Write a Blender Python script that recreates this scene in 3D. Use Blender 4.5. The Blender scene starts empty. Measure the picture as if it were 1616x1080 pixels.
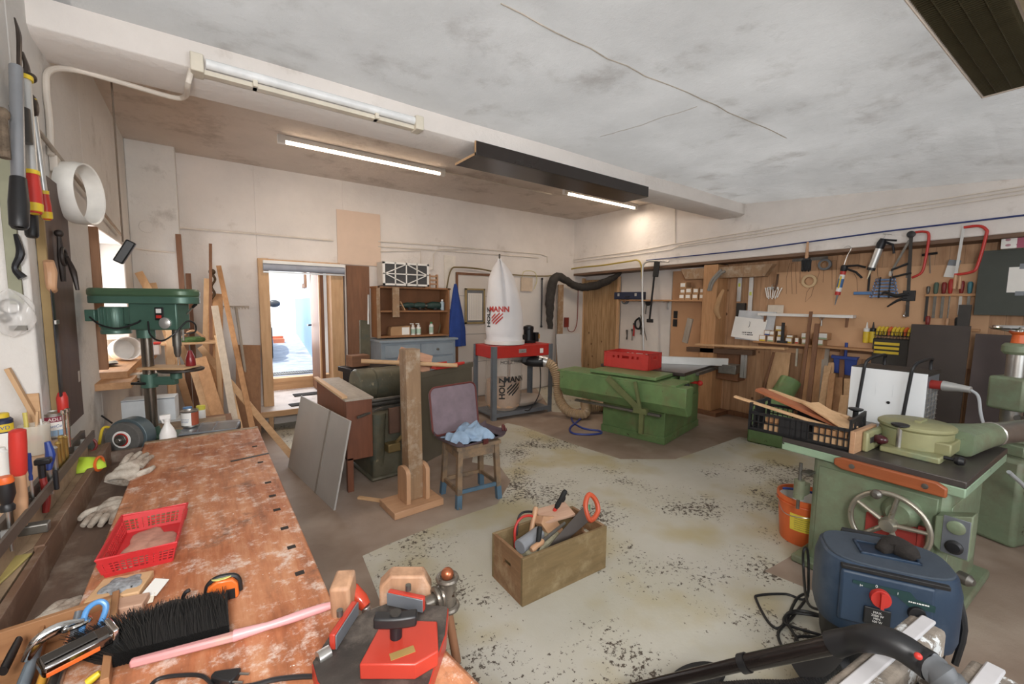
import bpy, bmesh, math, random
from mathutils import Vector, Matrix, Euler
C = bpy.context.scene.collection
R = math.radians
PI = math.pi
rnd = random.Random(7)

# ---------------------------------------------------------------- camera
EYE = Vector((0, 0, 1.65))
FPX = 672.0
cam_d = bpy.data.cameras.new('camera')
cam_d.sensor_width = 36
cam_d.lens = FPX / 1616 * 36
cam_d.clip_start = 0.02
cam = bpy.data.objects.new('camera', cam_d)
C.objects.link(cam)
cam.location = EYE
CAM_ROT = Matrix.Rotation(R(-35.9), 3, 'Z') @ Matrix.Rotation(R(-5.3), 3, 'X') @ Matrix.Rotation(R(-0.65), 3, 'Y')
cam.rotation_euler = (CAM_ROT @ Matrix.Rotation(R(90), 3, 'X')).to_euler()
bpy.context.scene.camera = cam

def ray(u, v):
    return CAM_ROT @ Vector(((u - 808) / FPX, 1.0, -(v - 540) / FPX))
def gp(u, v, z=0.0):          # where the line of sight meets the level z
    d = ray(u, v); return EYE + d * ((z - EYE.z) / d.z)
def gx(u, v, x):
    d = ray(u, v); return EYE + d * (x / d.x)
def gy(u, v, y):
    d = ray(u, v); return EYE + d * (y / d.y)

# ---------------------------------------------------------------- view, world, big lights
vs = bpy.context.scene.view_settings
vs.view_transform = 'Standard'; vs.look = 'None'; vs.gamma = 1.0
vs.exposure = 0.0
vs.use_curve_mapping = False
w = bpy.data.worlds.new('world'); bpy.context.scene.world = w; w.use_nodes = True
bg = w.node_tree.nodes['Background']
bg.inputs[0].default_value = (0.86, 0.93, 1.0, 1); bg.inputs[1].default_value = 3.0

def area(name, loc, target, size, power, col=(1, 1, 1), size_y=None, spread=None):
    l = bpy.data.lights.new(name, 'AREA'); l.energy = power; l.color = col
    l.shape = 'RECTANGLE'; l.size = size; l.size_y = size_y or size
    if spread: l.spread = spread
    o = bpy.data.objects.new(name, l); C.objects.link(o); o.location = loc
    o.rotation_euler = (Vector(target) - Vector(loc)).to_track_quat('-Z', 'Y').to_euler()
    return o
sun = bpy.data.lights.new('sun', 'SUN'); sun.energy = 5.0; sun.angle = R(1); sun.color = (1, .95, .88)
so = bpy.data.objects.new('sun', sun); C.objects.link(so)
so.rotation_euler = Vector((0.42, 0.12, -0.95)).to_track_quat('-Z', 'Y').to_euler()
# the photographer's flash bounced off ceiling, and an added fill light from the unseen near side of the room
area('bounced_flash', (-0.25, -0.55, 2.1), (2.6, 4.0, 1.2), 0.45, 62, (1, .985, .965))
area('flash_on_ceiling', (-0.1, -0.6, 1.75), (0.7, 1.6, 3.0), 0.25, 5, (1, .97, .95))
area('near_fill_light', (1.8, -1.9, 1.9), (2.4, 4.0, 1.3), 2.4, 36, (.97, .98, 1.0), 1.4)  # fill added behind the camera to brighten the room, its window is made up
area('left_window_light', (-1.0, 4.85, 1.65), (1.0, 4.6, 1.2), 1.4, 26, (1, .97, .93), 0.95)
area('doorway_light', (1.05, 7.3, 1.6), (1.4, 4.0, 0.2), 0.6, 16, (.95, .97, 1.0), 1.4)

# ---------------------------------------------------------------- mesh helpers
def rotm(r):
    return Euler(r).to_matrix()
def catmull(pts, n=8, closed=False):
    P = [Vector(p) for p in pts]; out = []; N = len(P)
    if N < 3: return P
    rng = range(N if closed else N - 1)
    for i in rng:
        if closed:
            a, b, c, d = P[i - 1], P[i], P[(i + 1) % N], P[(i + 2) % N]
        else:
            b, c = P[i], P[i + 1]
            a = P[i - 1] if i else b * 2 - c
            d = P[i + 2] if i + 2 < N else c * 2 - b
        for k in range(n):
            t = k / n
            out.append(0.5 * ((2 * b) + (c - a) * t + (2 * a - 5 * b + 4 * c - d) * t * t + (3 * b - a - 3 * c + d) * t ** 3))
    if not closed: out.append(P[-1])
    return out

class MB:
    def __init__(s): s.bm = bmesh.new()
    def face(s, vs):
        try: s.bm.faces.new(vs)
        except ValueError: pass
    def box(s, c, d, r=None, taper=1.0, tx=None):
        M = rotm(r) if r else None; c = Vector(c); v = []
        for z in (-.5, .5):
            t = taper if z > 0 else 1.0; t2 = (tx if tx is not None else taper) if z > 0 else 1.0
            for x, y in ((-.5, -.5), (.5, -.5), (.5, .5), (-.5, .5)):
                p = Vector((x * d[0] * t2, y * d[1] * t, z * d[2]))
                v.append(s.bm.verts.new(c + (M @ p if M else p)))
        for f in ((3, 2, 1, 0), (4, 5, 6, 7), (0, 1, 5, 4), (1, 2, 6, 5), (2, 3, 7, 6), (3, 0, 4, 7)):
            s.face([v[i] for i in f])
        return s
    def b2(s, x0, x1, y0, y1, z0, z1):
        return s.box(((x0 + x1) / 2, (y0 + y1) / 2, (z0 + z1) / 2), (abs(x1 - x0), abs(y1 - y0), abs(z1 - z0)))
    def beam(s, a, b, w, h, up=(0, 0, 1), w2=None, h2=None):
        a = Vector(a); b = Vector(b); d = (b - a).normalized(); u = Vector(up)
        if abs(d.dot(u)) > .98: u = Vector((1, 0, 0))
        x = d.cross(u).normalized(); u = x.cross(d)
        w2 = w if w2 is None else w2; h2 = h if h2 is None else h2; v = []
        for p, ww, hh in ((a, w, h), (b, w2, h2)):
            for i, j in ((-.5, -.5), (.5, -.5), (.5, .5), (-.5, .5)):
                v.append(s.bm.verts.new(p + x * i * ww + u * j * hh))
        for f in ((3, 2, 1, 0), (4, 5, 6, 7), (0, 1, 5, 4), (1, 2, 6, 5), (2, 3, 7, 6), (3, 0, 4, 7)):
            s.face([v[i] for i in f])
        return s
    def tube(s, pts, r, n=8, smooth=0, closed=False, cap=True, flat=1.0):
        P = catmull(pts, smooth, closed) if smooth else [Vector(p) for p in pts]
        N = len(P); rr = r if isinstance(r, (list, tuple)) else None; rings = []
        prev = None
        for i in range(N):
            if closed: t = P[(i + 1) % N] - P[i - 1]
            else: t = P[min(i + 1, N - 1)] - P[max(i - 1, 0)]
            if t.length < 1e-9: t = Vector((0, 0, 1))
            t.normalize()
            if prev is None:
                a = Vector((0, 0, 1)) if abs(t.z) < .9 else Vector((1, 0, 0))
                x = t.cross(a).normalized()
            else:
                x = prev - t * prev.dot(t)
                if x.length < 1e-6: x = t.orthogonal()
                x.normalize()
            prev = x; y = t.cross(x)
            if rr:
                q = i / (N - 1) * (len(rr) - 1); k = min(int(q), len(rr) - 2); ra = rr[k] + (rr[k + 1] - rr[k]) * (q - k)
            else: ra = r
            rings.append([s.bm.verts.new(P[i] + (x * math.cos(j * 2 * PI / n) * flat + y * math.sin(j * 2 * PI / n)) * ra) for j in range(n)])
        for i in range(N if closed else N - 1):
            A, B = rings[i], rings[(i + 1) % N]
            for j in range(n): s.face([A[j], A[(j + 1) % n], B[(j + 1) % n], B[j]])
        if cap and not closed:
            s.face(rings[0][::-1]); s.face(rings[-1])
        return s
    def cyl(s, a, b, r, r2=None, n=16, cap=True):
        return s.tube([a, b], [r, r if r2 is None else r2], n=n, cap=cap)
    def lathe(s, prof, o=(0, 0, 0), ax=(0, 0, 1), n=24, sc=(1, 1)):
        o = Vector(o); q = Vector((0, 0, 1)).rotation_difference(Vector(ax)).to_matrix(); rings = []
        for r, h in prof:
            if r < 1e-6: rings.append([s.bm.verts.new(o + q @ Vector((0, 0, h)))])
            else: rings.append([s.bm.verts.new(o + q @ Vector((math.cos(j * 2 * PI / n) * r * sc[0], math.sin(j * 2 * PI / n) * r * sc[1], h))) for j in range(n)])
        for A, B in zip(rings[:-1], rings[1:]):
            for j in range(n):
                a, b = A[j % len(A)], A[(j + 1) % len(A)]; c, d = B[(j + 1) % len(B)], B[j % len(B)]
                f = []
                for vtx in (a, b, c, d):
                    if vtx not in f: f.append(vtx)
                if len(f) > 2: s.face(f)
        closed = prof[0] == prof[-1]
        if len(rings[0]) > 1 and not closed: s.face(rings[0][::-1])
        if len(rings[-1]) > 1 and not closed: s.face(rings[-1])
        return s
    def prism(s, poly, d, o=(0, 0, 0), u=(1, 0, 0), v=(0, 0, 1)):
        o, u, v, d = Vector(o), Vector(u), Vector(v), Vector(d)
        A = [s.bm.verts.new(o + u * p[0] + v * p[1]) for p in poly]
        B = [s.bm.verts.new(p.co + d) for p in A]
        s.face(A[::-1]); s.face(B); n = len(A)
        for i in range(n): s.face([A[i], A[(i + 1) % n], B[(i + 1) % n], B[i]])
        return s
    def ball(s, c, r, rot=None, seg=16, rings=10):
        if not isinstance(r, (tuple, list)): r = (r, r, r)
        M = (rotm(rot) if rot else Matrix.Identity(3)); c = Vector(c)
        geo = bmesh.ops.create_uvsphere(s.bm, u_segments=seg, v_segments=rings, radius=1.0)
        for vtx in geo['verts']:
            vtx.co = c + M @ Vector((vtx.co.x * r[0], vtx.co.y * r[1], vtx.co.z * r[2]))
        return s
    def surf(s, fn, nu, nv, th=None, closed_u=False):
        g = [[s.bm.verts.new(fn(i / (nu if closed_u else nu - 1), j / (nv - 1))) for j in range(nv)] for i in range(nu)]
        for i in range(nu if closed_u else nu - 1):
            for j in range(nv - 1):
                k = (i + 1) % nu
                s.face([g[i][j], g[k][j], g[k][j + 1], g[i][j + 1]])
        if th: bmesh.ops.solidify(s.bm, geom=s.bm.faces[:], thickness=th)
        return s
    def torus(s, c, R_, r, ax=(0, 0, 1), n=32, m=8, sc=(1, 1)):
        q = Vector((0, 0, 1)).rotation_difference(Vector(ax)).to_matrix(); c = Vector(c)
        return s.tube([c + q @ Vector((math.cos(i * 2 * PI / n) * R_ * sc[0], math.sin(i * 2 * PI / n) * R_ * sc[1], 0)) for i in range(n)], r, n=m, closed=True)
    def xform(s, loc=(0, 0, 0), r=(0, 0, 0), sc=1.0):
        M = Matrix.Translation(loc) @ Euler(r).to_matrix().to_4x4() @ Matrix.Scale(sc, 4)
        bmesh.ops.transform(s.bm, matrix=M, verts=s.bm.verts[:]); return s
    def build(s, name, m, parent=None, bev=0.0015, sub=0, loc=None, rz=0, rot=None, sharp=35):
        bm = s.bm
        bmesh.ops.recalc_face_normals(bm, faces=bm.faces[:])
        me = bpy.data.meshes.new(name); bm.to_mesh(me); bm.free()
        for p in me.polygons: p.use_smooth = True
        me.set_sharp_from_angle(angle=R(sharp))
        me.materials.append(m)
        o = bpy.data.objects.new(name, me); C.objects.link(o)
        if parent: o.parent = parent
        if loc is not None: o.location = loc
        o.rotation_euler = rot if rot else (0, 0, rz)
        if bev:
            b = o.modifiers.new('bevel', 'BEVEL'); b.width = bev; b.segments = 2; b.limit_method = 'ANGLE'; b.angle_limit = R(50); b.harden_normals = False
        if sub:
            sm = o.modifiers.new('sub', 'SUBSURF'); sm.levels = sub; sm.render_levels = sub
        return o

def tag(o, label=None, cat=None, group=None, kind=None):
    if label: o['label'] = label
    if cat: o['category'] = cat
    if group: o['group'] = group
    if kind: o['kind'] = kind
    return o
def T(name, label, cat, loc=(0, 0, 0), rz=0.0, group=None, rot=None):
    o = bpy.data.objects.new(name, None); o.empty_display_size = .05; C.objects.link(o)
    o.location = loc; o.rotation_euler = rot if rot else (0, 0, rz)
    return tag(o, label, cat, group)
def struct(o): o['kind'] = 'structure'; return o
def copy_tree(o, parent=None):
    c = o.copy(); C.objects.link(c)
    if parent: c.parent = parent
    for ch in list(o.children): copy_tree(ch, c)
    return c
def text(s, size, m, parent, loc, rot=(PI / 2, 0, 0), name='lettering', ext=.0004, align='CENTER', sx=1.0, bold=0.0):
    cu = bpy.data.curves.new(name, 'FONT'); cu.body = s; cu.size = size; cu.extrude = ext; cu.align_x = align; cu.align_y = 'CENTER'; cu.offset = bold
    tmp = bpy.data.objects.new(name, cu); C.objects.link(tmp)
    dg = bpy.context.evaluated_depsgraph_get(); me = bpy.data.meshes.new_from_object(tmp.evaluated_get(dg))
    bpy.data.objects.remove(tmp); me.materials.clear(); me.materials.append(m)
    for v in me.vertices: v.co.x *= sx
    o = bpy.data.objects.new(name, me); C.objects.link(o); o.parent = parent; o.location = loc; o.rotation_euler = rot
    return o

def print_rows(parent, m, x0, x1, z0, y, rows, h=.004, gap=.009, rot=None, seed=3):
    # small blurred print too worn to read: rows of short strokes
    rr = random.Random(seed); b = MB()
    for k in range(rows):
        x = x0
        while x < x1 - h:
            w_ = h * rr.uniform(.5, 1.6); b.b2(x, min(x + w_, x1), y, y + .0005, z0 - k * gap - h / 2, z0 - k * gap + h / 2); x += w_ + h * rr.uniform(.2, .7)
    o = b.build('faded_print', m, parent, 0)
    if rot: o.rotation_euler = rot
    return o

# ---------------------------------------------------------------- materials
SAT = .84
def hexc(h):
    h = h.lstrip('#'); c = [int(h[i:i + 2], 16) / 255 for i in (0, 2, 4)]; g_ = sum(c) / 3; c = [max(0, g_ + (x - g_) * SAT) for x in c]
    return tuple(((x / 12.92) if x <= .04045 else ((x + .055) / 1.055) ** 2.4) for x in c) + (1,)
_m = {}
def _base(name):
    m = bpy.data.materials.new(name); m.use_nodes = True; nt = m.node_tree
    return m, nt, nt.nodes, nt.links, nt.nodes['Principled BSDF']
def _tc(nt, stretch=(1, 1, 1), world=False):
    N = nt.nodes
    mp = N.new('ShaderNodeMapping'); mp.inputs['Scale'].default_value = stretch
    if world:
        g = N.new('ShaderNodeNewGeometry'); nt.links.new(g.outputs['Position'], mp.inputs[0])
    else:
        t = N.new('ShaderNodeTexCoord'); nt.links.new(t.outputs['Object'], mp.inputs[0])
    return mp.outputs[0]
def _noise(nt, co, scale, detail=4, rough=.6):
    n = nt.nodes.new('ShaderNodeTexNoise'); n.inputs['Scale'].default_value = scale; n.inputs['Detail'].default_value = detail; n.inputs['Roughness'].default_value = rough
    nt.links.new(co, n.inputs['Vector']); return n.outputs['Fac']
def _ramp(nt, fac, stops):
    r = nt.nodes.new('ShaderNodeValToRGB'); e = r.color_ramp.elements
    e[0].position, e[0].color = stops[0][0], stops[0][1]; e[1].position, e[1].color = stops[-1][0], stops[-1][1]
    for p, c in stops[1:-1]: x = e.new(p); x.color = c
    nt.links.new(fac, r.inputs[0]); return r.outputs[0]
def _mix(nt, f, a, b, mode='MIX'):
    m = nt.nodes.new('ShaderNodeMix'); m.data_type = 'RGBA'; m.blend_type = mode
    for k, v in ((0, f), (6, a), (7, b)):
        if hasattr(v, 'links'): nt.links.new(v, m.inputs[k])
        else: m.inputs[k].default_value = v
    return m.outputs[2]
def _sc(c, k): return (min(c[0] * k, 1), min(c[1] * k, 1), min(c[2] * k, 1), 1)
BW = ((0, 0, 0, 1), (1, 1, 1, 1))
def mat(name, col, rough=.5, metal=0, var=.12, scale=6, bump=.0, chip=None, chip_amt=.62, chip_scale=14, dust=None, dust_amt=.5, alpha=1, world=False, stretch=(1, 1, 1), bscale=40):
    if name in _m: return _m[name]
    m, nt, N, L, P = _base(name); c = hexc(col)
    co = _tc(nt, stretch, world)
    out = _ramp(nt, _noise(nt, co, scale), [(.3, _sc(c, 1 - var)), (.7, _sc(c, 1 + var))])
    if dust:
        f = _ramp(nt, _noise(nt, co, scale * .6 + 1, 6, .7), [(1 - dust_amt, BW[0]), (min(1, 1.25 - dust_amt), BW[1])]); out = _mix(nt, f, out, hexc(dust))
    if chip:
        f = _ramp(nt, _noise(nt, co, chip_scale, 6, .75), [(chip_amt, BW[0]), (chip_amt + .04, BW[1])]); out = _mix(nt, f, out, hexc(chip))
    L.new(out, P.inputs['Base Color']); P.inputs['Roughness'].default_value = rough; P.inputs['Metallic'].default_value = metal
    if bump:
        b = N.new('ShaderNodeBump'); b.inputs['Strength'].default_value = bump; b.inputs['Distance'].default_value = .01
        L.new(_noise(nt, co, bscale, 5), b.inputs['Height']); L.new(b.outputs[0], P.inputs['Normal'])
    if alpha < 1: P.inputs['Alpha'].default_value = alpha
    _m[name] = m; return m
def wood(name, col, dark, axis='X', rough=.6, scale=5, planks=None, knots=True, dust=None):
    if name in _m: return _m[name]
    m, nt, N, L, P = _base(name); st = {'X': (.12, 1, 1), 'Y': (1, .12, 1), 'Z': (1, 1, .12)}[axis]
    co = _tc(nt, st)
    g = _ramp(nt, _noise(nt, co, scale * 6, 6, .65), [(.3, hexc(dark)), (.62, hexc(col))])
    g2 = _ramp(nt, _noise(nt, co, scale, 3), [(.3, _sc(hexc(col), .78)), (.7, _sc(hexc(col), 1.12))])
    out = _mix(nt, .45, g2, g)
    if dust:
        f = _ramp(nt, _noise(nt, _tc(nt), 7, 6, .7), [(.5, BW[0]), (.72, BW[1])]); out = _mix(nt, f, out, hexc(dust))
    L.new(out, P.inputs['Base Color']); P.inputs['Roughness'].default_value = rough
    b = N.new('ShaderNodeBump'); b.inputs['Strength'].default_value = .12; b.inputs['Distance'].default_value = .004
    L.new(_noise(nt, co, scale * 8, 5), b.inputs['Height']); L.new(b.outputs[0], P.inputs['Normal'])
    _m[name] = m; return m
def glass(name, col='#e8efe8', alpha=.25, rough=.1):
    if name in _m: return _m[name]
    m, nt, N, L, P = _base(name)
    P.inputs['Base Color'].default_value = hexc(col); P.inputs['Roughness'].default_value = rough; P.inputs['Alpha'].default_value = alpha
    _m[name] = m; return m
def emit(name, col, s):
    m, nt, N, L, P = _base(name)
    P.inputs['Emission Color'].default_value = hexc(col); P.inputs['Emission Strength'].default_value = s; P.inputs['Base Color'].default_value = hexc(col)
    return m

def plaster_mat(name, col, dirt, amt=.5, crack=False):
    m, nt, N, L, P = _base(name); co = _tc(nt, world=True); c = hexc(col)
    out = _ramp(nt, _noise(nt, co, 1.3, 5, .6), [(.3, _sc(c, .9)), (.68, _sc(c, 1.06))])
    f = _ramp(nt, _noise(nt, co, 2.2, 8, .72), [(amt, BW[0]), (min(.99, amt + .3), BW[1])]); out = _mix(nt, f, out, hexc(dirt))
    f = _ramp(nt, _noise(nt, co, 22, 4, .8), [(.7, BW[0]), (.76, (.6, .6, .6, 1))]); out = _mix(nt, f, out, hexc(dirt))
    L.new(out, P.inputs['Base Color']); P.inputs['Roughness'].default_value = .92
    b = N.new('ShaderNodeBump'); b.inputs['Strength'].default_value = .45; b.inputs['Distance'].default_value = .02
    n1 = _noise(nt, co, 9, 7, .65); L.new(n1, b.inputs['Height']); L.new(b.outputs[0], P.inputs['Normal'])
    return m
M_wall = plaster_mat('white_plaster', '#e2dad3', '#a99a8a', .60)
M_wall_l = plaster_mat('rough_plaster', '#dcd8d2', '#8e8578', .56)
M_ceil = plaster_mat('ceiling_plaster', '#b0aeac', '#8f8a85', .55)
M_ceil2 = plaster_mat('ceiling_plaster_warm', '#d3c6ba', '#8a7766', .52)
def floor_mat(name, c1, c2, spot, amt, tone=None):
    m, nt, N, L, P = _base(name); co = _tc(nt, world=True)
    out = _ramp(nt, _noise(nt, co, 1.1, 5, .6), [(.35, hexc(c1)), (.65, hexc(c2))])
    if tone:
        f = _ramp(nt, _noise(nt, co, 1.7, 3, .5), [(.5, BW[0]), (.66, (.8, .8, .8, 1))]); out = _mix(nt, f, out, hexc(tone))
    big = _noise(nt, co, 1.5, 3, .6)
    fine = _noise(nt, co, 34, 8, .74)
    ad = N.new('ShaderNodeMath'); ad.operation = 'MULTIPLY_ADD'; L.new(big, ad.inputs[0]); ad.inputs[1].default_value = .75; L.new(fine, ad.inputs[2])
    f = _ramp(nt, ad.outputs[0], [(amt, BW[0]), (amt + .03, BW[1])]); out = _mix(nt, f, out, hexc(spot))
    L.new(out, P.inputs['Base Color']); P.inputs['Roughness'].default_value = .62
    b = N.new('ShaderNodeBump'); b.inputs['Strength'].default_value = .3; b.inputs['Distance'].default_value = .006
    L.new(_noise(nt, co, 30, 6, .7), b.inputs['Height']); L.new(b.outputs[0], P.inputs['Normal'])
    return m
M_floor = floor_mat('bare_brown_concrete', '#8a7361', '#a58f7d', '#5b4a3e', 1.0, '#b09c8a')
M_paint = floor_mat('worn_floor_paint', '#c9c5b8', '#bdb8a4', '#54483c', .975, '#b8a878')

W_pine = wood('pine_x', '#c9925f', '#9a6438', 'X'); W_pinez = wood('pine_z', '#c9925f', '#96602f', 'Z'); W_piney = wood('pine_y', '#c9925f', '#96602f', 'Y')
W_light = wood('light_timber_x', '#dcae7c', '#b98450', 'X'); W_lightz = wood('light_timber_z', '#dcae7c', '#b98450', 'Z'); W_lighty = wood('light_timber_y', '#dcae7c', '#b98450', 'Y')
W_brown = wood('brown_timber_z', '#8a5a3a', '#5c3820', 'Z'); W_brownx = wood('brown_timber_x', '#8a5a3a', '#5c3820', 'X')
W_beech = wood('beech_x', '#cc9a70', '#a9714a', 'X', .45); W_beechz = wood('beech_z', '#cc9a70', '#a9714a', 'Z', .45)
W_old = wood('old_grey_timber_z', '#a07c58', '#6b4e34', 'Z', dust='#b9a68e')
W_grey = wood('weathered_grey_board_z', '#b3a594', '#857462', 'Z')
M_blk = mat('black_plastic', '#1d1d1f', .45); M_blkm = mat('black_metal', '#26262a', .4, .4)
M_steel = mat('bare_steel', '#b9b6b0', .32, .9, .1, 10, chip='#6b5d50', chip_amt=.7); M_chrome = mat('chrome', '#d8d8d6', .12, 1, .03)
M_dsteel = mat('dull_steel', '#77736c', .45, .8, .2, 12, chip='#4b3526', chip_amt=.64)
M_alu = mat('aluminium', '#c3c3c0', .35, .6, .06)
M_red = mat('red_plastic', '#cf2b22', .4, 0, .08); M_white = mat('white_plastic', '#e9e7e2', .4, 0, .04); M_paper = mat('white_paper', '#f0eee8', .8, 0, .03)
M_blue = mat('blue_plastic', '#1f3f9c', .4); M_yel = mat('yellow_plastic', '#e6c21e', .45); M_orange = mat('orange_plastic', '#e8601c', .4)
M_green = mat('machine_green', '#6a8c52', .42, .1, .18, 5, .15, chip='#4a3c28', chip_amt=.64, chip_scale=11, dust='#76764c', dust_amt=.5)
M_dgreen = mat('dark_drill_green', '#4a7060', .35, .2, .12, 5, .05, chip='#5a5236', chip_amt=.72)
M_sgreen = mat('pale_shaper_green', '#7d9070', .42, .1, .15, 4, .12, chip='#4a4228', chip_amt=.63, chip_scale=9, dust='#77755c', dust_amt=.58)
M_grey = mat('grey_metal', '#7b8188', .45, .4); M_cloth = mat('dusty_cloth', '#85727a', .95, 0, .15, 8, .2)
M_card = mat('cardboard', '#b98c5f', .85, 0, .1); M_ink = mat('black_ink', '#151515', .6, 0, 0); M_rink = mat('red_ink', '#c8261d', .6, 0, 0); M_bink = mat('blue_ink', '#2a58a8', .6, 0, 0)
M_dark = mat('dark_plate', '#3b3733', .5, .3, .15); M_rubber = mat('black_rubber', '#161616', .7)
M_galv = mat('galvanised_grey', '#8b9098', .4, .6, .08)
# ================================================================= THE SETTING
def S(name, m, mt, bev=.004): return struct(m.build(name, mt, None, bev=bev))
S('floor', MB().b2(-1.1, 6.5, -2.3, 6.6, -.1, 0), M_floor, 0)
def px_poly(pts, z0, z1, z=0):
    P = [gp(u, v, z) if len(p2) == 2 else None for p2 in pts for (u, v) in [p2]]
    return [(p.x, p.y) for p in P]
# painted part of the floor, laid out from its corners
pl = px_poly([(572, 878), (617, 858), (695, 827), (785, 796), (806, 760), (790, 738), (745, 730), (750, 690), (800, 668), (823, 673), (900, 700), (979, 725), (1066, 725), (1108, 711), (1167, 690), (1239, 703), (1330, 728), (1345, 812), (1300, 832), (1266, 868), (1206, 902), (1300, 940)], 0, 0)
pl += [(2.25, .55), (2.2, -.4), (.6, -.4), (.62, 1.2)]
S('floor', MB().prism([(x, y) for x, y in pl], (0, 0, .0015), o=(0, 0, 0), v=(0, 1, 0)), M_paint, 0)
pl = px_poly([(842, 607), (905, 602), (925, 640), (896, 652), (872, 650)], 0, 0)
S('floor', MB().prism(pl, (0, 0, .0015), v=(0, 1, 0)), M_paint, 0)
pl = px_poly([(428, 672), (470, 662), (474, 700), (455, 712), (436, 686)], 0, 0)
S('floor', MB().prism(pl, (0, 0, .0015), v=(0, 1, 0)), M_paint, 0)
# ceilings: the near field (sagging towards the right wall) and the higher far field behind the beam
def near_ceil(u, v):
    x = -.62 + u * 6.9; y = 3.3 - v * 5.6
    k = max(0, min(1, (x - 4.6) / 1.5)); k = k * k * (3 - 2 * k)
    return Vector((x, y, 3.04 - k * .085 * max(0, 3.0 - y) + .004 * math.sin(x * 3) * math.cos(y * 2)))
cm = MB(); cm.surf(near_ceil, 36, 28, th=.06); S('ceiling', cm, M_ceil, 0)
S('ceiling', MB().b2(-.7, 6.3, 3.2, 6.5, 3.31, 3.4), M_ceil2)
S('trim_1', MB().prism([(3.05, 2.87), (3.33, 2.87), (3.33, 3.35), (3.0, 3.35), (3.0, 2.9)], (6.75, 0, 0), o=(-.62, 0, 0), u=(0, 1, 0)), M_wall)
# thin seams where the ceiling slabs meet
def seam(pts, z, r=.006): 
    m = MB(); P = [Vector((p.x, p.y, p.z + .001)) for p in pts]; P = catmull(P, 6)
    P = [p + Vector((rnd.uniform(-.012, .012), rnd.uniform(-.012, .012), 0)) for p in P]; m.tube(P, r, 5, flat=2.0); return m
M_seam = mat('seam_filler', '#b9ae9f', .95, 0, .2)
S('trim_2', seam([gp(790, 8, 3.035), gp(960, 92, 3.035), gp(1130, 168, 3.03), gp(1240, 218, 3.01)], 3.04, .0025), M_seam, 0)
S('trim_3', seam([gp(948, 216, 3.035), gp(1010, 198, 3.035), gp(1100, 168, 3.035)], 3.04, .0015), M_seam, 0)
# left wall, thick, with a niche near and a window far
M_niche = plaster_mat('niche_plaster', '#efece6', '#b8aea0', .62)
lw = MB()
lw.b2(-1.05, -.6, 2.72, 4.02, -.05, 3.4); lw.b2(-1.05, -.6, 5.62, 6.4, -.05, 3.4)
lw.b2(-1.05, -.6, 4.02, 5.62, -.05, 1.1); lw.b2(-1.05, -.6, 4.02, 5.62, 2.16, 3.4)
lw.b2(-1.05, -.6, -2.3, 2.72, 2.3, 3.1); lw.b2(-1.05, -.6, -2.3, 2.72, -.05, .98); lw.b2(-1.1, -.95, -2.3, 2.75, .9, 2.4); lw.b2(-1.05, -.6, -2.3, .6, .98, 2.3)
S('wall_left', lw, M_wall_l, .012)
S('wall_left', MB().b2(-.6, -.18, 6.12, 6.33, -.02, 3.35), M_wall_l, .01)   # chimney breast in the far corner
# back wall with the doorway
bw = MB(); 
bw.b2(-.62, .58, 6.33, 6.6, -.02, 3.4); bw.b2(.58, 1.64, 6.33, 6.6, 2.15, 3.4); bw.b2(1.64, 6.5, 6.33, 6.6, -.02, 3.4); bw.b2(.58, 1.64, 6.33, 6.6, -.02, .23); bw.b2(.4, .58, 6.6, 7.4, -.02, 3.0); bw.b2(1.64, 1.8, 6.6, 7.4, -.02, 3.0); bw.b2(.4, 1.8, 6.6, 7.4, 2.15, 3.0)
S('wall_back', bw, M_wall, .004)
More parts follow.
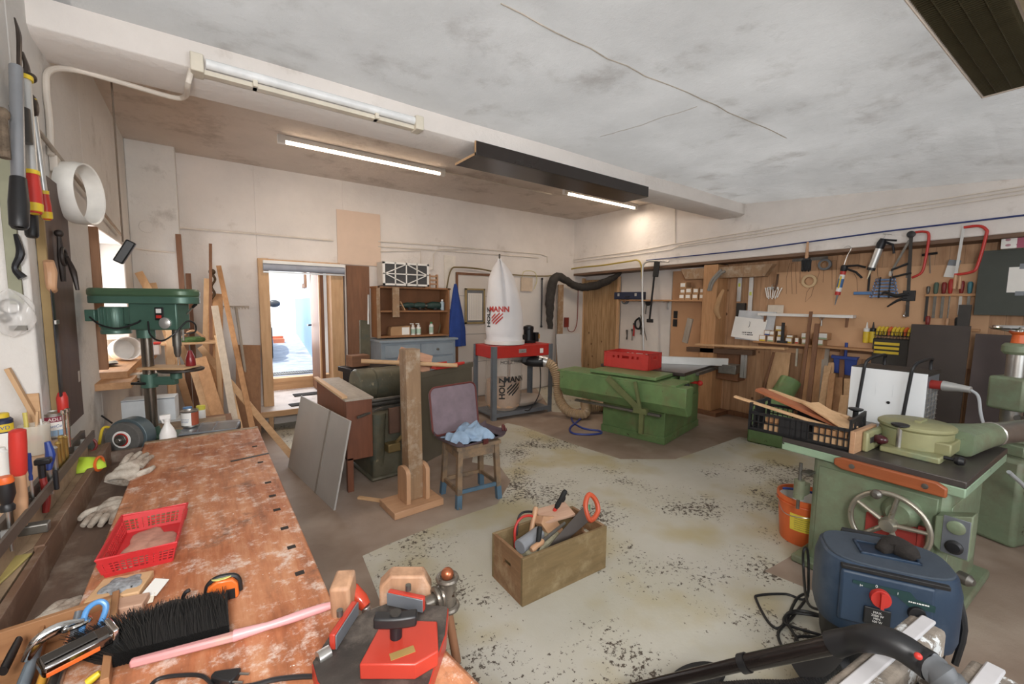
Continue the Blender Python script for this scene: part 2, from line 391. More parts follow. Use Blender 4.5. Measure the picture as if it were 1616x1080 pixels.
# right wall: plastered girder above, timber recess below
S('wall_right', MB().prism([(-2.3, 2.37), (.4, 2.345), (6.35, 2.24), (6.35, 3.4), (-2.3, 3.4)], (.4, 0, 0), o=(6.1, 0, 0), u=(0, 1, 0)), M_wall, .01)
W_lint = wood('dark_lintel_board_y', '#7a5a42', '#4e3526', 'Y')
S('trim_4', MB().prism([(-2.3, 2.33), (.4, 2.305), (6.33, 2.2), (6.33, 2.24), (.4, 2.345), (-2.3, 2.37)], (.38, 0, 0), o=(6.1, 0, 0), u=(0, 1, 0)), W_lint)
def panel_wood(name, col, dark, pw=.11):
    m, nt, N, L, P = _base(name); co = _tc(nt, (1, 1, .1), world=True)
    g = _ramp(nt, _noise(nt, co, 26, 6, .6), [(.32, hexc(dark)), (.6, hexc(col))])
    # board seams across the wall direction, a tone per board
    gi = N.new('ShaderNodeNewGeometry'); sp = N.new('ShaderNodeSeparateXYZ'); L.new(gi.outputs['Position'], sp.inputs[0])
    dv = N.new('ShaderNodeMath'); dv.operation = 'DIVIDE'; L.new(sp.outputs['Y'], dv.inputs[0]); dv.inputs[1].default_value = pw
    fr = N.new('ShaderNodeMath'); fr.operation = 'FRACT'; L.new(dv.outputs[0], fr.inputs[0])
    fl_ = N.new('ShaderNodeMath'); fl_.operation = 'FLOOR'; L.new(dv.outputs[0], fl_.inputs[0])
    wn = N.new('ShaderNodeTexWhiteNoise'); wn.noise_dimensions = '1D'; L.new(fl_.outputs[0], wn.inputs['W'])
    tone = _ramp(nt, wn.outputs['Value'], [(0, (.82, .79, .76, 1)), (1, (1.0, 1.0, 1.0, 1))])
    out = _mix(nt, 1, g, tone, 'MULTIPLY')
    s = _ramp(nt, fr.outputs[0], [(0, BW[1]), (.035, BW[0])]); out = _mix(nt, s, out, hexc('#3a2416'))
    kn = N.new('ShaderNodeTexVoronoi'); kn.inputs['Scale'].default_value = 5.5; L.new(_tc(nt, (1, 1, .8), world=True), kn.inputs['Vector'])
    k = _ramp(nt, kn.outputs['Distance'], [(.07, (.85, .85, .85, 1)), (.12, BW[0])]); out = _mix(nt, k, out, hexc('#5a3018'))
    L.new(out, P.inputs['Base Color']); P.inputs['Roughness'].default_value = .6
    return m
M_panel = panel_wood('pine_panelling', '#d0a075', '#b9875c')
M_fir = panel_wood('yellow_fir_boards', '#c49c6c', '#a07848', .105)
S('wall_right', MB().b2(6.4, 6.5, -2.3, 3.35, 0, 2.45), M_panel, 0)
S('baseboard_right', MB().b2(6.36, 6.4, .2, 3.2, 0, .07), W_brown)
S('wall_right', MB().b2(6.44, 6.5, 3.3, 6.4, 0, 2.4), M_wall, 0)
# near wall behind the photographer, with an unseen opening made up for the added fill light
S('wall_front', MB().b2(-1.05, 6.5, -2.5, -2.3, -.05, .9).b2(-1.05, 6.5, -2.5, -2.3, 2.4, 3.4).b2(-1.05, .2, -2.5, -2.3, .9, 2.4).b2(3.4, 6.5, -2.5, -2.3, .9, 2.4), M_wall, 0)
# window in the left wall
M_wfr = wood('window_timber_z', '#a9744c', '#7a4a28', 'Z')
win = struct(T('window_1', None, None, (-.98, 4.82, 1.13)))
f = MB(); f.b2(-.05, .03, -.79, -.72, 0, 1.02).b2(-.05, .03, .72, .79, 0, 1.02).b2(-.05, .03, -.79, .79, .96, 1.03).b2(-.05, .03, -.79, .79, 0, .06)
f.build('window_frame', M_wfr, win)
f = MB()
for y in (-.24, .24): f.b2(-.03, .02, y - .03, y + .03, .06, .96)
for a, b in ((-.72, -.66), (-.33, -.27), (.27, .33), (.66, .72)): f.b2(-.02, .015, a, b, .06, .96)
f.build('sash', M_wfr, win)
MB().b2(-.008, -.004, -.72, .72, .05, .97).build('pane', glass('window_glass', '#eef4f2', .12, .02), win, 0)
MB().b2(-.1, .52, -.78, .78, -.05, 0).b2(.3, .56, -1.0, 1.0, -.09, -.045).build('window_sill', W_piney, win)
# casement leaf opened inward (dark timber at the near jamb)
MB().b2(.06, .42, -.775, -.735, .02, 1.0).build('casement', M_wfr, win)
# doorway
d = struct(T('door_1', None, None, (.58, 6.33, .27)))
fm = MB(); fm.b2(0, .115, -.09, .2, 0, 1.9); fm.b2(.86, 1.02, -.07, .2, 0, 1.86); fm.b2(.1, 1.0, -.02, .2, 1.86, 1.9)
fm.build('door_frame', W_lightz, d)
MB().b2(.0, 1.05, .92, 1.1, .13, .19).b2(.0, 1.05, .95, 1.08, 0, .13).build('threshold', W_light, d)
MB().b2(.775, .82, .2, .9, .02, 1.83).build('door_leaf', W_brown, d)
MB().b2(.755, .775, .2, .26, .02, 1.83).build('leaf_edge', W_lightz, d)
MB().cyl((.76, .8, 1.0), (.7, .8, 1.0), .012).cyl((.7, .8, 1.0), (.7, .68, 1.0), .01).build('door_handle', M_blkm, d)
# landing inside the door
ld = struct(T('trim_5', None, None, (.5, 5.95, 0)))
MB().b2(0, 1.45, 0, .38, .235, .27).b2(.09, 1.13, .38, 1.33, .235, .27).build('platform', mat('pale_painted_board', '#d9cfc8', .55, 0, .08, dust='#a99a8e'), ld)
MB().b2(0, 1.45, -.03, 0, .2, .27).b2(.1, .15, .02, .07, 0, .235).b2(1.25, 1.3, .02, .07, 0, .235).b2(.6, .65, .02, .07, 0, .235).build('edge_board', W_light, ld)
M_mat = mat('dark_rubber_mat', '#2a2623', .9, 0, .2, 30)
tag(MB().b2(-.2, .2, -.09, .09, 0, .012).build('doormat', M_mat, None, loc=(1.2, 6.75, .27)), 'dark doormat on the landing right under the door threshold', 'doormat')
tag(MB().b2(-.14, .14, -.08, .08, 0, .01).build('doormat', M_mat, None, loc=(1.0, 6.15, .27), rz=.1), 'small dark mat near the front edge of the landing, lower of the two mats', 'doormat')
# second door of the back wall: painted panels, brown frame
M_pan = mat('off_white_panel', '#d9d2cb', .5, 0, .03, 2)
d2 = struct(T('door_2', None, None, (3.4, 6.33, 0)))
MB().b2(.04, 1.06, -.03, 0, .02, 2.1).build('door_leaf', M_pan, d2)
MB().b2(0, .04, -.04, 0, 0, 2.13).b2(0, 1.1, -.045, 0, 2.1, 2.14).b2(1.06, 1.12, -.05, 0, 0, 2.14).build('door_frame', W_brown, d2)
for k, zz in enumerate((.62, 1.1, 1.75)): MB().b2(.05, 1.05, -.033, -.03, zz, zz + .006).build('panel_groove', M_grey, d2, 0)
S('trim_6', MB().b2(4.53, 5.62, 6.3, 6.33, .02, 2.13).b2(5.64, 6.4, 6.29, 6.33, .02, 2.0), M_pan)
S('trim_7', MB().b2(3.2, 3.4, 6.31, 6.33, 0, 2.4), mat('old_whitewashed_board', '#e4dccf', .8, 0, .1, chip='#b08d6a', chip_amt=.72), .002)
# outside the door: lane, wall with blue plinth, drain
M_out = mat('outdoor_asphalt', '#8f97a3', .8, 0, .15, 5, .2, dust='#c9cdd2', dust_amt=.5, world=True)
S('ground', MB().b2(-12, 14, 7.42, 40, .35, .45), M_out, 0)
gpA = gp(503, 576, .45); gpB = gp(474, 533, .45)
dv = (gpB - gpA).normalized(); nB = gpA + dv * 9
ow = T('house', 'white rendered house with pale blue plinth along the lane', 'building', (gpA.x, gpA.y, .45))
ang = math.atan2(dv.y, dv.x)
ow.rotation_euler = (0, 0, ang)
MB().b2(-1.0, 9, -3.0, 0, 0, 6.5).build('wall', mat('white_render', '#f4f2ee', .9, 0, .03), ow, 0)
MB().b2(-1.0, 9, -.001, .03, 0, 1.25).build('plinth', mat('blue_plinth', '#8fb2e6', .8, 0, .05), ow, 0)
wf = MB().b2(2.6, 3.7, 0, .05, 1.5, 3.3).build('window', W_brown, ow)
MB().b2(2.7, 3.6, .045, .056, 1.6, 2.35).b2(2.7, 3.6, .045, .056, 2.42, 3.2).build('pane', mat('window_dark', '#6a5a4e', .2), wf, 0)
hs = T('house', 'sunlit white house wall closing the lane beyond the doorway', 'building', (1.5, 24, .45))
MB().b2(-9, 10, 0, 1, 0, 8).build('wall', _m['white_render'], hs, 0)
dr = T('drain_grate', 'dark drainage grate across the ground outside the door', 'drain', (1.1, gp(465, 589, .45).y, .45))
m = MB(); 
for k in range(34): m.b2(-.55 + k * .035, -.55 + k * .035 + .02, -.12, .12, 0, .012)
m.b2(-.56, .66, -.13, -.115, 0, .014).b2(-.56, .66, .115, .13, 0, .014).build('grate', M_dsteel, dr, 0)
# car parked outside, its front corner shows
car = T('car', 'white car parked outside, front corner seen through the doorway', 'car', (.35, 11.2, .45), R(-96))
Mc = mat('car_white_paint', '#e8eaee', .25, .1, .02); Mcd = mat('car_dark_trim', '#2b2f36', .4)
def car_body(u, v):
    L = -2.0 + u * 4.0
    a = v * PI
    hh = .72 + (.62 * max(0, 1 - abs((L + .35) / 1.35) ** 3) if abs(L + .35) < 1.35 else 0) + (.16 * max(0, 1 - ((L - 1.2) / .9) ** 2) if abs(L - 1.2) < .9 else 0)
    wd = .86 * (1 - .12 * max(0, abs(L) - 1.5) / .5)
    return Vector((L, math.cos(a) * wd * (1 if math.sin(a) < .6 else .93), .3 + math.sin(a) ** .55 * hh * .95))
m = MB(); m.surf(car_body, 40, 25); m.b2(-1.9, 1.9, -.8, .8, .22, .34); m.build('body', Mc, car, 0)
for sx in (-1.25, 1.3):
    for sy in (-.8, .8):
        wh = MB().lathe([(.2, -.1), (.31, -.1), (.33, -.06), (.33, .06), (.31, .1), (.2, .1)], (sx, sy, .33), (0, 1, 0), 28).build('wheel', M_rubber, car, 0)
        MB().lathe([(.02, -.11), (.2, -.09), (.2, .09), (.02, .11)], (sx, sy, .33), (0, 1, 0), 20).build('rim', M_alu, wh, 0)
MB().box((1.93, 0, .5), (.16, 1.6, .34)).build('bumper', Mcd, car, .03)
for sy in (-.62, .62): 
    MB().ball((1.9, sy, .82), (.12, .2, .1)).build('headlight', glass('lamp_glass', '#dfe6ee', .8, .08), car, 0)
    MB().ball((.62, sy * 1.55, 1.12), (.09, .12, .08)).tube([(.62, sy * 1.35, 1.05), (.62, sy * 1.5, 1.1)], .02).build('side_mirror', Mcd, car, 0)
MB().box((1.97, 0, .8), (.06, .8, .14)).build('grille', M_blk, car, .02)
tag(MB().box((0, 0, .06), (.5, .3, .12)).box((.1, .1, .15), (.28, .2, .06)).build('brick_stack', mat('orange_brick', '#d9744c', .8), None, loc=(1.55, 13.5, .45)), 'orange bricks lying on the ground outside the doorway', 'bricks')
# pale hardboard sheet fixed high on the back wall, brown board below it
tag(MB().b2(0, .61, -.012, 0, 0, .75).build('hardboard_sheet', mat('pink_beige_hardboard', '#d9bda6', .7, 0, .03), None, loc=(1.55, 6.325, 2.16)), 'pinkish beige hardboard sheet fixed high on back wall above the doorway corner', 'board')
tag(MB().b2(0, .32, -.03, 0, 0, 1.75).build('wall_board', W_brown, None, loc=(1.66, 6.33, .4)), 'brown timber board on the back wall between doorway and shelf unit', 'board')
bl = T('roller_blind', 'grey roller blind rolled up over the open doorway', 'blind', (.63, 6.22, 2.06))
MB().cyl((0, 0, 0), (.98, 0, 0), .045, n=20).build('blind_roll', mat('grey_blind', '#9aa0ae', .6), bl, 0)
MB().b2(0, .98, -.03, .05, .045, .085).build('cassette', M_white, bl); MB().b2(0, .98, -.012, .012, -.07, -.05).build('bottom_bar', M_alu, bl)
# ================================================================= BACK WALL
YB = 6.33
# --- surface pipes
M_pipe = mat('painted_pipe', '#ddd2c4', .55, 0, .08, chip='#8c7c6a', chip_amt=.7)
def pipe_on_back(name_lab, pts, r, off=.02, m=None, sm=0, ext=()):
    P = [gy(u, v, YB - off) for u, v in pts] + [Vector(e) for e in ext]
    o = MB().tube(P, r, 8, smooth=sm).build('cable_conduit', m or M_pipe, None, 0); tag(o, name_lab, 'conduit', 'surface conduits on the white walls'); return o
pipe_on_back('white conduit along the back wall left of the hardboard sheet, elbow at its left end', [(277, 400), (277, 366), (284, 360), (400, 369), (526, 380)], .011)
pipe_on_back('upper white conduit on back wall running right from the hardboard sheet to the corner', [(597, 381), (700, 388), (800, 397), (852, 401), (864, 405), (864, 415)], .009)
pipe_on_back('lower white conduit on back wall, second one right of the hardboard sheet', [(597, 389), (700, 396), (850, 407)], .009)
pipe_on_back('thin conduit dropping behind the white box towards the small wooden rack', [(600, 397), (664, 396), (664, 440)], .007)
pipe_on_back('thin bent conduit dropping to the shelf unit beside the wooden rack', [(760, 394), (690, 394), (684, 402), (684, 425), (672, 428), (671, 455)], .007)
pipe_on_back('short thin conduit by the far left corner above the drill press', [(210, 392), (240, 396), (276, 399)], .008, off=.25)
# --- brown wall cable sweeping over the painted door to the recess
def cable(lab, pts, r, m, name='cable', cat='cable', sm=6, group=None):
    return tag(MB().tube(pts, r, 8, smooth=sm).build(name, m, None, 0), lab, cat, group)
M_bcable = mat('olive_cable', '#7d6a3c', .5)
cable('olive brown cable looping over the painted door towards the corner', [gy(u, v, YB - .06) for u, v in ((683, 560), (698, 500), (705, 455), (712, 426), (725, 422), (760, 425), (800, 433), (860, 436), (885, 432))], .012, M_bcable)
cable('yellow hose along the white girder, bending down to the red crate saw', [gx(u, v, 6.04) for u, v in ((884, 433), (905, 424), (950, 419), (990, 413), (1006, 411), (1012, 420), (1013, 440))], .014, mat('yellow_hose', '#b39a3a', .4), 'air_hose', 'hose')
# vertical steel feed pipes down to the saw
pz = T('supply_pipe', 'pair of slim metal supply pipes dropping from the girder to the panel saw', 'pipe', (5.2, 3.72, 0))
q = [(gx(u, v, 6.0) - Vector((5.2, 3.72, 0))) for u, v in ((1056, 413), (1030, 412), (1017, 416), (1014, 430), (1014, 480), (1016, 566))]
MB().tube(q, .016, 10, smooth=5).build('pipe', M_alu, pz, 0)
# --- white filter box on the shelf unit
shelf = T('shelf_unit', 'open brown two-tier shelf unit standing on the grey chest of drawers', 'shelf unit', (2.0, 6.0, 1.12))
Wsh = wood('shelf_brown_x', '#a06a3e', '#7d4d28', 'X'); Wshz = wood('shelf_brown_z', '#a06a3e', '#7d4d28', 'Z')
MB().b2(0, 1.13, .29, .31, 0, .73).build('back_panel', mat('shelf_back', '#8a5630', .7), shelf)
MB().b2(0, .03, 0, .3, 0, .74).build('side_panel', Wshz, shelf); MB().b2(1.1, 1.13, 0, .3, 0, .74).build('side_panel', Wshz, shelf)
for z in (.0, .37, .715): MB().b2(.03 if z < .7 else -.02, 1.1 if z < .7 else 1.15, 0, .29, z, z + .025).build('shelf_board', Wsh, shelf)
MB().b2(-.02, .03, -.01, .012, 0, .72).build('front_post', W_old, shelf)
tag(MB().b2(0, .1, -.025, 0, 0, .43).build('hanging_plank', W_old, None, loc=(2.2, 5.985, 1.42)), 'short rough plank hung on the front of the brown shelf unit', 'plank')
ches = T('chest_of_drawers', 'grey blue painted chest of drawers under the brown shelf unit', 'chest of drawers', (1.98, 5.82, 0))
M_gb = mat('grey_blue_paint', '#8c99a3', .5, 0, .08, chip='#5c6168', chip_amt=.72)
MB().b2(0, 1.16, .02, .49, .04, 1.07).build('carcass', M_gb, ches); MB().b2(-.03, 1.19, -.02, .5, 1.07, 1.1).build('top', M_gb, ches)
for i, (x0, x1, z0, z1) in enumerate([(.05, .57, .85, 1.03), (.59, 1.11, .85, 1.03), (.05, .57, .56, .82), (.59, 1.11, .56, .82), (.05, .57, .3, .53), (.59, 1.11, .3, .53)]):
    dr_ = MB().b2(x0, x1, 0, .03, z0, z1).build('drawer', M_gb, ches, .004)
    MB().lathe([(.018, 0), (.008, .012), (.02, .02), (.018, .03), (0, .034)], ((x0 + x1) / 2, 0, (z0 + z1) / 2), (0, -1, 0), 14).build('knob', M_dsteel, dr_, 0)
fb = T('air_filter_box', 'white box with dark diamond lattice front on top of the shelf unit', 'filter box', (2.07, 5.98, 1.875))
MB().b2(0, .7, .02, .25, 0, .33).build('housing', mat('cream_casing', '#c9c1b6', .6), fb); MB().b2(.02, .68, .0, .03, .02, .31).build('filter', mat('dark_filter', '#4a4a4c', .9, 0, .2, 60), fb, 0)
m = MB()
for x in (0, .67): m.b2(x, x + .03, -.012, .02, 0, .33)
for z in (0, .303): m.b2(0, .7, -.012, .02, z, z + .027)
for x in (.18, .345, .51): m.b2(x - .008, x + .008, -.012, .005, 0, .33)
m.b2(0, .7, -.012, .005, .157, .173)
for a, b in (((.03, .165), (.35, .31)), ((.35, .31), (.67, .165)), ((.67, .165), (.35, .02)), ((.35, .02), (.03, .165))): m.beam((a[0], -.004, a[1]), (b[0], -.004, b[1]), .014, .016, up=(0, 1, 0))
m.build('lattice', M_white, fb, .001)
rk = T('wooden_rack', 'small wooden ladder rack leaning upright on the shelf unit', 'rack', (2.83, 6.1, 1.86))
for x in (0, .13): MB().b2(x, x + .025, 0, .05, 0, .21).build('post', W_beechz, rk)
for z in (.05, .11, .17): MB().b2(.02, .14, 0, .04, z, z + .022).build('rung', W_beech, rk)
MB().b2(-.06, 0, 0, .04, 0, .06).build('foot_block', W_beech, rk)
# things on the shelves
def bottle(lab, loc, r, h, mbody, mcap, pump=False, group=None, label_m=None):
    b = T('bottle', lab, 'bottle', loc, 0, group)
    MB().lathe([(r * .9, 0), (r, .004), (r, h * .72), (r * .5, h * .84), (r * .4, h * .86), (r * .4, h * .9)], n=20).build('body', mbody, b, 0)
    if label_m: MB().lathe([(r * 1.02, h * .12), (r * 1.02, h * .6)], n=20).build('label_band', label_m, b, 0)
    c = MB().lathe([(r * .55, h * .86), (r * .55, h), (0, h)], n=16)
    if pump: c.cyl((0, 0, h), (0, 0, h * 1.1), r * .15).box((-r * .5, 0, h * 1.12), (r * 1.6, r * .35, r * .3))
    c.build('cap', mcap, b, 0); return b
M_gp = mat('pale_green_plastic', '#a9c7b2', .35)
bottle('white pump bottle on the lower shelf, left one of the pair', (2.56, 6.1, 1.145), .036, .15, M_white, M_white, True, label_m=M_gp)
bottle('white pump bottle on the lower shelf, right one of the pair', (2.65, 6.1, 1.145), .036, .15, M_white, M_white, True, label_m=M_gp)
bottle('white bottle with green cap alone at right on lower shelf', (2.87, 6.12, 1.145), .034, .19, M_white, mat('green_cap', '#2f9a4a', .4), label_m=M_gp)
bottle('pale blue bottle at the right end of the upper shelf', (3.05, 6.1, 1.515), .034, .17, mat('pale_blue_plastic', '#9fb7c4', .35), M_white)
bx = T('cardboard_tray', 'low cardboard box with white sheet on the lower shelf', 'box', (2.2, 6.06, 1.145))
MB().prism([(0, 0), (.3, 0), (.3, .14), (.02, .13), (0, .1)], (0, .14, 0)).build('carton', M_card, bx); MB().b2(.17, .285, -.003, 0, .01, .12).build('paper_sheet', M_paper, bx, 0)
# dark power tools lying on the upper shelf
def shelf_tool(lab, x, s, flip=1):
    t = T('power_tool', lab, 'power tool', (x, 6.12, 1.515))
    MB().tube([(-.09 * s, 0, .07), (-.02 * s, 0, .075), (.07 * s, 0, .075)], [.03 * s, .045 * s, .04 * s], 12, smooth=3).build('motor_housing', mat('dark_green_tool', '#22403a', .5), t, 0)
    MB().tube([(.0, 0, .07), (.01 * flip, -.02, .03), (.03 * flip, -.03, .018)], [.024 * s, .022 * s, .02 * s], 10, smooth=3).build('grip', M_blk, t, 0)
    MB().cyl((-.09 * s, 0, .07), (-.14 * s, 0, .07), .02 * s, .012 * s).build('chuck', M_dsteel, t, 0)
    MB().tube([(.05, 0, .02), (.1, -.03, .012), (.06, -.07, .01), (-.04, -.06, .01)], .005, 6, smooth=5).build('power_cord', M_blk, t, 0)
shelf_tool('dark green power tool, left one on the upper shelf', 2.5, 1.0); shelf_tool('dark green power tool, middle of the upper shelf', 2.68, 1.1, -1); shelf_tool('tall dark power tool near the blue bottle on the upper shelf', 2.92, 1.35)
tag(MB().box((0, 0, .06), (.012, .1, .15), (0, R(-28), 0)).build('offcut', W_lightz, None, loc=(2.4, 6.13, 1.52)), 'pale slanted board piece at left on the upper shelf', 'wood offcut')
# blue jacket hanging at the side of the shelf unit
jk = T('work_jacket', 'blue work jacket hanging from a nail right of the shelf unit', 'jacket', (3.22, 5.98, .95))
def jkf(u, v):
    z = .98 * (1 - v); wv = .02 + .115 * min(1, v * 1.4) ** .8
    a = u * 2 * PI; f = 1 + .16 * math.sin(a * 5 + v * 3) * min(1, v * 2)
    return Vector((math.cos(a) * wv * f + .03 * v, math.sin(a) * .05 * f * (.4 + v), z))
MB().surf(jkf, 40, 18, closed_u=True).build('cloth', mat('blue_workwear', '#1c3c8c', .9, 0, .15, 6, .3), jk, 0, sharp=80)
tag(MB().b2(0, .07, -.03, 0, 0, .06).b2(0, .07, -.03, 0, .09, .15).build('light_switch', mat('grey_switch', '#6a6a68', .5), None, loc=(3.27, 6.31, 1.38)), 'grey double switch on the whitewashed board left of painted door', 'switch')
nb = T('notice_frame', 'wooden framed notice sheet on the painted door', 'notice', (3.56, 6.29, 1.28))
MB().b2(0, .04, -.015, 0, 0, .6).b2(0, .4, -.015, 0, .57, .6).b2(0, .4, -.015, 0, 0, .03).b2(.37, .4, -.015, 0, 0, .6).build('frame', mat('olive_wood_frame', '#a8925f', .5), nb)
MB().b2(.02, .38, -.008, 0, .02, .58).build('backing', M_grey, nb, 0); MB().b2(.06, .34, -.012, -.008, .06, .52).build('sheet', M_paper, nb, 0)
m = MB()
for k in range(7): m.b2(.085 + k * .035, .087 + k * .035, -.0135, -.012, .08, .5)
m.build('printed_lines', M_grey, nb, 0)
# small brown door closer / pad, black prop, black pole
pd = T('paper_pad', 'small beige pad hanging beside the painted door frame', 'pad', (4.73, 6.29, 1.86))
MB().b2(0, .26, -.03, 0, 0, .25).build('pad', mat('beige_pad', '#c9b49c', .8), pd); MB().tube([(.02, -.02, .25), (.06, -.03, .36), (.3, -.03, .36), (.36, -.03, .2), (.3, -.03, .05)], .006, 6, smooth=5).build('string', mat('yellow_string', '#c9bd7a', .7), pd, 0)
tag(MB().cyl((0, 0, 0), (0, 0, .9), .012).ball((0, 0, .9), .022).ball((0, 0, 0), .022).build('black_rod', M_blkm, None, loc=(5.22, 6.26, 1.2)), 'thin black rod hanging upright on the white panel beside the drape', 'rod')
# white leaning sheet, vertical plank, red socket
tag(MB().box((0, 0, .53), (.62, .012, 1.06), (R(-6), 0, 0)).build('white_sheet', mat('grey_white_sheet', '#c6c4c2', .55, 0, .02), None, loc=(5.75, 6.02, .0)), 'pale grey sheet leaning on the panels in the far right corner', 'board')
tag(MB().box((0, 0, 1.0), (.13, .03, 2.0)).build('corner_plank', W_old, None, loc=(5.55, 6.1, 0)), 'tall rough timber plank standing under the black drape', 'plank')
tag(MB().box((.0, 0, .05), (.09, .05, .19)).tube([(.02, 0, -.04), (.06, -.02, -.13), (.2, -.02, -.12), (.3, 0, .1), (.32, .02, .7)], .008, 6, smooth=6).build('red_socket', mat('dull_red_socket', '#8c2a20', .5), None, loc=(5.85, 6.24, 1.22)), 'red power socket with cable on the white panel in the corner', 'socket')
# black drape (rolled cover) from the corner plank to the recess
dp = T('black_cover', 'crumpled black fabric roll draped from the plank to the fir-board door', 'fabric cover', (5.5, 6.1, 1.2))
P = [gy(u, v, 6.08) - Vector((5.5, 6.1, 1.2)) for u, v in ((868, 520), (868, 480), (872, 447), (882, 437), (897, 445), (912, 453))] + [gx(u, v, 6.2) - Vector((5.5, 6.1, 1.2)) for u, v in ((935, 452), (960, 443), (980, 431))]
P2 = catmull(P, 6); m = MB(); m.tube([p + Vector((rnd.uniform(-.012, .012), rnd.uniform(-.012, .012), rnd.uniform(-.008, .008))) for p in P2], [.05, .085, .09, .08, .07, .075, .08, .07, .03], 12)
m.build('fabric', mat('black_fabric', '#38332f', .9, 0, .3, 14, .6, bscale=18), dp, 0, sharp=80)

# ================================================================= RIGHT RECESS (faces the room towards -x)
XR = 6.4
WR = -PI / 2                                    # local +x runs towards the viewer's right
def rw(u, v, x=6.4): p = gx(u, v, x); return p
S('door_3', MB().b2(6.36, 6.4, 5.4, 6.27, 0, 2.12), M_fir)
S('trim_8', MB().b2(6.34, 6.4, 6.27, 6.33, 0, 2.16).b2(6.34, 6.4, 5.36, 5.4, 0, 2.16), W_lightz)
tag(MB().b2(-.0, 1.07, -.02, 0, 0, 2.0).build('tool_board', mat('white_tool_board', '#dcd4cc', .6, 0, .03), None, loc=(6.43, 5.35, .2), rz=WR), 'white backing board with tools right of the fir-board door', 'board')
tag(MB().b2(0, .98, -.02, 0, 0, 2.0).build('tool_board', mat('orange_hardboard', '#cf9a6c', .65, 0, .06, 2), None, loc=(6.43, 4.27, .2), rz=WR), 'plain tan backing board between the white board and the timber post', 'board')
post = T('timber_post', 'massive reddish timber post carrying the girder', 'post', (6.1, 3.35, 0))
MB().b2(0, .3, -.02, .2, .06, 2.24).build('shaft', W_pinez, post, .006); MB().b2(-.06, .32, -.14, .26, 0, .06).build('foot_plate', W_brownx, post)
tag(MB().prism([(0, 0), (1.35, 0), (1.25, -.16), (.1, -.16)], (0, .12, 0)).build('header_beam', W_old, None, loc=(6.12, 3.95, 2.2), rz=WR), 'rough cut horizontal timber header on top of the post', 'timber')
tag(MB().tube([(0, 0, 0), (.05, -.02, .14), (.16, -.03, .26), (.2, -.03, .29)], .022, 8, smooth=5).tube([(.03, 0, 0), (.08, -.02, .12), (.19, -.03, .24), (.25, -.03, .27)], .018, 8, smooth=5).build('cable_bundle', mat('grey_cable', '#8c8880', .6), None, loc=(6.1, 3.46, 1.86), rz=WR), 'grey cables bending over the header beside the timber post', 'cable')
# shelf with cartons and blue case
ts = T('wall_shelf', 'narrow wooden shelf across the white and tan boards', 'shelf', (6.41, 5.2, 1.7), WR)
MB().b2(0, 1.83, -.24, 0, 0, .025).build('shelf_board', W_pine, ts)
for x in (.35, .85, 1.6): MB().b2(x, x + .03, -.02, 0, -.14, 0).b2(x, x + .03, -.18, 0, -.012, 0).build('bracket', M_alu, ts)
case = T('tool_case', 'long dark blue tool case on the wall shelf', 'case', (6.19, 5.3, 1.726), WR)
MB().box((.32, 0, .07), (.62, .12, .13)).build('case_body', mat('navy_plastic', '#232c48', .5), case, .012)
for x in (.12, .5): MB().box((x, -.062, .085), (.04, .01, .05)).build('latch', M_alu, case)
MB().tube([(.27, -.07, .05), (.29, -.095, .05), (.36, -.095, .05), (.38, -.07, .05)], .008, 6).build('carry_handle', M_blk, case, 0)
ct = T('small_carton', 'x', 'carton', (0, 0, 0), WR, 'cartons on the wall shelf by the post')
MB().box((0, 0, .045), (.1, .12, .09)).build('carton', M_card, ct); MB().box((0, -.0615, .05), (.07, .002, .05)).build('carton_label', M_paper, ct, 0)
for i, (lab, y, z, sc) in enumerate((('brown carton, first from the left in the bottom row', 3.98, 1.726, 1), ('brown carton, second from the left in the bottom row with orange print', 3.87, 1.726, 1), ('brown carton, third from the left in the bottom row', 3.75, 1.726, 1), ('brown carton, rightmost of the bottom row next to post', 3.63, 1.726, 1), ('white faced small carton at left of the middle row', 3.97, 1.817, .9), ('brown carton second from left of the middle row', 3.86, 1.817, 1.05), ('brown carton third of the middle row', 3.74, 1.817, 1), ('brown carton at the right end of the middle row', 3.63, 1.817, .95), ('blank brown carton alone on top of the stack', 3.96, 1.9, 1.15))):
    c = ct if i == 0 else copy_tree(ct); c.location = (6.29, y, z); c.scale = (sc, sc, sc); c['label'] = lab + ' on wall shelf'
# tools on the white board
def ring(lab, loc, r0, r1, wd, m, core, rz=WR, name='tape_roll', cat='tape roll'):
    t = T(name, lab, cat, loc, rz)
    MB().lathe([(r0, 0), (r1, 0), (r1, wd), (r0, wd), (r0, 0)], (0, 0, 0), (0, -1, 0), 28).build('tape', m, t, .001)
    MB().lathe([(r0 * .9, 0), (r0, 0), (r0, wd), (r0 * .9, wd), (r0 * .9, 0)], (0, 0, 0), (0, -1, 0), 28).build('core', core, t, 0); return t
p = rw(988, 474, 6.38); ring('dark grey tape roll hanging under the blue tool case', p, .045, .075, .05, M_grey, M_card)
p = rw(1022, 478, 6.38)
t = T('angle_grinder', 'black grinding tool with round disc hung on white board', 'tool', p, WR)
MB().lathe([(0, 0), (.055, 0), (.055, .02), (0, .03)], (.04, -.03, 0), (0, -1, 0), 24).build('disc', M_blk, t); MB().tube([(.0, -.03, .02), (-.06, -.03, .05), (-.11, -.03, .06)], [.025, .03, .022], 10).build('grip', mat('teal_tool', '#2b6070', .5), t, 0); MB().cyl((0, -.02, 0), (-.02, -.02, -.2), .012).build('shaft', M_dsteel, t, 0)
p = rw(1008, 510, 6.38)
t = T('clamp_tool', 'dark frame clamp hanging right of the pipes on the white board', 'clamp', p, WR)
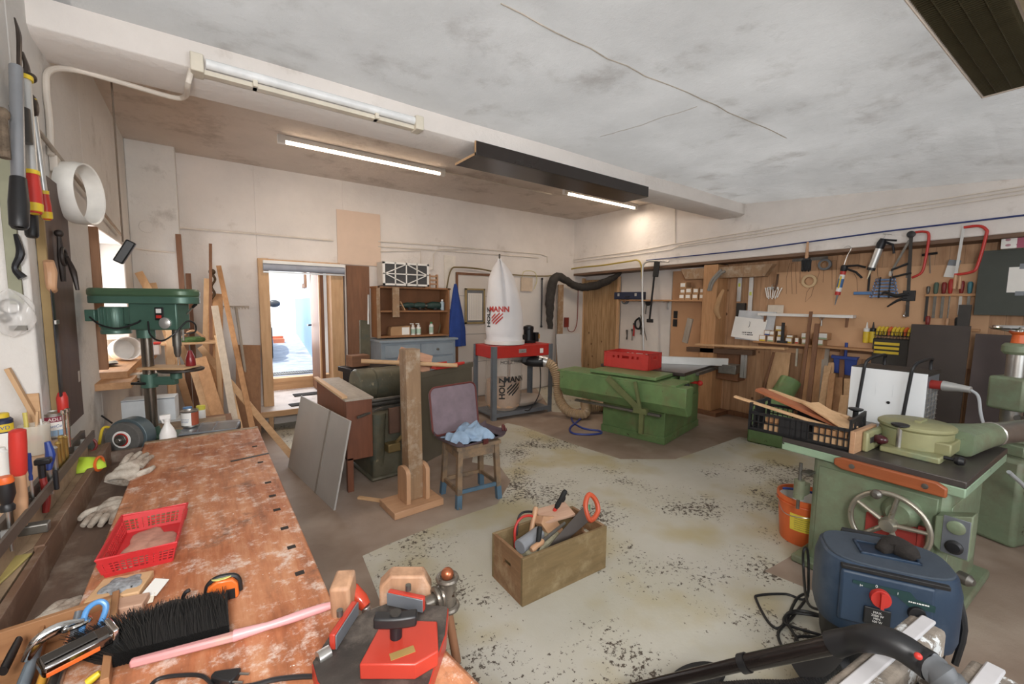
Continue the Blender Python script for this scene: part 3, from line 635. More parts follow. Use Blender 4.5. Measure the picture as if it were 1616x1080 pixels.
MB().tube([(0, -.02, .08), (-.06, -.02, .02), (-.05, -.02, -.08), (.03, -.02, -.1), (.06, -.02, -.02), (.03, -.02, .08)], .018, 8, smooth=4, closed=True).build('frame', M_blkm, t, 0); MB().cyl((.05, -.02, .15), (.2, -.02, -.3), .008).build('rod', M_dsteel, t, 0)
for k, (u, v, h, m_, lab) in enumerate(((990, 530, .14, M_dsteel, 'steel pliers leftmost in the low row of tools on white board'), (998, 530, .17, M_steel, 'steel spanner, second in the low row of tools on white board'), (1001, 522, .2, M_red, 'red handled tool, third in the low row on white board'), (1012, 524, .09, M_dsteel, 'short dark tool, right end of the low row on white board'))):
    t = T('hand_tool', lab, 'tool', rw(u, v, 6.4), WR, 'hand tools hung low on the white board')
    MB().tube([(0, -.015, h / 2), (.006, -.015, 0), (0, -.015, -h / 2)], [.018, .012, .016], 8, smooth=3).build('handle', m_, t, 0); MB().box((0, -.015, h / 2 + .02), (.045, .014, .04)).build('head', M_dsteel, t, .004)
tag(MB().b2(0, .07, -.012, 0, 0, .12).b2(.0, .07, -.02, 0, -.14, -.02).build('blade_packet', M_blk, None, loc=(6.41, 4.22, 1.42), rz=WR), 'small black packet hanging at the left of the tan board', 'packet')
p = rw(1038, 413, 6.05); 
t = T('black_clamp', 'black bar clamp hanging from the girder over the white board', 'clamp', p, WR)
MB().box((.0, -.03, -.12), (.1, .03, .26), (0, R(4), 0)).build('jaw', M_blk, t, .01); MB().beam((-.03, -.03, -.2), (-.09, -.03, -.95), .03, .012, up=(0, 1, 0)).build('bar', M_blkm, t); MB().box((-.08, -.03, -.97), (.13, .02, .06)).build('lower_jaw', M_blk, t, .01)
# perforated metal strip and brown boards leaning on the tan board
st = MB(); st.b2(-.03, .03, -.012, -.008, 0, 1.25)
tag(st.build('perforated_strip', M_dsteel, None, loc=(6.38, 3.52, .45), rz=WR), 'long perforated metal strip hanging left of the timber post', 'metal strip')
tag(MB().box((0, 0, .2), (.09, .03, .4), (R(5), R(14), 0)).build('dark_board', W_grey, None, loc=(6.16, 3.8, 1.04), rz=WR), 'short dark board leaning on the tan board behind the saw', 'board')
# spirit levels on panelling
def level(lab, u0, v0, u1, v1):
    a = rw(u0, v0, 6.38); b = rw(u1, v1, 6.38); h = (a - b).length
    t = T('spirit_level', lab, 'spirit level', ((a + b) / 2), WR, None)
    t.rotation_euler = (0, 0, WR)
    MB().b2(-.028, .028, -.022, 0, -h / 2, h / 2).build('rail', M_alu, t); MB().lathe([(.0, 0), (.018, 0), (.018, .003), (0, .003)], (0, -.022, h / 2 - .06), (0, -1, 0), 16).build('hang_hole', M_blk, t, 0)
    MB().box((0, -.023, .0), (.03, .004, .05)).build('vial', mat('vial_yellow', '#c9d24a', .2), t); return t
lv = level('shorter aluminium spirit level hung on panelling beside the post', 1171, 424, 1165, 476)
lv2 = level('long white spirit level hung on panelling, right of the shorter one', 1187, 420, 1184, 507)
MB().b2(-.008, .008, -.0235, -.022, -.36, -.24).build('red_print', M_rink, lv2, 0)
tag(MB().tube([(0, 0, .42), (-.05, -.01, .3), (-.09, -.01, .12), (-.03, 0, 0)], [.02, .035, .045, .02], 8, smooth=4, flat=.4).build('leather_strap', mat('tan_leather', '#b58a5c', .8), None, loc=(6.08, 3.22, 1.45), rz=WR), 'pale curved leather strap on the right face of the timber post', 'strap')
tag(MB().b2(-.06, .06, -.05, 0, 0, .38).build('dark_bracket', M_dark, None, loc=(6.4, 3.1, 1.3), rz=WR), 'dark metal box on the panelling right behind the post', 'box')
# calendar sheet behind saw fence
cs = T('calendar_sheet', 'white calendar sheets standing on the boards behind the saw', 'calendar', (6.3, 3.06, 1.17), WR)
MB().box((.2, 0, .19), (.5, .006, .42), (R(-8), R(2), 0)).build('back_sheet', mat('bluish_sheet', '#c8ccd0', .6), cs, 0); MB().box((.13, -.03, .15), (.44, .003, .3), (R(-10), R(5), 0)).build('front_sheet', M_paper, cs, 0)
print_rows(cs, M_ink, .27, .4, .36, -.028, 1, .014, rot=(R(-3), 0, 0)); print_rows(cs, M_ink, .05, .2, .09, -.05, 2, .014, .03, rot=(R(-2), 0, 0)); MB().tube([(.15, -.058, .25), (.16, -.058, .24), (.15, -.056, .18), (.135, -.056, .17)], .003, 5).build('pen_mark', M_ink, cs, 0)
# ================================================================= DUST COLLECTOR
dc = T('dust_collector', 'red and grey dust collector with white filter bag and clear sawdust sack', 'dust collector', (3.2, 4.86, 0), R(-2))
MB().b2(.0, 1.03, 0, .52, .87, 1.04).build('red_housing', M_red, dc, .008)
for x in (-.015, 1.045):
    for y in (-.012, .532):
        m = MB(); sx = 1 if x < .5 else -1; sy = 1 if y < .2 else -1
        m.b2(x, x + sx * .075, y, y + sy * .006, 0, 1.04); m.b2(x, x + sx * .006, y, y + sy * .05, 0, 1.04); m.build('leg', M_grey, dc, .001)
MB().b2(0, 1.03, -.01, .53, .05, .075).b2(0, 1.03, -.02, -.01, .04, .1).build('base_shelf', M_grey, dc)
bagp = [(.0, .0), (.27, .0), (.285, .05), (.275, .1), (.285, .16), (.275, .4), (.245, .7), (.19, .95), (.11, 1.1), (.03, 1.2)]
def bag_r(z, prof):
    for (r0, z0), (r1, z1) in zip(prof[1:-1], prof[2:]):
        if z0 <= z <= z1: return r0 + (r1 - r0) * (z - z0) / max(1e-6, z1 - z0)
    return prof[-1][0]
BC = (.36, .27)
def bagf(u, v):
    z = 1.22 * v; a = u * 2 * PI; r = bag_r(z, bagp)
    fold = math.exp(-((math.atan2(math.sin(a + 1.9), math.cos(a + 1.9))) / .16) ** 2) * (.1 * max(0, (z - .3)) if z > .3 else 0)
    r = r * (1 + .02 * math.sin(a * 4 + z * 9)) - fold
    lean = -.1 * v * v
    return Vector((BC[0] + math.cos(a) * r + lean, BC[1] + math.sin(a) * r * .9, 1.05 + z))
M_bag = mat('white_filter_cloth', '#e4e2e4', .9, 0, .04, 3, .1)
fbag = MB().surf(bagf, 48, 40, closed_u=True).build('filter_bag', M_bag, dc, 0, sharp=80)
MB().lathe([(.29, 1.05), (.295, 1.05), (.295, 1.1), (.287, 1.1)], (BC[0], BC[1], 0), n=40).build('strap_ring', M_white, dc, 0)
MB().cyl((.26, .27, 2.24), (.26, .27, 2.32), .006).b2(.25, .27, .262, .278, 2.28, 2.34).build('hanger', M_dsteel, dc, 0)
def sackf(u, v):
    z = .08 + .8 * v; a = u * 2 * PI; r = .28 * (1 + .05 * math.sin(a * 3 + 2 * z) + .025 * math.sin(a * 9 + z * 14)) * (.82 + .18 * math.sin(min(1, v * 4) * PI / 2)) * (1 - .05 * v)
    return Vector((BC[0] + math.cos(a) * r, BC[1] + math.sin(a) * r * .9, z))
MB().surf(sackf, 60, 30, closed_u=True).build('clear_sack', glass('clear_plastic_sack', '#d9cfc2', .34, .25), dc, 0, sharp=80)
def dustf(u, v):
    z = .085 + .42 * min(1, v * 1.25); a = u * 2 * PI; r = (.255 if v < .8 else .255 * (1 - v) / .2) * (1 + .05 * math.sin(a * 3 + 2 * z))
    if v < .1: r *= .8 + 2 * v
    return Vector((BC[0] + math.cos(a) * r, BC[1] + math.sin(a) * r * .9, z + .03 * math.sin(a) * v))
MB().surf(dustf, 40, 20, closed_u=True).build('sawdust', mat('sawdust', '#cfa27c', .95, 0, .1, 20, .3), dc, 0)
def wrap(o, cx, cy, rf, a0, z0, k=.9, off=.006):
    for vtx in o.data.vertices:
        x, y = vtx.co.x, vtx.co.y; z = z0 + y; r, lean = rf(z); a = a0 + x / r
        vtx.co = Vector((cx + lean + math.sin(a) * (r + off), cy - math.cos(a) * (r + off) * k, z))
    o.location = (0, 0, 0); o.rotation_euler = (0, 0, 0)
def logo(parent, rf, a0, z0, s, mr, mk, nm):
    def put(txt, size, dx, dz, rot90, m_):
        o = text(txt, size, m_, parent, (0, 0, 0), name='lettering', ext=0, bold=.0035)
        bm = bmesh.new(); bm.from_mesh(o.data); bmesh.ops.subdivide_edges(bm, edges=[e for e in bm.edges if e.calc_length() > .02], cuts=2); bm.to_mesh(o.data); bm.free()
        for vtx in o.data.vertices:
            x, y = vtx.co.x, vtx.co.y
            if rot90: x, y = -y, x
            vtx.co = Vector((x + dx, y + dz, 0))
        wrap(o, BC[0], BC[1], rf, a0, z0)
    put('MANN', .1 * s, .05 * s, .115 * s, False, mr); put('HOLZ', .1 * s, -.12 * s, .005, True, mk)
    bm = MB()
    for k in range(4):
        t0 = -.07 + k * .045
        P = [(-.06 + max(0, -(t0 + .02)) * 0 + 0, 0)]
        # diagonal bars clipped to the square mark
        x0, x1 = -.06, .11
        pts = []
        for q in range(9):
            x = x0 + (x1 - x0) * q / 8; pts.append(x)
        strip = [(x, (x - x0) * .9 + t0 - .08) for x in pts]
        strip = [(x, z) for x, z in strip if -.1 <= z <= .055]
        for (xa, za), (xb, zb) in zip(strip[:-1], strip[1:]):
            vs_ = [bm.bm.verts.new((xa * s, za * s, 0)), bm.bm.verts.new((xb * s, zb * s, 0)), bm.bm.verts.new((xb * s, (zb + .024) * s, 0)), bm.bm.verts.new((xa * s, (za + .024) * s, 0))]
            bm.bm.faces.new(vs_)
    o = bm.build(nm, mr, parent, 0); wrap(o, BC[0], BC[1], rf, a0, z0)
logo(dc, lambda z: (bag_r(z - 1.05, bagp), -.1 * ((z - 1.05) / 1.22) ** 2), R(-58), 1.43, 1.05, M_rink, M_ink, 'stripe_mark')
logo(dc, lambda z: (.29, 0), R(-8), .42, 1.15, M_ink, M_ink, 'stripe_mark')
o = text('HOLZ MANN', .07, M_ink, dc, (0, 0, 0), ext=0); wrap(o, BC[0], BC[1], lambda z: (.285, 0), R(0), .8)
MB().b2(.43, .56, -.004, 0, .93, .985).build('rating_label', M_alu, dc, 0); MB().b2(.81, .87, -.004, 0, .91, .98).build('warning_label', M_paper, dc, 0); text('HOLZ', .022, M_ink, dc, (.5, -.0045, .955))
mt = MB().cyl((.8, .28, 1.04), (.8, .28, 1.25), .075, n=24).b2(.72, .88, .2, .36, 1.04, 1.08).lathe([(.078, 0), (.082, .01), (.078, .05), (.03, .07), (0, .07)], (.8, .28, 1.24)).build('motor', M_blkm, dc)
MB().box((.9, .22, 1.13), (.06, .06, .14)).build('switch_box', M_blk, dc); MB().box((.685, .24, 1.12), (.06, .06, .1)).build('capacitor', M_blk, dc); MB().box((.935, .21, 1.14), (.03, .04, .07)).build('yellow_switch', mat('amber_switch', '#c98a2a', .4), dc)
MB().lathe([(.11, 0), (.2, .02), (.2, .1), (.08, .12)], (.72, .28, .75)).build('fan_inlet', M_blk, dc)
MB().tube([(.66, .26, .82), (.7, .12, .78), (.86, -.02, .78)], [.06, .075, .08], 14, smooth=4).build('inlet_elbow', M_blk, dc, 0)
tag(MB().ball((0, 0, .08), (.34, .2, .09), (0, 0, .2)).ball((.2, .05, .07), (.2, .16, .07)).build('plastic_sack', glass('clear_plastic_sack2', '#c9b6a4', .8, .4), None, loc=(3.95, 5.15, .075)), 'crumpled spare clear sack lying on the base shelf of dust collector', 'sack')
# ribbed hose
hp = catmull([(4.06, 4.82, .79), (4.16, 4.72, .72), (4.2, 4.64, .5), (4.2, 4.6, .25), (4.22, 4.42, .09), (4.34, 4.22, .08), (4.5, 4.34, .2), (4.56, 4.42, .16), (4.62, 4.42, .1), (4.9, 4.3, .085), (5.15, 4.1, .085)], 26)
m = MB()
def ribbed(m, P, r, pitch, amp, n=14):
    L = 0; rr = []; Q = []
    D = [0]
    for a, b in zip(P[:-1], P[1:]): D.append(D[-1] + (b - a).length)
    N = int(D[-1] / (pitch / 4)); j = 0
    for i in range(N):
        s_ = i * pitch / 4
        while j < len(D) - 2 and D[j + 1] < s_: j += 1
        t = (s_ - D[j]) / max(1e-9, D[j + 1] - D[j]); Q.append(P[j].lerp(P[j + 1], t)); rr.append(r + (amp if i % 4 in (0,) else (0 if i % 4 in (1, 3) else -amp)))
    m.tube(Q, rr, n); return m
ribbed(m, hp, .068, .03, .006, 16)
hs_ = T('ribbed_hose', 'beige ribbed suction hose curling from the dust collector behind the green saw', 'hose', (0, 0, 0))
m.build('hose_wall', mat('beige_hose', '#b79a76', .35, 0, .08), hs_, 0)
MB().tube([hp[0] + Vector((-.05, .04, .01)), hp[2], hp[10]], .078, 16).build('hose_clamp', M_alu, hs_, 0)
cable('black mains lead hanging from the dust collector housing to the base shelf', [(3.99, 4.84, .86), (4.02, 4.82, .6), (3.98, 4.8, .3), (3.8, 4.78, .1), (3.72, 4.8, .09)], .008, M_blk)
cable('blue air hose coiled in a figure of eight on the floor before the saw', [tuple(gp(u, v, .012)) for u, v in ((948, 640), (935, 637), (908, 652), (903, 664), (920, 676), (945, 680), (948, 684), (928, 686), (904, 684), (900, 675), (915, 662), (930, 645), (938, 638), (952, 650))], .013, mat('blue_hose', '#2a3f96', .4), 'air_hose', 'hose', 8)

# ================================================================= PANEL SAW
sw = T('panel_saw', 'large green sliding table panel saw with dark cast table', 'panel saw', (4.32, 2.9, 0), R(12))
MB().b2(0, 1.12, 0, .82, .0, .47).b2(.03, 1.12, .005, .8, .47, .78).build('base', M_green, sw, .006)
MB().b2(-.015, 1.13, -.015, .83, 0, .09).build('plinth', M_green, sw, .006)
MB().prism([(-.36, .77), (-.36, .56), (-.27, .45), (-.16, .45), (-.16, .77)], (0, 1.62, 0), o=(0, -.36, 0), u=(1, 0, 0)).build('sliding_carriage', M_green, sw, .008)
MB().b2(-.39, -.34, -.1, 1.0, .425, .45).build('guide_rail', M_dsteel, sw)
MB().b2(-.36, .05, -.25, 1.3, .77, .79).b2(-.1, .1, .1, .4, .6, .78).build('carriage_top', M_green, sw)
MB().b2(-.3, .18, .0, .85, .8, .835).build('outrigger_table', M_green, sw, .005)
MB().beam((-.39, .55, .78), (-.4, .12, .47), .07, .03, up=(1, 0, 0)).beam((-.39, .2, .78), (-.4, .12, .47), .035, .03, up=(1, 0, 0)).b2(-.42, -.36, .04, .2, .43, .49).b2(-.41, -.37, .08, .13, .2, .45).build('swing_arm', mat('olive_painted_arm', '#6c7444', .5, .2, .15, 8, chip='#4a3a24', chip_amt=.66), sw)
MB().b2(.22, 1.42, -.12, 1.0, .8, .84).build('cast_table', mat('dark_cast_table', '#4e4440', .35, .5, .1), sw, .004)
MB().b2(.24, .7, -.12, -.06, .7, .8).build('table_bracket', M_green, sw)
MB().b2(.6, 1.5, -.16, -.12, .77, .81).build('guide_bar', M_dsteel, sw)
MB().beam((.55, .98, .89), (1.28, -.3, .89), .05, .1).build('rip_fence', mat('bright_aluminium', '#d0cec8', .3, .5, .05), sw, .002)
MB().b2(1.22, 1.42, -.42, -.2, .74, .86).build('fence_carriage', M_dsteel, sw, .008)
MB().cyl((.72, -.02, .66), (.72, -.12, .66), .018).ball((.72, -.14, .66), .035).build('red_knob', M_red, sw, 0)
MB().tube([(.3, -.02, .74), (.34, -.1, .7), (.34, -.12, .55), (.25, -.06, .45)], .035, 10, smooth=5).build('crank_cover', M_blk, sw, 0)
def euro_crate():
    c = T('red_crate', 'red stacking crate with hand holes on the saw table', 'crate', (0, 0, 0))
    L, W, H, t = .6, .4, .2, .018
    m = MB(); m.b2(0, L, 0, W, 0, .012)
    def wall(p0, ux, n, ln):
        uy = n; ux = Vector(ux); p0 = Vector(p0); uyv = Vector(uy)
        def blk(a, b, z0, z1, th=t * .45, o=0):
            q = [p0 + ux * a + uyv * o, p0 + ux * b + uyv * o]
            c_ = (q[0] + q[1]) / 2 + uyv * th / 2; m.box((c_.x, c_.y, (z0 + z1) / 2), (abs((ux * (b - a)).x) + abs((uyv * th).x), abs((ux * (b - a)).y) + abs((uyv * th).y), z1 - z0))
        holes = [(.17, .2), (.24, .27), (.4, .53) if False else (.33, .47), (.53, .56), (.6 - .0, .6)]
        hs2 = [(ln * .2, ln * .25), (ln * .31, ln * .36), (ln * .42, ln * .58), (ln * .64, ln * .69), (ln * .75, ln * .8)] if ln > .5 else [(ln * .36, ln * .64)]
        z0, z1 = .125, .16
        blk(0, ln, 0, z0); blk(0, ln, z1, H)
        xs = [0] + [x for h in hs2 for x in h] + [ln]
        for a, b in zip(xs[::2], xs[1::2]): blk(a, b, z0, z1)
        blk(0, ln, H - .014, H, t, -.003); blk(0, .03, 0, H, t, -.003); blk(ln - .03, ln, 0, H, t, -.003); blk(0, ln, 0, .012, t, -.003); blk(ln * .14, ln * .15, .012, H, t * .6, -.002); blk(ln * .85, ln * .86, .012, H, t * .6, -.002)
    wall((0, 0, 0), (1, 0, 0), (0, 1, 0), L); wall((0, W, 0), (1, 0, 0), (0, -1, 0), L); wall((0, 0, 0), (0, 1, 0), (1, 0, 0), W); wall((L, 0, 0), (0, 1, 0), (-1, 0, 0), W)
    m.build('crate_body', M_red, c, .001); return c
cr = euro_crate(); p = gp(1022, 586, .838); cr.location = (p.x, p.y, .838); cr.rotation_euler = (0, 0, R(102)); cr.scale = (1, -1, 1)
# timbers, cabinet and profile at the recess behind the saw
a, b = gx(1086, 551, 6.15), gx(1190, 557, 6.15)
tag(MB().beam(a - a, b - a, .1, .07).build('dark_beam', wood('dark_beam_y', '#6b4c36', '#45301f', 'Y'), None, loc=a), 'dark timber lying level behind the saw fence', 'timber')
a, b = gx(1100, 545, 6.1), gx(1241, 552, 6.1)
tag(MB().beam(a - a, b - a, .12, .025).build('light_board', W_lighty, None, loc=a + Vector((0, 0, .012))), 'pale narrow board lying on the dark timber before the calendar sheets', 'board')
tag(MB().b2(6.2, 6.4, 3.0, 3.33, .55, .98).build('brown_box', W_brown, None), 'brown wooden box fixed to the panelling under the calendar', 'box')
tag(MB().b2(0, .05, -.03, 0, 0, .33).b2(.055, .08, -.03, 0, 0, .33).build('aluminium_profile', M_alu, None, loc=(6.19, 2.96, .62), rz=WR), 'short aluminium profile hanging on the side of the brown box', 'profile')

# ================================================================= STOOL, SUITCASE, POST STAND
M_stool = mat('paint_spattered_wood', '#8c7052', .7, 0, .2, 8, .1, chip='#cfd2cf', chip_amt=.71, chip_scale=22, dust='#4b4a48', dust_amt=.56)
M_sblue = mat('worn_blue_paint', '#4c6c84', .6, 0, .15, 8, .1, chip='#8a7357', chip_amt=.62)
st = T('stool', 'small paint-spattered wooden stool with blue leg ends', 'stool', (1.78, 3.04, 0), R(-4))
MB().b2(-.2, .2, -.17, .17, .475, .505).build('seat', M_stool, st)
for sx in (-1, 1):
    for sy in (-1, 1):
        lg = MB().beam((sx * .165, sy * .14, .475), (sx * .18, sy * .155, .11), .042, .042).build('leg', M_stool, st)
        MB().beam((sx * .18, sy * .155, .11), (sx * .187, sy * .162, 0), .043, .043).build('blue_leg_end', M_sblue, lg)
m = MB()
for s in (-1, 1): m.beam((-.16, s * .14, .435), (.16, s * .14, .435), .02, .075); m.beam((s * .165, -.13, .435), (s * .165, .13, .435), .02, .075)
m.build('apron', M_stool, st)
for s in (-1, 1):
    MB().beam((-.175, s * .155, .13), (.175, s * .155, .13), .02, .03).build('stretcher', M_sblue if s < 0 else M_stool, st); MB().beam((s * .178, -.15, .13), (s * .178, .15, .13), .02, .03).build('stretcher', M_stool, st)
sc = T('open_suitcase', 'open dusty mauve soft suitcase on the stool, lid up', 'suitcase', (1.78, 3.03, .508), R(8))
def rrect(w, h, r, n=6):
    P = []
    for cx_, cy_, a0 in ((w / 2 - r, h / 2 - r, 0), (-w / 2 + r, h / 2 - r, 90), (-w / 2 + r, -h / 2 + r, 180), (w / 2 - r, -h / 2 + r, 270)):
        for k in range(n + 1): a = R(a0 + 90 * k / n); P.append((cx_ + r * math.cos(a), cy_ + r * math.sin(a)))
    return P
def panf(u, v):
    P = rrect(.5, .34, .05, 8); n = len(P); q = u * n; i = int(q) % n; t = q - int(q); x = P[i][0] * (1 - t) + P[(i + 1) % n][0] * t; y = P[i][1] * (1 - t) + P[(i + 1) % n][1] * t
    k = min(1, v * 1.6); rise = max(0, (v - .55) / .45)
    wob = .012 * math.sin(u * 23) + .01 * math.sin(u * 41)
    return Vector((x * k * (1 + .09 * rise + wob * rise * 2), y * k * (1 + .07 * rise), .006 + rise * (.045 + wob)))
MB().surf(panf, 72, 14, th=.006, closed_u=True).build('bottom_shell', M_cloth, sc, 0, sharp=80)
lid = MB().prism(rrect(.48, .4, .06), (0, .025, 0), o=(-.02, .17, .25), u=(1, 0, 0)).build('lid', M_cloth, sc, .004)
lid.rotation_euler = (R(-8), 0, 0)
pp = [Vector((x - .02, .168, z + .25)) for x, z in rrect(.485, .405, .06)]
o = MB().tube(pp, .008, 8, closed=True).build('red_piping', mat('dark_red_piping', '#6e2d26', .6), sc, 0); o.rotation_euler = (R(-8), 0, 0)
MB().tube([(.19, -.19, .07), (.2, -.17, .1), (.23, -.15, .1), (.25, -.16, .05)], .009, 8, smooth=5).b2(-.03, .02, -.2, -.19, .0, .04).build('handle', mat('maroon_handle', '#5e2320', .5), sc, 0)
def denim(u, v):
    x = (u - .5) * .36; y = (v - .5) * .24; e = max(0, 1 - (2 * abs(u - .5)) ** 4) * max(0, 1 - (2 * abs(v - .5)) ** 4)
    h = .1 * e * (.75 + .3 * math.sin(u * 9 + v * 4) + .22 * math.sin(v * 13 - u * 7) + .12 * math.sin(u * 25 + v * 9))
    return Vector((x + .02 * math.sin(v * 17), y + .02 * math.sin(u * 19), .018 + max(0, h)))
tag(MB().surf(denim, 50, 40).build('denim_cloth', mat('pale_denim', '#8fa9c4', .9, 0, .18, 10, .3), None, 0, loc=(1.73, 2.99, .515), sharp=80), 'crumpled pale blue denim garment in the open suitcase', 'cloth')
ps = T('post_stand', 'upright timber post braced in a light wooden floor stand', 'post stand', (1.31, 3.16, 0), R(3))
MB().b2(-.22, .2, -.15, .15, 0, .055).build('base', W_beech, ps, .004)
MB().box((0.01, .03, .055 + .61), (.125, .12, 1.22), (0, R(-1), 0)).build('post', W_old, ps, .004)
for sx in (-1, 1):
    P = [(-.085, 0), (.085, 0), (.085, .24)] + [(.085 * math.cos(R(a)), .24 + .05 * math.sin(R(a))) for a in range(15, 180, 15)] + [(-.085, .24)]
    MB().prism(P, (sx * .035, 0, 0), o=(.01 + sx * .066, .0, .055), u=(0, 1, 0)).build('cheek', W_beechz, ps, .002)
# ================================================================= OLD PLANER GROUP
M_oldm = mat('old_olive_cast_iron', '#5f5a46', .5, .15, .25, 6, .2, chip='#9a8a68', chip_amt=.64, dust='#45524c', dust_amt=.5)
om = T('planer', 'old dark green cast planer machine behind the timber post', 'machine', (1.42, 4.2, 0), R(4))
MB().box((-.05, -.12, .3), (.42, .56, .6), None, .8).b2(-.28, .18, -.42, .2, 0, .04).build('pedestal', M_oldm, om, .02)
MB().tube([(-.16, -.32, .04), (-.2, -.33, .3), (-.19, -.33, .62)], [.06, .08, .085], 16).build('column_casting', M_oldm, om, 0)
MB().lathe([(0, -.27), (.155, -.27), (.17, -.25), (.17, -.1), (.16, -.09), (.17, -.08), (.17, .25), (.155, .27), (0, .27)], (.04, .12, .8), (1, .0, 0), 36).build('cutter_hood', M_oldm, om, .002)
MB().cyl((-.3, -.12, .66), (.35, -.12, .66), .035).cyl((-.3, -.18, .7), (.35, -.18, .7), .02).build('feed_roller', M_dsteel, om, 0)
MB().b2(-.26, .3, -.2, .2, .6, .63).build('bed', M_dsteel, om)
MB().b2(-.1, .02, -.41, -.38, .42, .66).build('side_plate', mat('rusty_plate', '#6b4c3c', .6, .3, .2), om)
MB().box((-.08, -.42, .3), (.12, .1, .08)).tube([(-.05, -.44, .33), (-.02, -.46, .38), (.05, -.46, .42)], .018, 8, smooth=4).build('crank_handle', mat('brass_crank', '#8a7445', .4, .5), om, .008)
MB().b2(.04, .09, -.45, -.35, 0, .98).build('frame_upright', M_oldm, om)
dsht = MB().b2(0, 1.18, -.015, 0, .03, .93).b2(0, 1.18, -.03, .0, .9, .955)
tag(dsht.build('sheet_panel', mat('olive_sheet_metal', '#6a6252', .45, .2, .12, 2), None, loc=(1.44, 3.75, 0), rz=R(26)), 'large dark olive sheet metal panel standing upright behind the stool', 'panel')
ft = T('fence_table', 'dark jointer table with steep grey fence rising beside the shelf unit', 'machine part', (1.55, 4.75, 0), R(10))
MB().b2(-.35, .5, -.12, .2, .88, .93).b2(-.32, .45, -.1, .15, .7, .88).build('table', M_blkm, ft, .004)
MB().beam((-.08, .1, .93), (.0, .25, 1.42), .12, .03, up=(0, 1, 0)).build('fence', M_oldm, ft, .003); MB().b2(-.3, -.1, -.05, .1, .94, 1.06).build('guard_block', W_brownx, ft); MB().cyl((.02, .2, 1.38), (.06, .26, 1.72), .012, n=10).build('adjusting_rod', M_steel, ft, 0)
MB().b2(-.25, .35, -.08, .18, 0, .7).build('pedestal', M_oldm, ft, .01)
tag(MB().box((0, 0, .1), (.34, .2, .012), (R(-25), R(18), 0)).box((.0, .02, .12), (.34, .012, .2), (R(-25), R(18), 0)).build('angled_offcut', wood('pink_timber_x', '#d9a27e', '#b5744c', 'X'), None, loc=(1.72, 4.05, .93), rz=R(-15)), 'pinkish angled board offcut resting on the machine behind the post', 'wood offcut')
tag(MB().cyl((-.45, .12, .08), (.42, -.1, 0), .02, n=16).build('broomstick', W_light, None, 0, loc=(1.6, 3.82, 1.02), rz=0), 'round wooden broomstick lying across the machine hood behind the post', 'stick')
rp = T('dustpan', 'red dustpan lying on top edge of the olive metal panel', 'dustpan', (2.02, 4.02, .965), R(10))
MB().prism([(-.16, -.1), (.12, -.1), (.16, .0), (.12, .1), (-.16, .1)], (0, 0, .006), v=(0, 1, 0)).b2(-.16, .12, .095, .1, 0, .04).b2(-.16, .12, -.1, -.095, 0, .04).build('pan', M_red, rp); MB().tube([(.13, 0, .01), (.28, 0, .02)], [.02, .015], 10).build('handle', M_red, rp, 0)
# brown cabinet on legs and the leaning panels
bc = T('brown_cabinet', 'tall narrow red-brown wooden cabinet box on a leg with chipboard top', 'cabinet', (.94, 3.68, 0), 0)
W_rb = wood('red_brown_z', '#7c4429', '#512a18', 'Z', .45)
MB().b2(0, .22, .0, 1.15, .28, .8).build('box', W_rb, bc, .003); MB().b2(0, .05, 0, .05, 0, .3).build('leg', W_rb, bc); MB().b2(0, .05, 1.08, 1.13, 0, .3).build('leg', W_rb, bc); MB().b2(.17, .22, 1.08, 1.13, 0, .3).build('leg', W_rb, bc)
MB().b2(-.01, .23, -.01, 1.16, .8, .815).build('chipboard_top', W_grey, bc)
tag(MB().beam((-.02, 1.15, 0), (-.02, .0, 0), .045, .02).build('thin_batten', W_lighty, None, loc=(.96, 3.72, .827)), 'thin pale batten lying on the edge of the brown cabinet top', 'batten')
tag(MB().beam((0, 0, 0), (.25, .1, .03), .02, .02).build('iron_bar', M_dsteel, None, loc=(1.02, 3.64, .66)), 'short iron bar sticking out at the brown cabinet side', 'bar')
M_gsheet = mat('grey_melamine', '#bdbab4', .3, .3, .04)
def lean_sheet(lab, a, b, dx, h, th, w0, w1, off):
    t = T('grey_panel', lab, 'panel', (a[0], a[1], 0)); A = Vector((0, 0, 0)); B = Vector((b[0] - a[0], b[1] - a[1], 0)); d = B.normalized(); L = B.length
    up = Vector((dx, 0, h)); n = d.cross(up).normalized()
    m = MB(); m.prism([(w0 * L, 0), (w1 * L, 0), (w1 * L, 1), (w0 * L, 1)], n * th, o=n * off, u=d, v=up); m.build('board', M_gsheet, t, .001); return t, d, up, n, L
t, d_, up_, n_, L_ = lean_sheet('wide grey laminate panel leaning on the brown cabinet', (.76, 3.42), (.61, 4.62), .14, .70, .014, 0, 1, 0)
m = MB(); m.prism([(L_ * .33, 0), (L_ * .36, 0), (L_ * .36, 1), (L_ * .33, 1)], n_ * .024, o=n_ * -.005, u=d_, v=up_); m.build('edge_strip', mat('seam_strip', '#8e8478', .5), t, .001)
tag(MB().beam((0, 0, 0), (.28, -.34, 0), .03, .02).build('lath', W_light, None, loc=(.98, 3.52, .011)), 'thin pale lath lying on the floor by the grey panel', 'lath')

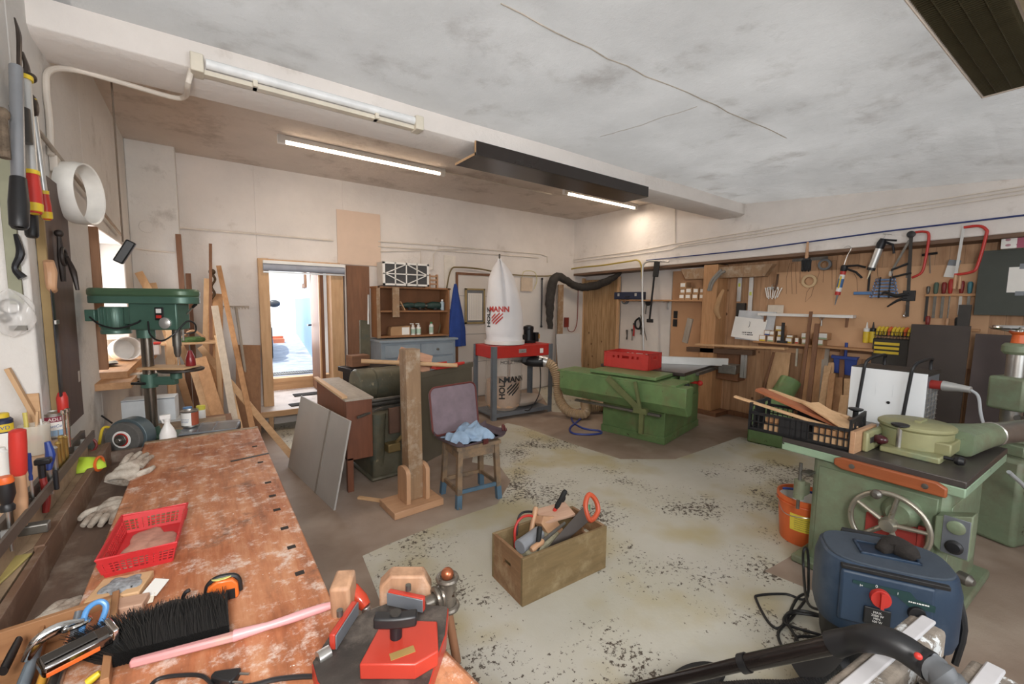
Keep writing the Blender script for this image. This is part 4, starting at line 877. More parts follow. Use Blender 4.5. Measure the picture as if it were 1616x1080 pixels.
# ================================================================= WOODEN TOOLBOX ON THE FLOOR
W_tb = wood('old_box_x', '#8c7248', '#604a2c', 'X', dust='#a08a62'); 
tb = T('wooden_toolbox', 'old open wooden box full of tools standing on the painted floor', 'toolbox', (1.33, 1.715, 0), R(-2))
Lb, Wb, Hb, tt = .64, .32, .275, .02
MB().b2(0, Lb, 0, tt, 0, Hb).build('long_side', W_tb, tb, .003); MB().b2(0, Lb, Wb - tt, Wb, 0, Hb).build('long_side', W_tb, tb, .003)
def end_panel(x):
    m = MB(); m.b2(x, x + tt, tt, Wb - tt, 0, .15); m.b2(x, x + tt, tt, Wb - tt, .185, Hb); m.b2(x, x + tt, tt, .12, .15, .185); m.b2(x, x + tt, Wb - .12, Wb - tt, .15, .185); return m
for x in (0, Lb - tt): end_panel(x).build('end_panel', wood('old_box_y', '#9a6f48', '#6b4528', 'Y', dust='#b3936c'), tb, .002)
MB().b2(tt, Lb - tt, tt, Wb - tt, 0, .015).build('bottom', W_tb, tb, 0)
def inbox(x, y, z): return Vector((1.33, 1.715, 0)) + Matrix.Rotation(R(-2), 3, 'Z') @ Vector((x, y, z))
def toolt(name, lab, cat, x, y, z, rot): return T(name, lab, cat, inbox(x, y, z), 0, None, rot)
# handsaw
hsaw = toolt('handsaw', 'handsaw with orange handle lying out over the box end', 'saw', .17, .05, .21, (R(-24), R(-19), R(5)))
MB().prism([(-.1, -.02), (.4, -.05), (.46, .045), (-.1, .0)], (0, .0015, 0), o=(0, 0, 0)).build('blade', mat('saw_steel', '#6f6660', .35, .8, .1), hsaw, 0)
P = [(.4, -.07), (.5, -.06), (.535, .0), (.5, .07), (.46, .08), (.44, .05), (.4, .03)]
hd = MB(); hd.tube([Vector((x, .001, z)) for x, z in ((.41, -.055), (.49, -.05), (.52, .01), (.5, .07), (.45, .055), (.415, .01))], .016, 8, closed=True, smooth=4); hd.build('handle', mat('orange_red_handle', '#d4502a', .4), hsaw, 0)
MB().tube([(.43, .001, .0), (.45, .001, .03)], .0145, 8).build('green_inlay', mat('green_inlay', '#2f7a4a', .4), hsaw, 0)
# files, hammer, screwdrivers, scraper blocks
def stick_tool(name, lab, cat, x, y, z, rot, ln, r, mh, hl, mb, rb, ball=False):
    t = toolt(name, lab, cat, x, y, z, rot)
    MB().lathe([(0, 0), (r * .7, .0), (r, .015), (r * .85, hl * .5), (r, hl * .85), (r * .6, hl), (0, hl)], n=14).build('handle', mh, t, 0); MB().cyl((0, 0, hl), (0, 0, ln), rb, rb * .8, 8).build('shank', mb, t, 0); return t
stick_tool('file', 'file with smooth reddish wooden handle at the box front edge', 'file', .1, .06, .265, (0, R(80), R(8)), .3, .019, W_beechz, .1, M_dsteel, .011)
stick_tool('pliers_grip', 'black rubber grip of a tool lying on the grey roller in the box', 'tool', .19, .1, .36, (R(15), R(200), 0), .2, .017, M_rubber, .12, M_dsteel, .008)
stick_tool('black_handled_tool', 'black and red handled tool standing steeply at back of the box', 'tool', .47, .2, .47, (R(-12), R(206), 0), .3, .017, M_rubber, .13, M_red, .013)
stick_tool('short_dark_handle', 'short dark handle with red end behind the wooden block', 'tool', .52, .27, .39, (R(-10), R(205), 0), .2, .017, M_blk, .08, M_red, .012)
stick_tool('hammer_shaft', 'smooth pale wooden hammer shaft leaning out at back left of the box', 'hammer', .29, .27, .38, (R(12), R(205), 0), .34, .017, W_beechz, .3, M_dsteel, .02)
t = toolt('plane_block', 'orange wooden planing block standing tilted in the middle of the box', 'wooden block', .34, .16, .28, (R(-20), R(-28), R(10)))
MB().prism([(-.05, -.09), (.05, -.09), (.05, .04), (-.01, .1), (-.05, .08)], (0, .07, 0)).build('block', W_beechz, t, .002)
t = toolt('float_board', 'pale wooden float board lying flat on top of the box', 'float', .40, .22, .325, (R(8), R(-4), R(-14)))
MB().b2(-.11, .11, -.07, .07, 0, .016).build('board', wood('pinkish_board', '#cfa386', '#a8745a', 'X'), t, .002); MB().b2(-.1, .08, -.015, .015, -.03, 0).build('grip_bar', W_beech, t)
t = toolt('paint_roller', 'grey cylinder roller lying at left in the box', 'roller', .14, .14, .265, (0, 0, R(12)))
MB().cyl((-.08, 0, 0), (.1, 0, .01), .04, n=24).build('sleeve', mat('grey_sleeve', '#8d9096', .7), t, .003)
t = toolt('stone_block', 'crusty pale mortar block below the grey roller', 'block', .22, .14, .205, (0, R(-4), R(14)))
MB().box((0, 0, 0), (.27, .12, .1)).build('block', mat('crusty_mortar', '#a29a7c', .95, 0, .25, 16, .8), t, .012)
tag(MB().tube([inbox(.1, .22, .2), inbox(.12, .25, .3), inbox(.17, .26, .345), inbox(.24, .26, .34), inbox(.3, .25, .3)], .008, 8, smooth=6).build('red_cable_loop', M_red, None, 0), 'thick red cable looping up at the back left of the box', 'cable')
tag(MB().tube([inbox(.13, .25, .25), inbox(.17, .28, .35), inbox(.25, .28, .355), inbox(.34, .27, .3), inbox(.33, .25, .22)], .007, 8, smooth=6).build('black_cable_loop', M_blk, None, 0), 'black cable looping behind the red one in the box', 'cable')
# ================================================================= TOOL WALL (right recess)
tag(MB().b2(0, 2.0, -.012, 0, 0, 1.08).build('pegboard', mat('tan_hardboard', '#d8a577', .65, 0, .06, 2), None, loc=(6.395, 2.66, 1.02), rz=WR), 'large tan hardboard sheet on the panelling behind the hanging tools', 'board')
pgb = [o for o in C.objects if o.name == 'pegboard'][0]; m = MB()
for pts in (((1313, 412), (1320, 411), (1319, 456), (1313, 457), (1313, 412)), ((1249, 416), (1255, 414), (1257, 464), (1250, 464), (1249, 416)), ((1246, 415), (1241, 440), (1241, 464)), ((1282, 449), (1273, 462), (1271, 477), (1280, 468), (1285, 450)), ((1288, 446), (1293, 430), (1290, 418)), ((1344, 424), (1352, 440), (1353, 460)), ((1384, 416), (1385, 435), (1390, 449)), ((1300, 425), (1299, 446)), ((1263, 428), (1262, 447), (1270, 444))):
    Q = [gx(u, v, 6.381) - pgb.location for u, v in pts]; m.tube([Vector((-q.y, q.x, q.z)) for q in Q], .0016, 4)
m.build('pencil_drawing', mat('pencil_brown', '#6a4a34', .8), pgb, 0)
def wt(name, lab, cat, u, v, x=6.37, group=None, s=1.0):
    t = T(name, lab, cat, gx(u, v, x), WR, group)
    if s != 1: t.scale = (s, s, s)
    return t
def bristles(m, x0, x1, y0, y1, z, ln, nx, ny, r=.003, sp=.15):
    for i in range(nx):
        for j in range(ny):
            x = x0 + (x1 - x0) * (i + rnd.random()) / nx; y = y0 + (y1 - y0) * (j + rnd.random()) / ny
            m.tube([(x, y, z), (x + rnd.uniform(-sp, sp) * ln, y + rnd.uniform(-sp, sp) * ln, z - ln * rnd.uniform(.85, 1.05))], [r, r * .4], 4, cap=False)
    return m
t = wt('hand_brush', 'black hand brush with wooden handle hung from girder', 'brush', 1275, 382, 6.06)
MB().tube([(0, 0, 0), (0, 0, -.12), (0, 0, -.2)], [.012, .017, .022], 12, smooth=3).build('handle', W_beechz, t, 0); m = MB().b2(-.035, .035, -.015, .015, -.24, -.19); bristles(m, -.05, .05, -.02, .02, -.22, .14, 18, 7, .003, .05); m.b2(-.042, .042, -.016, .016, -.34, -.21); m.build('bristles', M_blk, t, 0)
ring('masking tape roll of pale tan tape hung on hardboard', gx(1278, 444, 6.38), .055, .085, .03, mat('masking_tape', '#d9b98a', .7), M_card)
ring('grey tape roll hung high on hardboard right of the brush', gx(1303, 418, 6.38), .045, .07, .045, M_grey, M_card)
t = wt('plate_rack', 'grey metal plate behind the hand brush', 'plate', 1278, 408, 6.385)
MB().b2(-.2, .2, -.008, 0, -.03, .03).build('plate', M_dsteel, t)
t = wt('key_bunch', 'bunch of keys hung on a nail above the white shelf', 'keys', 1222, 447, 6.37)
MB().torus((0, -.01, -.04), .025, .003, (0, 1, 0), 20, 6).build('key_ring', M_steel, t, 0)
for k in range(7): MB().box((-.09 + .028 * k, -.012 - .004 * (k % 3), -.13 - .02 * (k % 2)), (.014, .004, .14), (0, R(-14 + 6 * k), 0)).cyl((-.07 + .02 * k, -.016, -.07), (-.07 + .02 * k, -.01, -.07), .018, n=12).build('key', M_steel, t, 0)
tag(MB().tube([(0, 0, .12), (0, -.02, .0), (-.02, -.03, -.1)], .014, 8).build('dark_cloth', mat('dark_cord', '#6b4f3a', .8), None, 0, loc=gx(1227, 447, 6.38), rz=WR), 'brown cord hanging beside the bunch of keys', 'cord')
# caulking guns
t = wt('caulking_gun', 'black caulking gun with red and white sealant cartridge on a wire hook', 'caulking gun', 1333, 420, 6.1); t.rotation_euler = (0, R(8), WR)
MB().cyl((0, 0, -.04), (0, 0, -.34), .027, n=20).build('cartridge', M_white, t, 0)
for z0, z1, mm in ((-.34, -.3, M_red), (-.1, -.05, M_red), (-.25, -.15, mat('label_blue', '#3a6fae', .5))): MB().lathe([(.0278, z0), (.0278, z1)], n=20).build('cartridge_band', mm, t, 0)
MB().b2(-.008, .008, -.0295, -.028, -.26, -.12).build('label_print', M_yel, t, 0)
MB().cyl((0, 0, -.34), (0, 0, -.46), .012, .004, 12).build('nozzle', M_grey, t, 0)
MB().lathe([(.03, -.06), (.034, -.05), (.034, 0), (.02, .01)], n=20).tube([(.02, 0, .0), (.12, 0, .015), (.2, 0, .0)], .012, 8).tube([(.02, 0, -.03), (.12, 0, -.06), (.19, 0, -.12)], .012, 8).build('gun_frame', M_blkm, t, 0)
MB().tube([(-.01, 0, 0), (.0, 0, .12), (.02, 0, .2), (-.01, 0, .23), (-.05, 0, .21)], .004, 6, smooth=5).build('wire_hook', M_steel, t, 0)
t = wt('caulking_gun', 'silver barrel caulking gun hung slanted from girder', 'caulking gun', 1391, 384, 6.07); t.rotation_euler = (0, R(14), WR)
MB().cyl((0, 0, -.05), (0, 0, -.28), .035, n=24).build('barrel', M_alu, t, 0); MB().lathe([(.038, -.3), (.038, -.27)], n=24).lathe([(.025, .05), (.04, 0), (.038, -.06)], n=24).tube([(.02, 0, .02), (.1, 0, .0), (.14, 0, -.09)], .012, 8).tube([(0, 0, .04), (.12, 0, .045)], .01, 8).build('gun_frame', M_blkm, t, 0)
MB().cyl((0, 0, -.3), (0, 0, -.4), .012, .003, 12).build('nozzle', mat('cream_nozzle', '#e0d2b0', .5), t, 0); MB().tube([(0, 0, .05), (.01, 0, .09), (-.02, 0, .1), (.06, 0, .1)], .003, 6).build('wire_hook', M_steel, t, 0)
tag(MB().cyl((0, 0, 0), (0, 0, -.33), .011, n=10).build('dark_rod', M_blkm, None, 0, loc=gx(1374, 415, 6.37)), 'dark steel rod hanging beside silver caulking gun', 'rod')
# red bow saws
t = wt('bow_saw', 'red tubular bow saw hung at left, behind the black clamp', 'bow saw', 1446, 367, 6.08)
MB().tube([(-.03, 0, 0), (.06, 0, .0), (.1, 0, -.05), (.09, 0, -.3), (.07, 0, -.42), (.0, 0, -.47)], .012, 10, smooth=5).build('bow', M_red, t, 0); MB().beam((-.03, 0, 0), (-.04, 0, -.47), .004, .02).build('blade', M_dsteel, t, 0)
t = wt('bow_saw', 'large red bow saw hung at right beside the dark green board', 'bow saw', 1521, 359, 6.08)
MB().tube([(0, 0, 0), (.1, 0, .0), (.15, 0, -.04), (.155, 0, -.1), (.12, 0, -.38), (.08, 0, -.44), (-.03, 0, -.46)], .013, 10, smooth=5).build('bow', M_red, t, 0); MB().beam((0, 0, .01), (-.02, 0, -.46), .004, .022).build('blade', M_alu, t, 0)
MB().cyl((-.02, 0, -.46), (-.02, 0, -.6), .014).cyl((.015, -.01, -.48), (.015, -.01, -.6), .013).build('handle', W_beechz, t, 0)
t = wt('quick_clamp', 'long black bar clamp hanging in front of the left red bow saw', 'clamp', 1438, 370, 6.04)
MB().beam((0, 0, .02), (.03, 0, -.86), .028, .012, up=(0, 1, 0)).build('bar', M_dark, t); MB().lathe([(0, -.02), (.035, -.01), (.035, .01), (0, .02)], (0, 0, 0), (0, 1, 0)).build('end_cap', M_blk, t, 0)
MB().tube([(.03, 0, -.62), (-.08, 0, -.64), (-.17, 0, -.6), (-.2, 0, -.63)], [.025, .02, .014, .01], 8, smooth=3).tube([(.02, 0, -.66), (-.06, 0, -.69), (-.14, 0, -.76)], [.02, .014, .008], 8, smooth=3).box((.03, 0, -.64), (.1, .03, .11)).build('grip', M_blk, t, .004)
MB().tube([(.03, 0, -.4), (-.12, 0, -.44), (-.13, 0, -.36), (.0, 0, -.3)], .012, 8).build('loop_jaw', M_blk, t, 0)
MB().beam((-.01, 0, -.06), (-.13, 0, -.38), .022, .008, up=(0, 1, 0)).build('slanted_bar', M_dsteel, t); MB().box((-.135, 0, -.4), (.03, .02, .05)).build('screw_pad', M_steel, t)
t = wt('t_handle_tool', 'black T-handled screw tool hung between the two red bow saws', 'tool', 1467, 402, 6.37)
MB().cyl((-.06, 0, 0), (.06, 0, .012), .013).build('cross_grip', M_blk, t, 0); MB().cyl((0, 0, 0), (.02, 0, -.2), .004, n=8).build('shank', M_dsteel, t, 0)
t = wt('packet', 'small clear packet of blades hung by the large bow saw', 'packet', 1505, 415, 6.36); t.rotation_euler = (0, R(10), WR)
MB().b2(-.04, .05, -.01, 0, -.15, .03).build('paper', M_paper, t); MB().b2(-.04, .05, -.012, -.01, -.03, .03).build('print', M_grey, t, 0)
# spanner rack
t = wt('spanner_set', 'blue and steel open ended spanner set in its clip rack', 'spanner set', 1397, 450, 6.36)
for k in range(6):
    z = .06 - .038 * k; w_ = .055 + .008 * k
    MB().b2(-w_, w_, -.016, -.006, z - .011, z + .011).torus((-w_ - .018, -.011, z), .014, .006, (0, 1, 0), 14, 6).torus((w_ + .018, -.011, z), .014, .006, (0, 1, 0), 14, 6).build('spanner', mat('chrome_blue', '#6f8fbf', .25, .7), t, .001)
MB().b2(-.05, -.04, -.03, 0, -.15, .09).b2(.04, .05, -.03, 0, -.15, .09).build('clip', M_blk, t)
t = wt('blue_handle_tool', 'tool with long flat blue handle hung left of the spanner set', 'tool', 1362, 463, 6.37)
MB().b2(-.09, .09, -.015, 0, -.018, .018).build('handle', mat('light_blue_grip', '#4f86c8', .4), t, .006); MB().cyl((.09, -.01, 0), (.16, -.01, 0), .006).build('shank', M_steel, t, 0)
t = wt('ring_spanner', 'short chrome spanner hung below the black clamp grip', 'spanner', 1432, 490, 6.37)
MB().beam((0, -.01, .05), (-.01, -.01, -.05), .016, .008, up=(0, 1, 0)).torus((0, -.01, .06), .013, .006, (0, 1, 0), 14, 6).torus((-.01, -.01, -.06), .015, .007, (0, 1, 0), 14, 6).build('spanner', M_chrome, t, 0)
# chisel and file racks
def rack(lab, u, v, wd, items):
    rk_ = T('tool_rack', lab, 'rack', gx(u, v, 6.38), WR)
    MB().b2(0, wd, -.06, 0, 0, .025).build('slotted_bar', W_pine, rk_)
    base = gx(u, v, 6.38)
    for i, (nm, lb, dx, hl, r, mh, ln, mb, flat) in enumerate(items):
        t = T(nm, lb, nm.replace('_', ' '), (base.x - .035, base.y - dx, base.z + .028), WR)
        MB().lathe([(0, 0), (r * .6, 0), (r * .8, .01), (r, hl * .5), (r * 1.05, hl * .85), (r * .6, hl), (0, hl)], n=14).build('handle', mh, t, 0)
        if flat: MB().beam((0, 0, 0), (0, 0, -ln), .024, .005, up=(0, 1, 0)).build('blade', mb, t, .001)
        else: MB().cyl((0, 0, 0), (0, 0, -ln), .007, .005, 8).build('shank', mb, t, 0)
M_gh = mat('teal_grip', '#3f7f8c', .4); M_dr = mat('dark_red_grip', '#8e2420', .4); M_gg = mat('green_grey_grip', '#55705f', .5)
rack('wooden slotted bar holding upper row of files on hardboard', 1461, 468, .42, [
    ('file', 'broad dark file, leftmost in the upper rack', .02, .08, .016, M_dsteel, .3, M_dark, True), ('file', 'flat file with grey green grip, second in the upper rack', .08, .12, .02, M_gg, .26, M_dsteel, True),
    ('file', 'flat file with red grip and green collar, third in the upper rack', .14, .12, .02, M_dr, .26, M_dsteel, True), ('screwdriver', 'long screwdriver with bright red grip, fourth in the upper rack', .19, .15, .02, M_red, .26, M_dsteel, False),
    ('chisel', 'chisel with glossy dark red grip, fifth in the upper rack', .27, .13, .02, M_dr, .22, M_steel, True), ('file', 'file with teal blue grip, rightmost in the upper rack', .33, .12, .02, M_gh, .28, M_dsteel, True)])
rack('wooden slotted bar holding the lower row of chisels behind the dark sheets', 1462, 520, .4, [
    ('chisel', 'short chisel with red grip, leftmost in the lower rack', .01, .12, .02, M_dr, .08, M_steel, True), ('chisel', 'chisel with yellowish wooden handle in the lower rack', .16, .1, .017, W_beechz, .08, M_steel, True),
    ('chisel', 'chisel with black grip in the middle of the lower rack', .23, .11, .017, M_blk, .08, M_steel, True), ('chisel', 'chisel with brown wooden grip, rightmost in the lower rack', .3, .1, .017, W_brown, .08, M_steel, True)])
for u, lb in ((1464, 'red topped glue tin standing left under the lower chisel rack'), (1506, 'red topped glue tin standing right under the lower chisel rack')):
    t = wt('glue_tin', lb, 'tin', u, 532, 6.3); MB().lathe([(.03, -.04), (.03, 0)], n=20).build('tin', M_steel, t, 0); MB().lathe([(.031, 0), (.031, .03), (.02, .035), (0, .035)], n=20).build('red_lid', M_red, t, 0)
# yellow power tool tray, tubes
t = wt('tool_tray', 'black wire tray packed with yellow and black clamps', 'tray', 1404, 535, 6.3)
m = MB()
for k in range(12): m.cyl((-.12 + k * .027, -.05, 0), (-.12 + k * .027, -.05, .08), .003, n=6)
for z in (0, .04, .08): m.cyl((-.13, -.05, z), (.19, -.05, z), .003, n=6).cyl((-.13, .05, z), (.19, .05, z), .003, n=6)
m.b2(-.13, .19, -.05, .05, -.004, 0); m.build('wire_frame', M_blk, t, 0)
for k in range(9):
    mm = M_yel if k % 4 != 3 else M_orange
    x = -.11 + k * .034; c_ = MB().tube([(x, -.03, .04), (x + .01, -.03, .11), (x + .03, -.03, .135)], [.014, .016, .012], 8, smooth=3).build('clamp_grip', mm, t, 0)
    MB().tube([(x + .012, .0, .03), (x + .02, .0, .1)], .014, 8).build('clamp_body', M_blk, t, 0)
for k in range(3): MB().b2(-.12, .1, -.055, -.05, -.07 - .0 + k * -.05, -.04 + k * -.05).build('yellow_tag', M_yel, t, 0)
tag(MB().b2(-.14, .2, -.03, .05, -.3, -.004).build('shelf_box', M_dark, None, loc=gx(1404, 535, 6.3), rz=WR), 'dark box shelf below the tray of yellow clamps', 'shelf')
for u, lb, cap in ((1366, 'yellow glue bottle with pale nozzle, left of two on the plank shelf', M_white), (1376, 'yellow glue bottle with black cap, right of two on the plank shelf', M_blk)):
    t = wt('glue_bottle', lb, 'bottle', u, 541, 6.3); MB().lathe([(.028, 0), (.03, .01), (.03, .13), (.02, .15)], n=18).build('body', M_yel, t, 0); MB().lathe([(.03, .13), (.03, .165), (.012, .175), (.004, .24)], n=16).build('cap', cap, t, 0)
# white shelf and carton shelf
ws = wt('white_shelf', 'small white floating shelf with a card on it', 'shelf', 1202, 494, 6.38)
MB().b2(0, 1.08, -.12, 0, -.035, 0).build('shelf_board', M_white, ws); MB().prism([(0, -.035), (.03, -.035), (.0, -.15)], (.03, 0, 0), o=(.07, -.09, 0), u=(0, 1, 0)).build('bracket', W_brown, ws); MB().prism([(0, -.035), (.03, -.035), (.0, -.15)], (.03, 0, 0), o=(1.0, -.09, 0), u=(0, 1, 0)).build('bracket', W_brown, ws)
tag(MB().b2(0, .2, -.02, -.015, 0, .11).build('card', mat('beige_card', '#d9cbb8', .8), None, loc=gx(1212, 494, 6.36), rz=WR), 'blank beige card standing at left on the white shelf', 'card')
ps_ = wt('plank_shelf', 'long timber plank shelf carrying cartons under the white shelf', 'shelf', 1198, 535, 6.38)
MB().b2(0, 1.32, -.18, 0, -.045, -.02).build('plank', W_pine, ps_, .003); MB().b2(0, 1.3, -.02, 0, -.09, -.045).build('batten', W_brownx, ps_)
zs = gx(1198, 535, 6.38).z - .02; y0s = gx(1198, 535, 6.38).y
def cartonw(lab, dx, dz, w_, h_, m2=None, mc=None):
    t = T('carton', lab, 'carton', (6.24, y0s - dx, zs + dz), WR, 'screw cartons on the plank shelf')
    MB().b2(0, w_, 0, .13, 0, h_).build('carton', mc or M_card, t); MB().b2(.008, w_ - .008, -.0015, 0, h_ * .3, h_ - .006).build('carton_label', M_paper, t, 0)
    if m2: MB().b2(.008, w_ - .008, -.0015, 0, .006, h_ * .3).build('colour_strip', m2, t, 0)
Mgc = mat('green_print', '#9db58a', .6)
for a in (('yellow and white carton, leftmost of the bottom row', .06, 0, .085, .085, M_yel), ('grey green carton, second of the bottom row', .165, 0, .085, .08, Mgc), ('blue printed white carton, third of the bottom row', .28, 0, .08, .08, M_bink),
          ('yellow striped carton right of the black bracket in the bottom row', .39, 0, .08, .07, M_yel), ('small white carton before the leaning sticks in the bottom row', .5, 0, .05, .08, M_rink), ('greenish carton between the two leaning sticks', .58, 0, .07, .07, Mgc), ('wide brown carton, rightmost of the bottom row', .7, 0, .12, .075, Mgc),
          ('blue labelled carton on top at the left of the pile', .12, .085, .08, .07, M_bink), ('small blank carton beside the blue labelled one', .19, .08, .06, .07, None), ('yellow blue carton in the middle of the second row', .29, .08, .07, .075, M_yel),
          ('yellow edged carton topmost of the pile', .26, .155, .085, .07, M_yel), ('flat yellow carton right of black bracket in second row', .4, .07, .08, .04, M_yel), ('pale green label carton between the sticks in the second row', .57, .07, .06, .08, Mgc), ('brown carton with green label, topmost at the right end', .74, .075, .12, .085, Mgc)):
    cartonw(*a)
t = T('black_bracket', 'upright black bracket standing before the cartons on plank shelf', 'bracket', (6.2, y0s - .37, zs), WR)
MB().b2(-.018, .018, -.01, .01, 0, .27).box((0, 0, .015), (.12, .03, .03)).build('bracket', M_blk, t)
t = wt('silver_tool', 'small silver bracket tool hung under the white shelf', 'tool', 1297, 500, 6.37); MB().tube([(-.03, 0, .0), (0, 0, -.05), (.03, 0, 0)], .008, 8).cyl((0, 0, -.05), (0, 0, -.12), .01).build('yoke', M_steel, t, 0)
tag(MB().b2(-.012, .012, -.01, 0, -.3, 0).build('thermometer', mat('pale_thermometer', '#dcd5be', .5), None, loc=gx(1259, 543, 6.38), rz=WR), 'narrow pale ruler strip hanging below the plank shelf', 'ruler')
t = wt('hand_shovel', 'blue dustpan shovel hung by its handle under the plank shelf', 'dustpan', 1336, 541, 6.3)
MB().cyl((0, 0, 0), (0, 0, -.17), .016).build('handle', M_blue, t, 0); MB().prism([(-.14, -.16), (-.12, -.2), (-.1, -.38), (.1, -.4), (.12, -.2), (.14, -.16), (.03, -.17), (-.03, -.17)], (0, .012, 0)).b2(-.13, .13, -.05, .0, -.2, -.165).build('pan', M_blue, t, .002)
# boards leaning against the panelling
def lean(lab, u0, v0, u1, v1, w_, th, m_, xb=6.18, xt=6.34, z0=0.0, name='leaning_board', cat='board'):
    a = gx(u0, v0, xb); b = gx(u1, v1, xt); d = b - a
    if z0 is not None and a.z > z0: a = a - d * ((a.z - z0 - .003) / d.z)
    t = MB().beam((0, 0, 0), b - a, th, w_, up=(0, 1, 0)); o = t.build(name, m_, None, .002, loc=a); return tag(o, lab, cat)
lean('wide knotty pale board leaning on the panelling, leftmost of the leaning boards', 1222, 640, 1233, 556, .24, .02, W_lightz)
lean('thin dark strip leaning left of the wide knotty board', 1204, 620, 1221, 556, .03, .02, W_brown, 6.12, 6.3)
lean('tall thin dark brown stick reaching up to the white shelf', 1264, 618, 1280, 492, .035, .02, W_brown, 6.02, 6.2)
lean('tall dark brown stick right of the longest one, crossing the plank shelf', 1278, 618, 1290, 511, .05, .03, W_brown, 6.0, 6.18)
lean('light brown board leaning between the two tall dark sticks', 1268, 620, 1276, 545, .1, .02, W_pinez)
lean('medium brown board leaning right behind the second dark stick', 1287, 625, 1295, 545, .11, .02, W_pinez)
lean('grey brown plank leaning with top cut below the plank shelf', 1298, 625, 1304, 548, .07, .025, W_grey)
lean('short reddish plank leaning in front of the grey brown one', 1300, 622, 1307, 578, .07, .03, W_light, 6.1, 6.25)
lean('short pale plank with blunt top behind the reddish one', 1309, 622, 1312, 573, .06, .03, W_lightz, 6.16, 6.3)
lean('pinkish short plank right of the blunt topped one', 1310, 625, 1314, 590, .06, .03, W_pinez, 6.05, 6.2)
lean('small notched board leaning low in the row', 1321, 630, 1322, 597, .1, .03, W_pinez, 6.1, 6.25)
lean('narrow brown board leaning by the blue dustpan', 1326, 640, 1330, 551, .05, .02, W_brown)
lean('narrow pale board standing under the blue dustpan', 1336, 645, 1338, 598, .07, .02, W_light, 6.1, 6.22)
lean('short stub of pale squared timber lowest in the row', 1330, 650, 1334, 625, .08, .04, W_lightz, 5.95, 6.05)
# green duct hood on the floor
gh = T('green_duct_hood', 'dark green bent metal duct hood standing before the panelling', 'duct', (5.55, 2.25, 0), R(10))
MB().prism([(-.25, 0), (.2, 0), (.2, .3), (.05, .42), (-.12, .42), (-.25, .2)], (0, .4, 0), o=(0, -.2, 0)).build('hood', M_green, gh, .02); MB().tube([(.03, 0, .36), (.12, -.02, .48), (.25, -.06, .6), (.33, -.1, .72)], [.16, .13, .12, .12], 20, smooth=4).build('duct_bend', M_green, gh, 0)
tag(MB().b2(-.14, .14, -.08, .08, 0, .1).build('red_box', mat('dull_red_box', '#6e1f16', .6), None, loc=gp(1228, 680, 0) + Vector((.1, 0, 0))), 'small dull red box on the floor below the shaper table end', 'box')
# dark green board, sheet, carton on top, dark leaning sheets
gb = T('dark_green_board', 'dark green grey board with a taped sheet of paper at the right edge', 'board', gx(1537, 497, 6.3), WR)
MB().b2(0, 1.1, -.03, 0, 0, .63).build('board', mat('dark_green_grey', '#474c45', .7, 0, .08), gb); MB().b2(.2, .38, -.034, -.031, .22, .46).build('paper_sheet', M_paper, gb, 0); MB().b2(.265, .295, -.036, -.034, .44, .49).build('tape_strip', M_grey, gb, 0); MB().b2(.255, .31, -.036, -.034, .19, .23).build('tape_strip', M_grey, gb, 0)
t = T('patterned_carton', 'white carton with pink band lying above the dark green board', 'carton', (6.28, .62, gx(1537, 497, 6.3).z + .632), WR)
MB().b2(0, .6, -.1, .06, .0, .105).build('carton', M_paper, t); MB().b2(.1, .2, -.103, -.1, 0, .105).build('pink_band', mat('pink_print', '#b0506a', .6), t, 0)
m = MB()
for k in range(14): m.ball((.03 + (k % 7) * .08 + (.13 if k % 7 > 0 else 0) * 0 + rnd.uniform(-.02, .02), -.101, .03 + (k // 7) * .05), (.018, .002, .012), seg=8, rings=6)
m.build('leaf_print', mat('faded_leaf_print', '#b9868f', .6), t, 0)
tag(MB().box((0, 0, .735), (.44, .015, 1.47), (R(-4), 0, 0)).build('dark_sheet', mat('brushed_dark_sheet', '#4a423e', .35, .5, .1, 3), None, loc=(6.1, .97, 0), rz=WR), 'tall brushed dark sheet leaning below the chisel racks, left one', 'panel')
tag(MB().box((0, 0, .7), (.62, .015, 1.4), (R(-5), 0, 0)).build('dark_sheet', mat('purple_brown_sheet', '#4c3f3d', .6, 0, .1, 3), None, loc=(6.05, .4, 0), rz=WR), 'purple brown sheet leaning at the right edge behind the green column', 'panel')
tag(MB().box((0, 0, .84), (.09, .03, 1.68), (R(-3), 0, 0)).build('dark_upright', M_dark, None, loc=(6.22, .82, 0), rz=WR), 'tall thin dark upright strip beside the dark green board', 'strip')

# ================================================================= HEATER ON STAND
hst = T('machine_stand', 'grey steel stand behind the shaper carrying the white heater', 'stand', (4.08, 1.14, 0), R(-92))
MB().b2(-.02, .48, -.02, .4, .7, .74).build('top', M_dark, hst)
for x in (0, .42):
    for y in (0, .34): MB().b2(x, x + .04, y, y + .04, 0, .7).build('leg', M_grey, hst)
he = T('electric_heater', 'white sheet metal electric heater with black tube handles', 'heater', (4.1, 1.12, .741), R(-92))
W_, D_, H_ = .44, .34, .44
MB().b2(0, W_, 0, .012, 0, H_).build('front_panel', mat('gloss_white_metal', '#f0f3f4', .25, 0, .01), he)
MB().b2(0, W_, .012, D_, H_ - .02, H_ + .005).build('top_panel', M_dark, he)
MB().b2(.006, W_ - .006, .012, D_, .0, H_ - .02).build('grille_housing', M_grey, he)
m = MB()
for k in range(9): m.b2(W_ - .007, W_ + .002, .03, D_ - .02, .05 + k * .035, .053 + k * .035)
for k in range(4): m.b2(W_ - .007, W_ + .002, .05 + k * .08, .055 + k * .08, .05, .34)
m.build('grille', M_steel, he, 0)
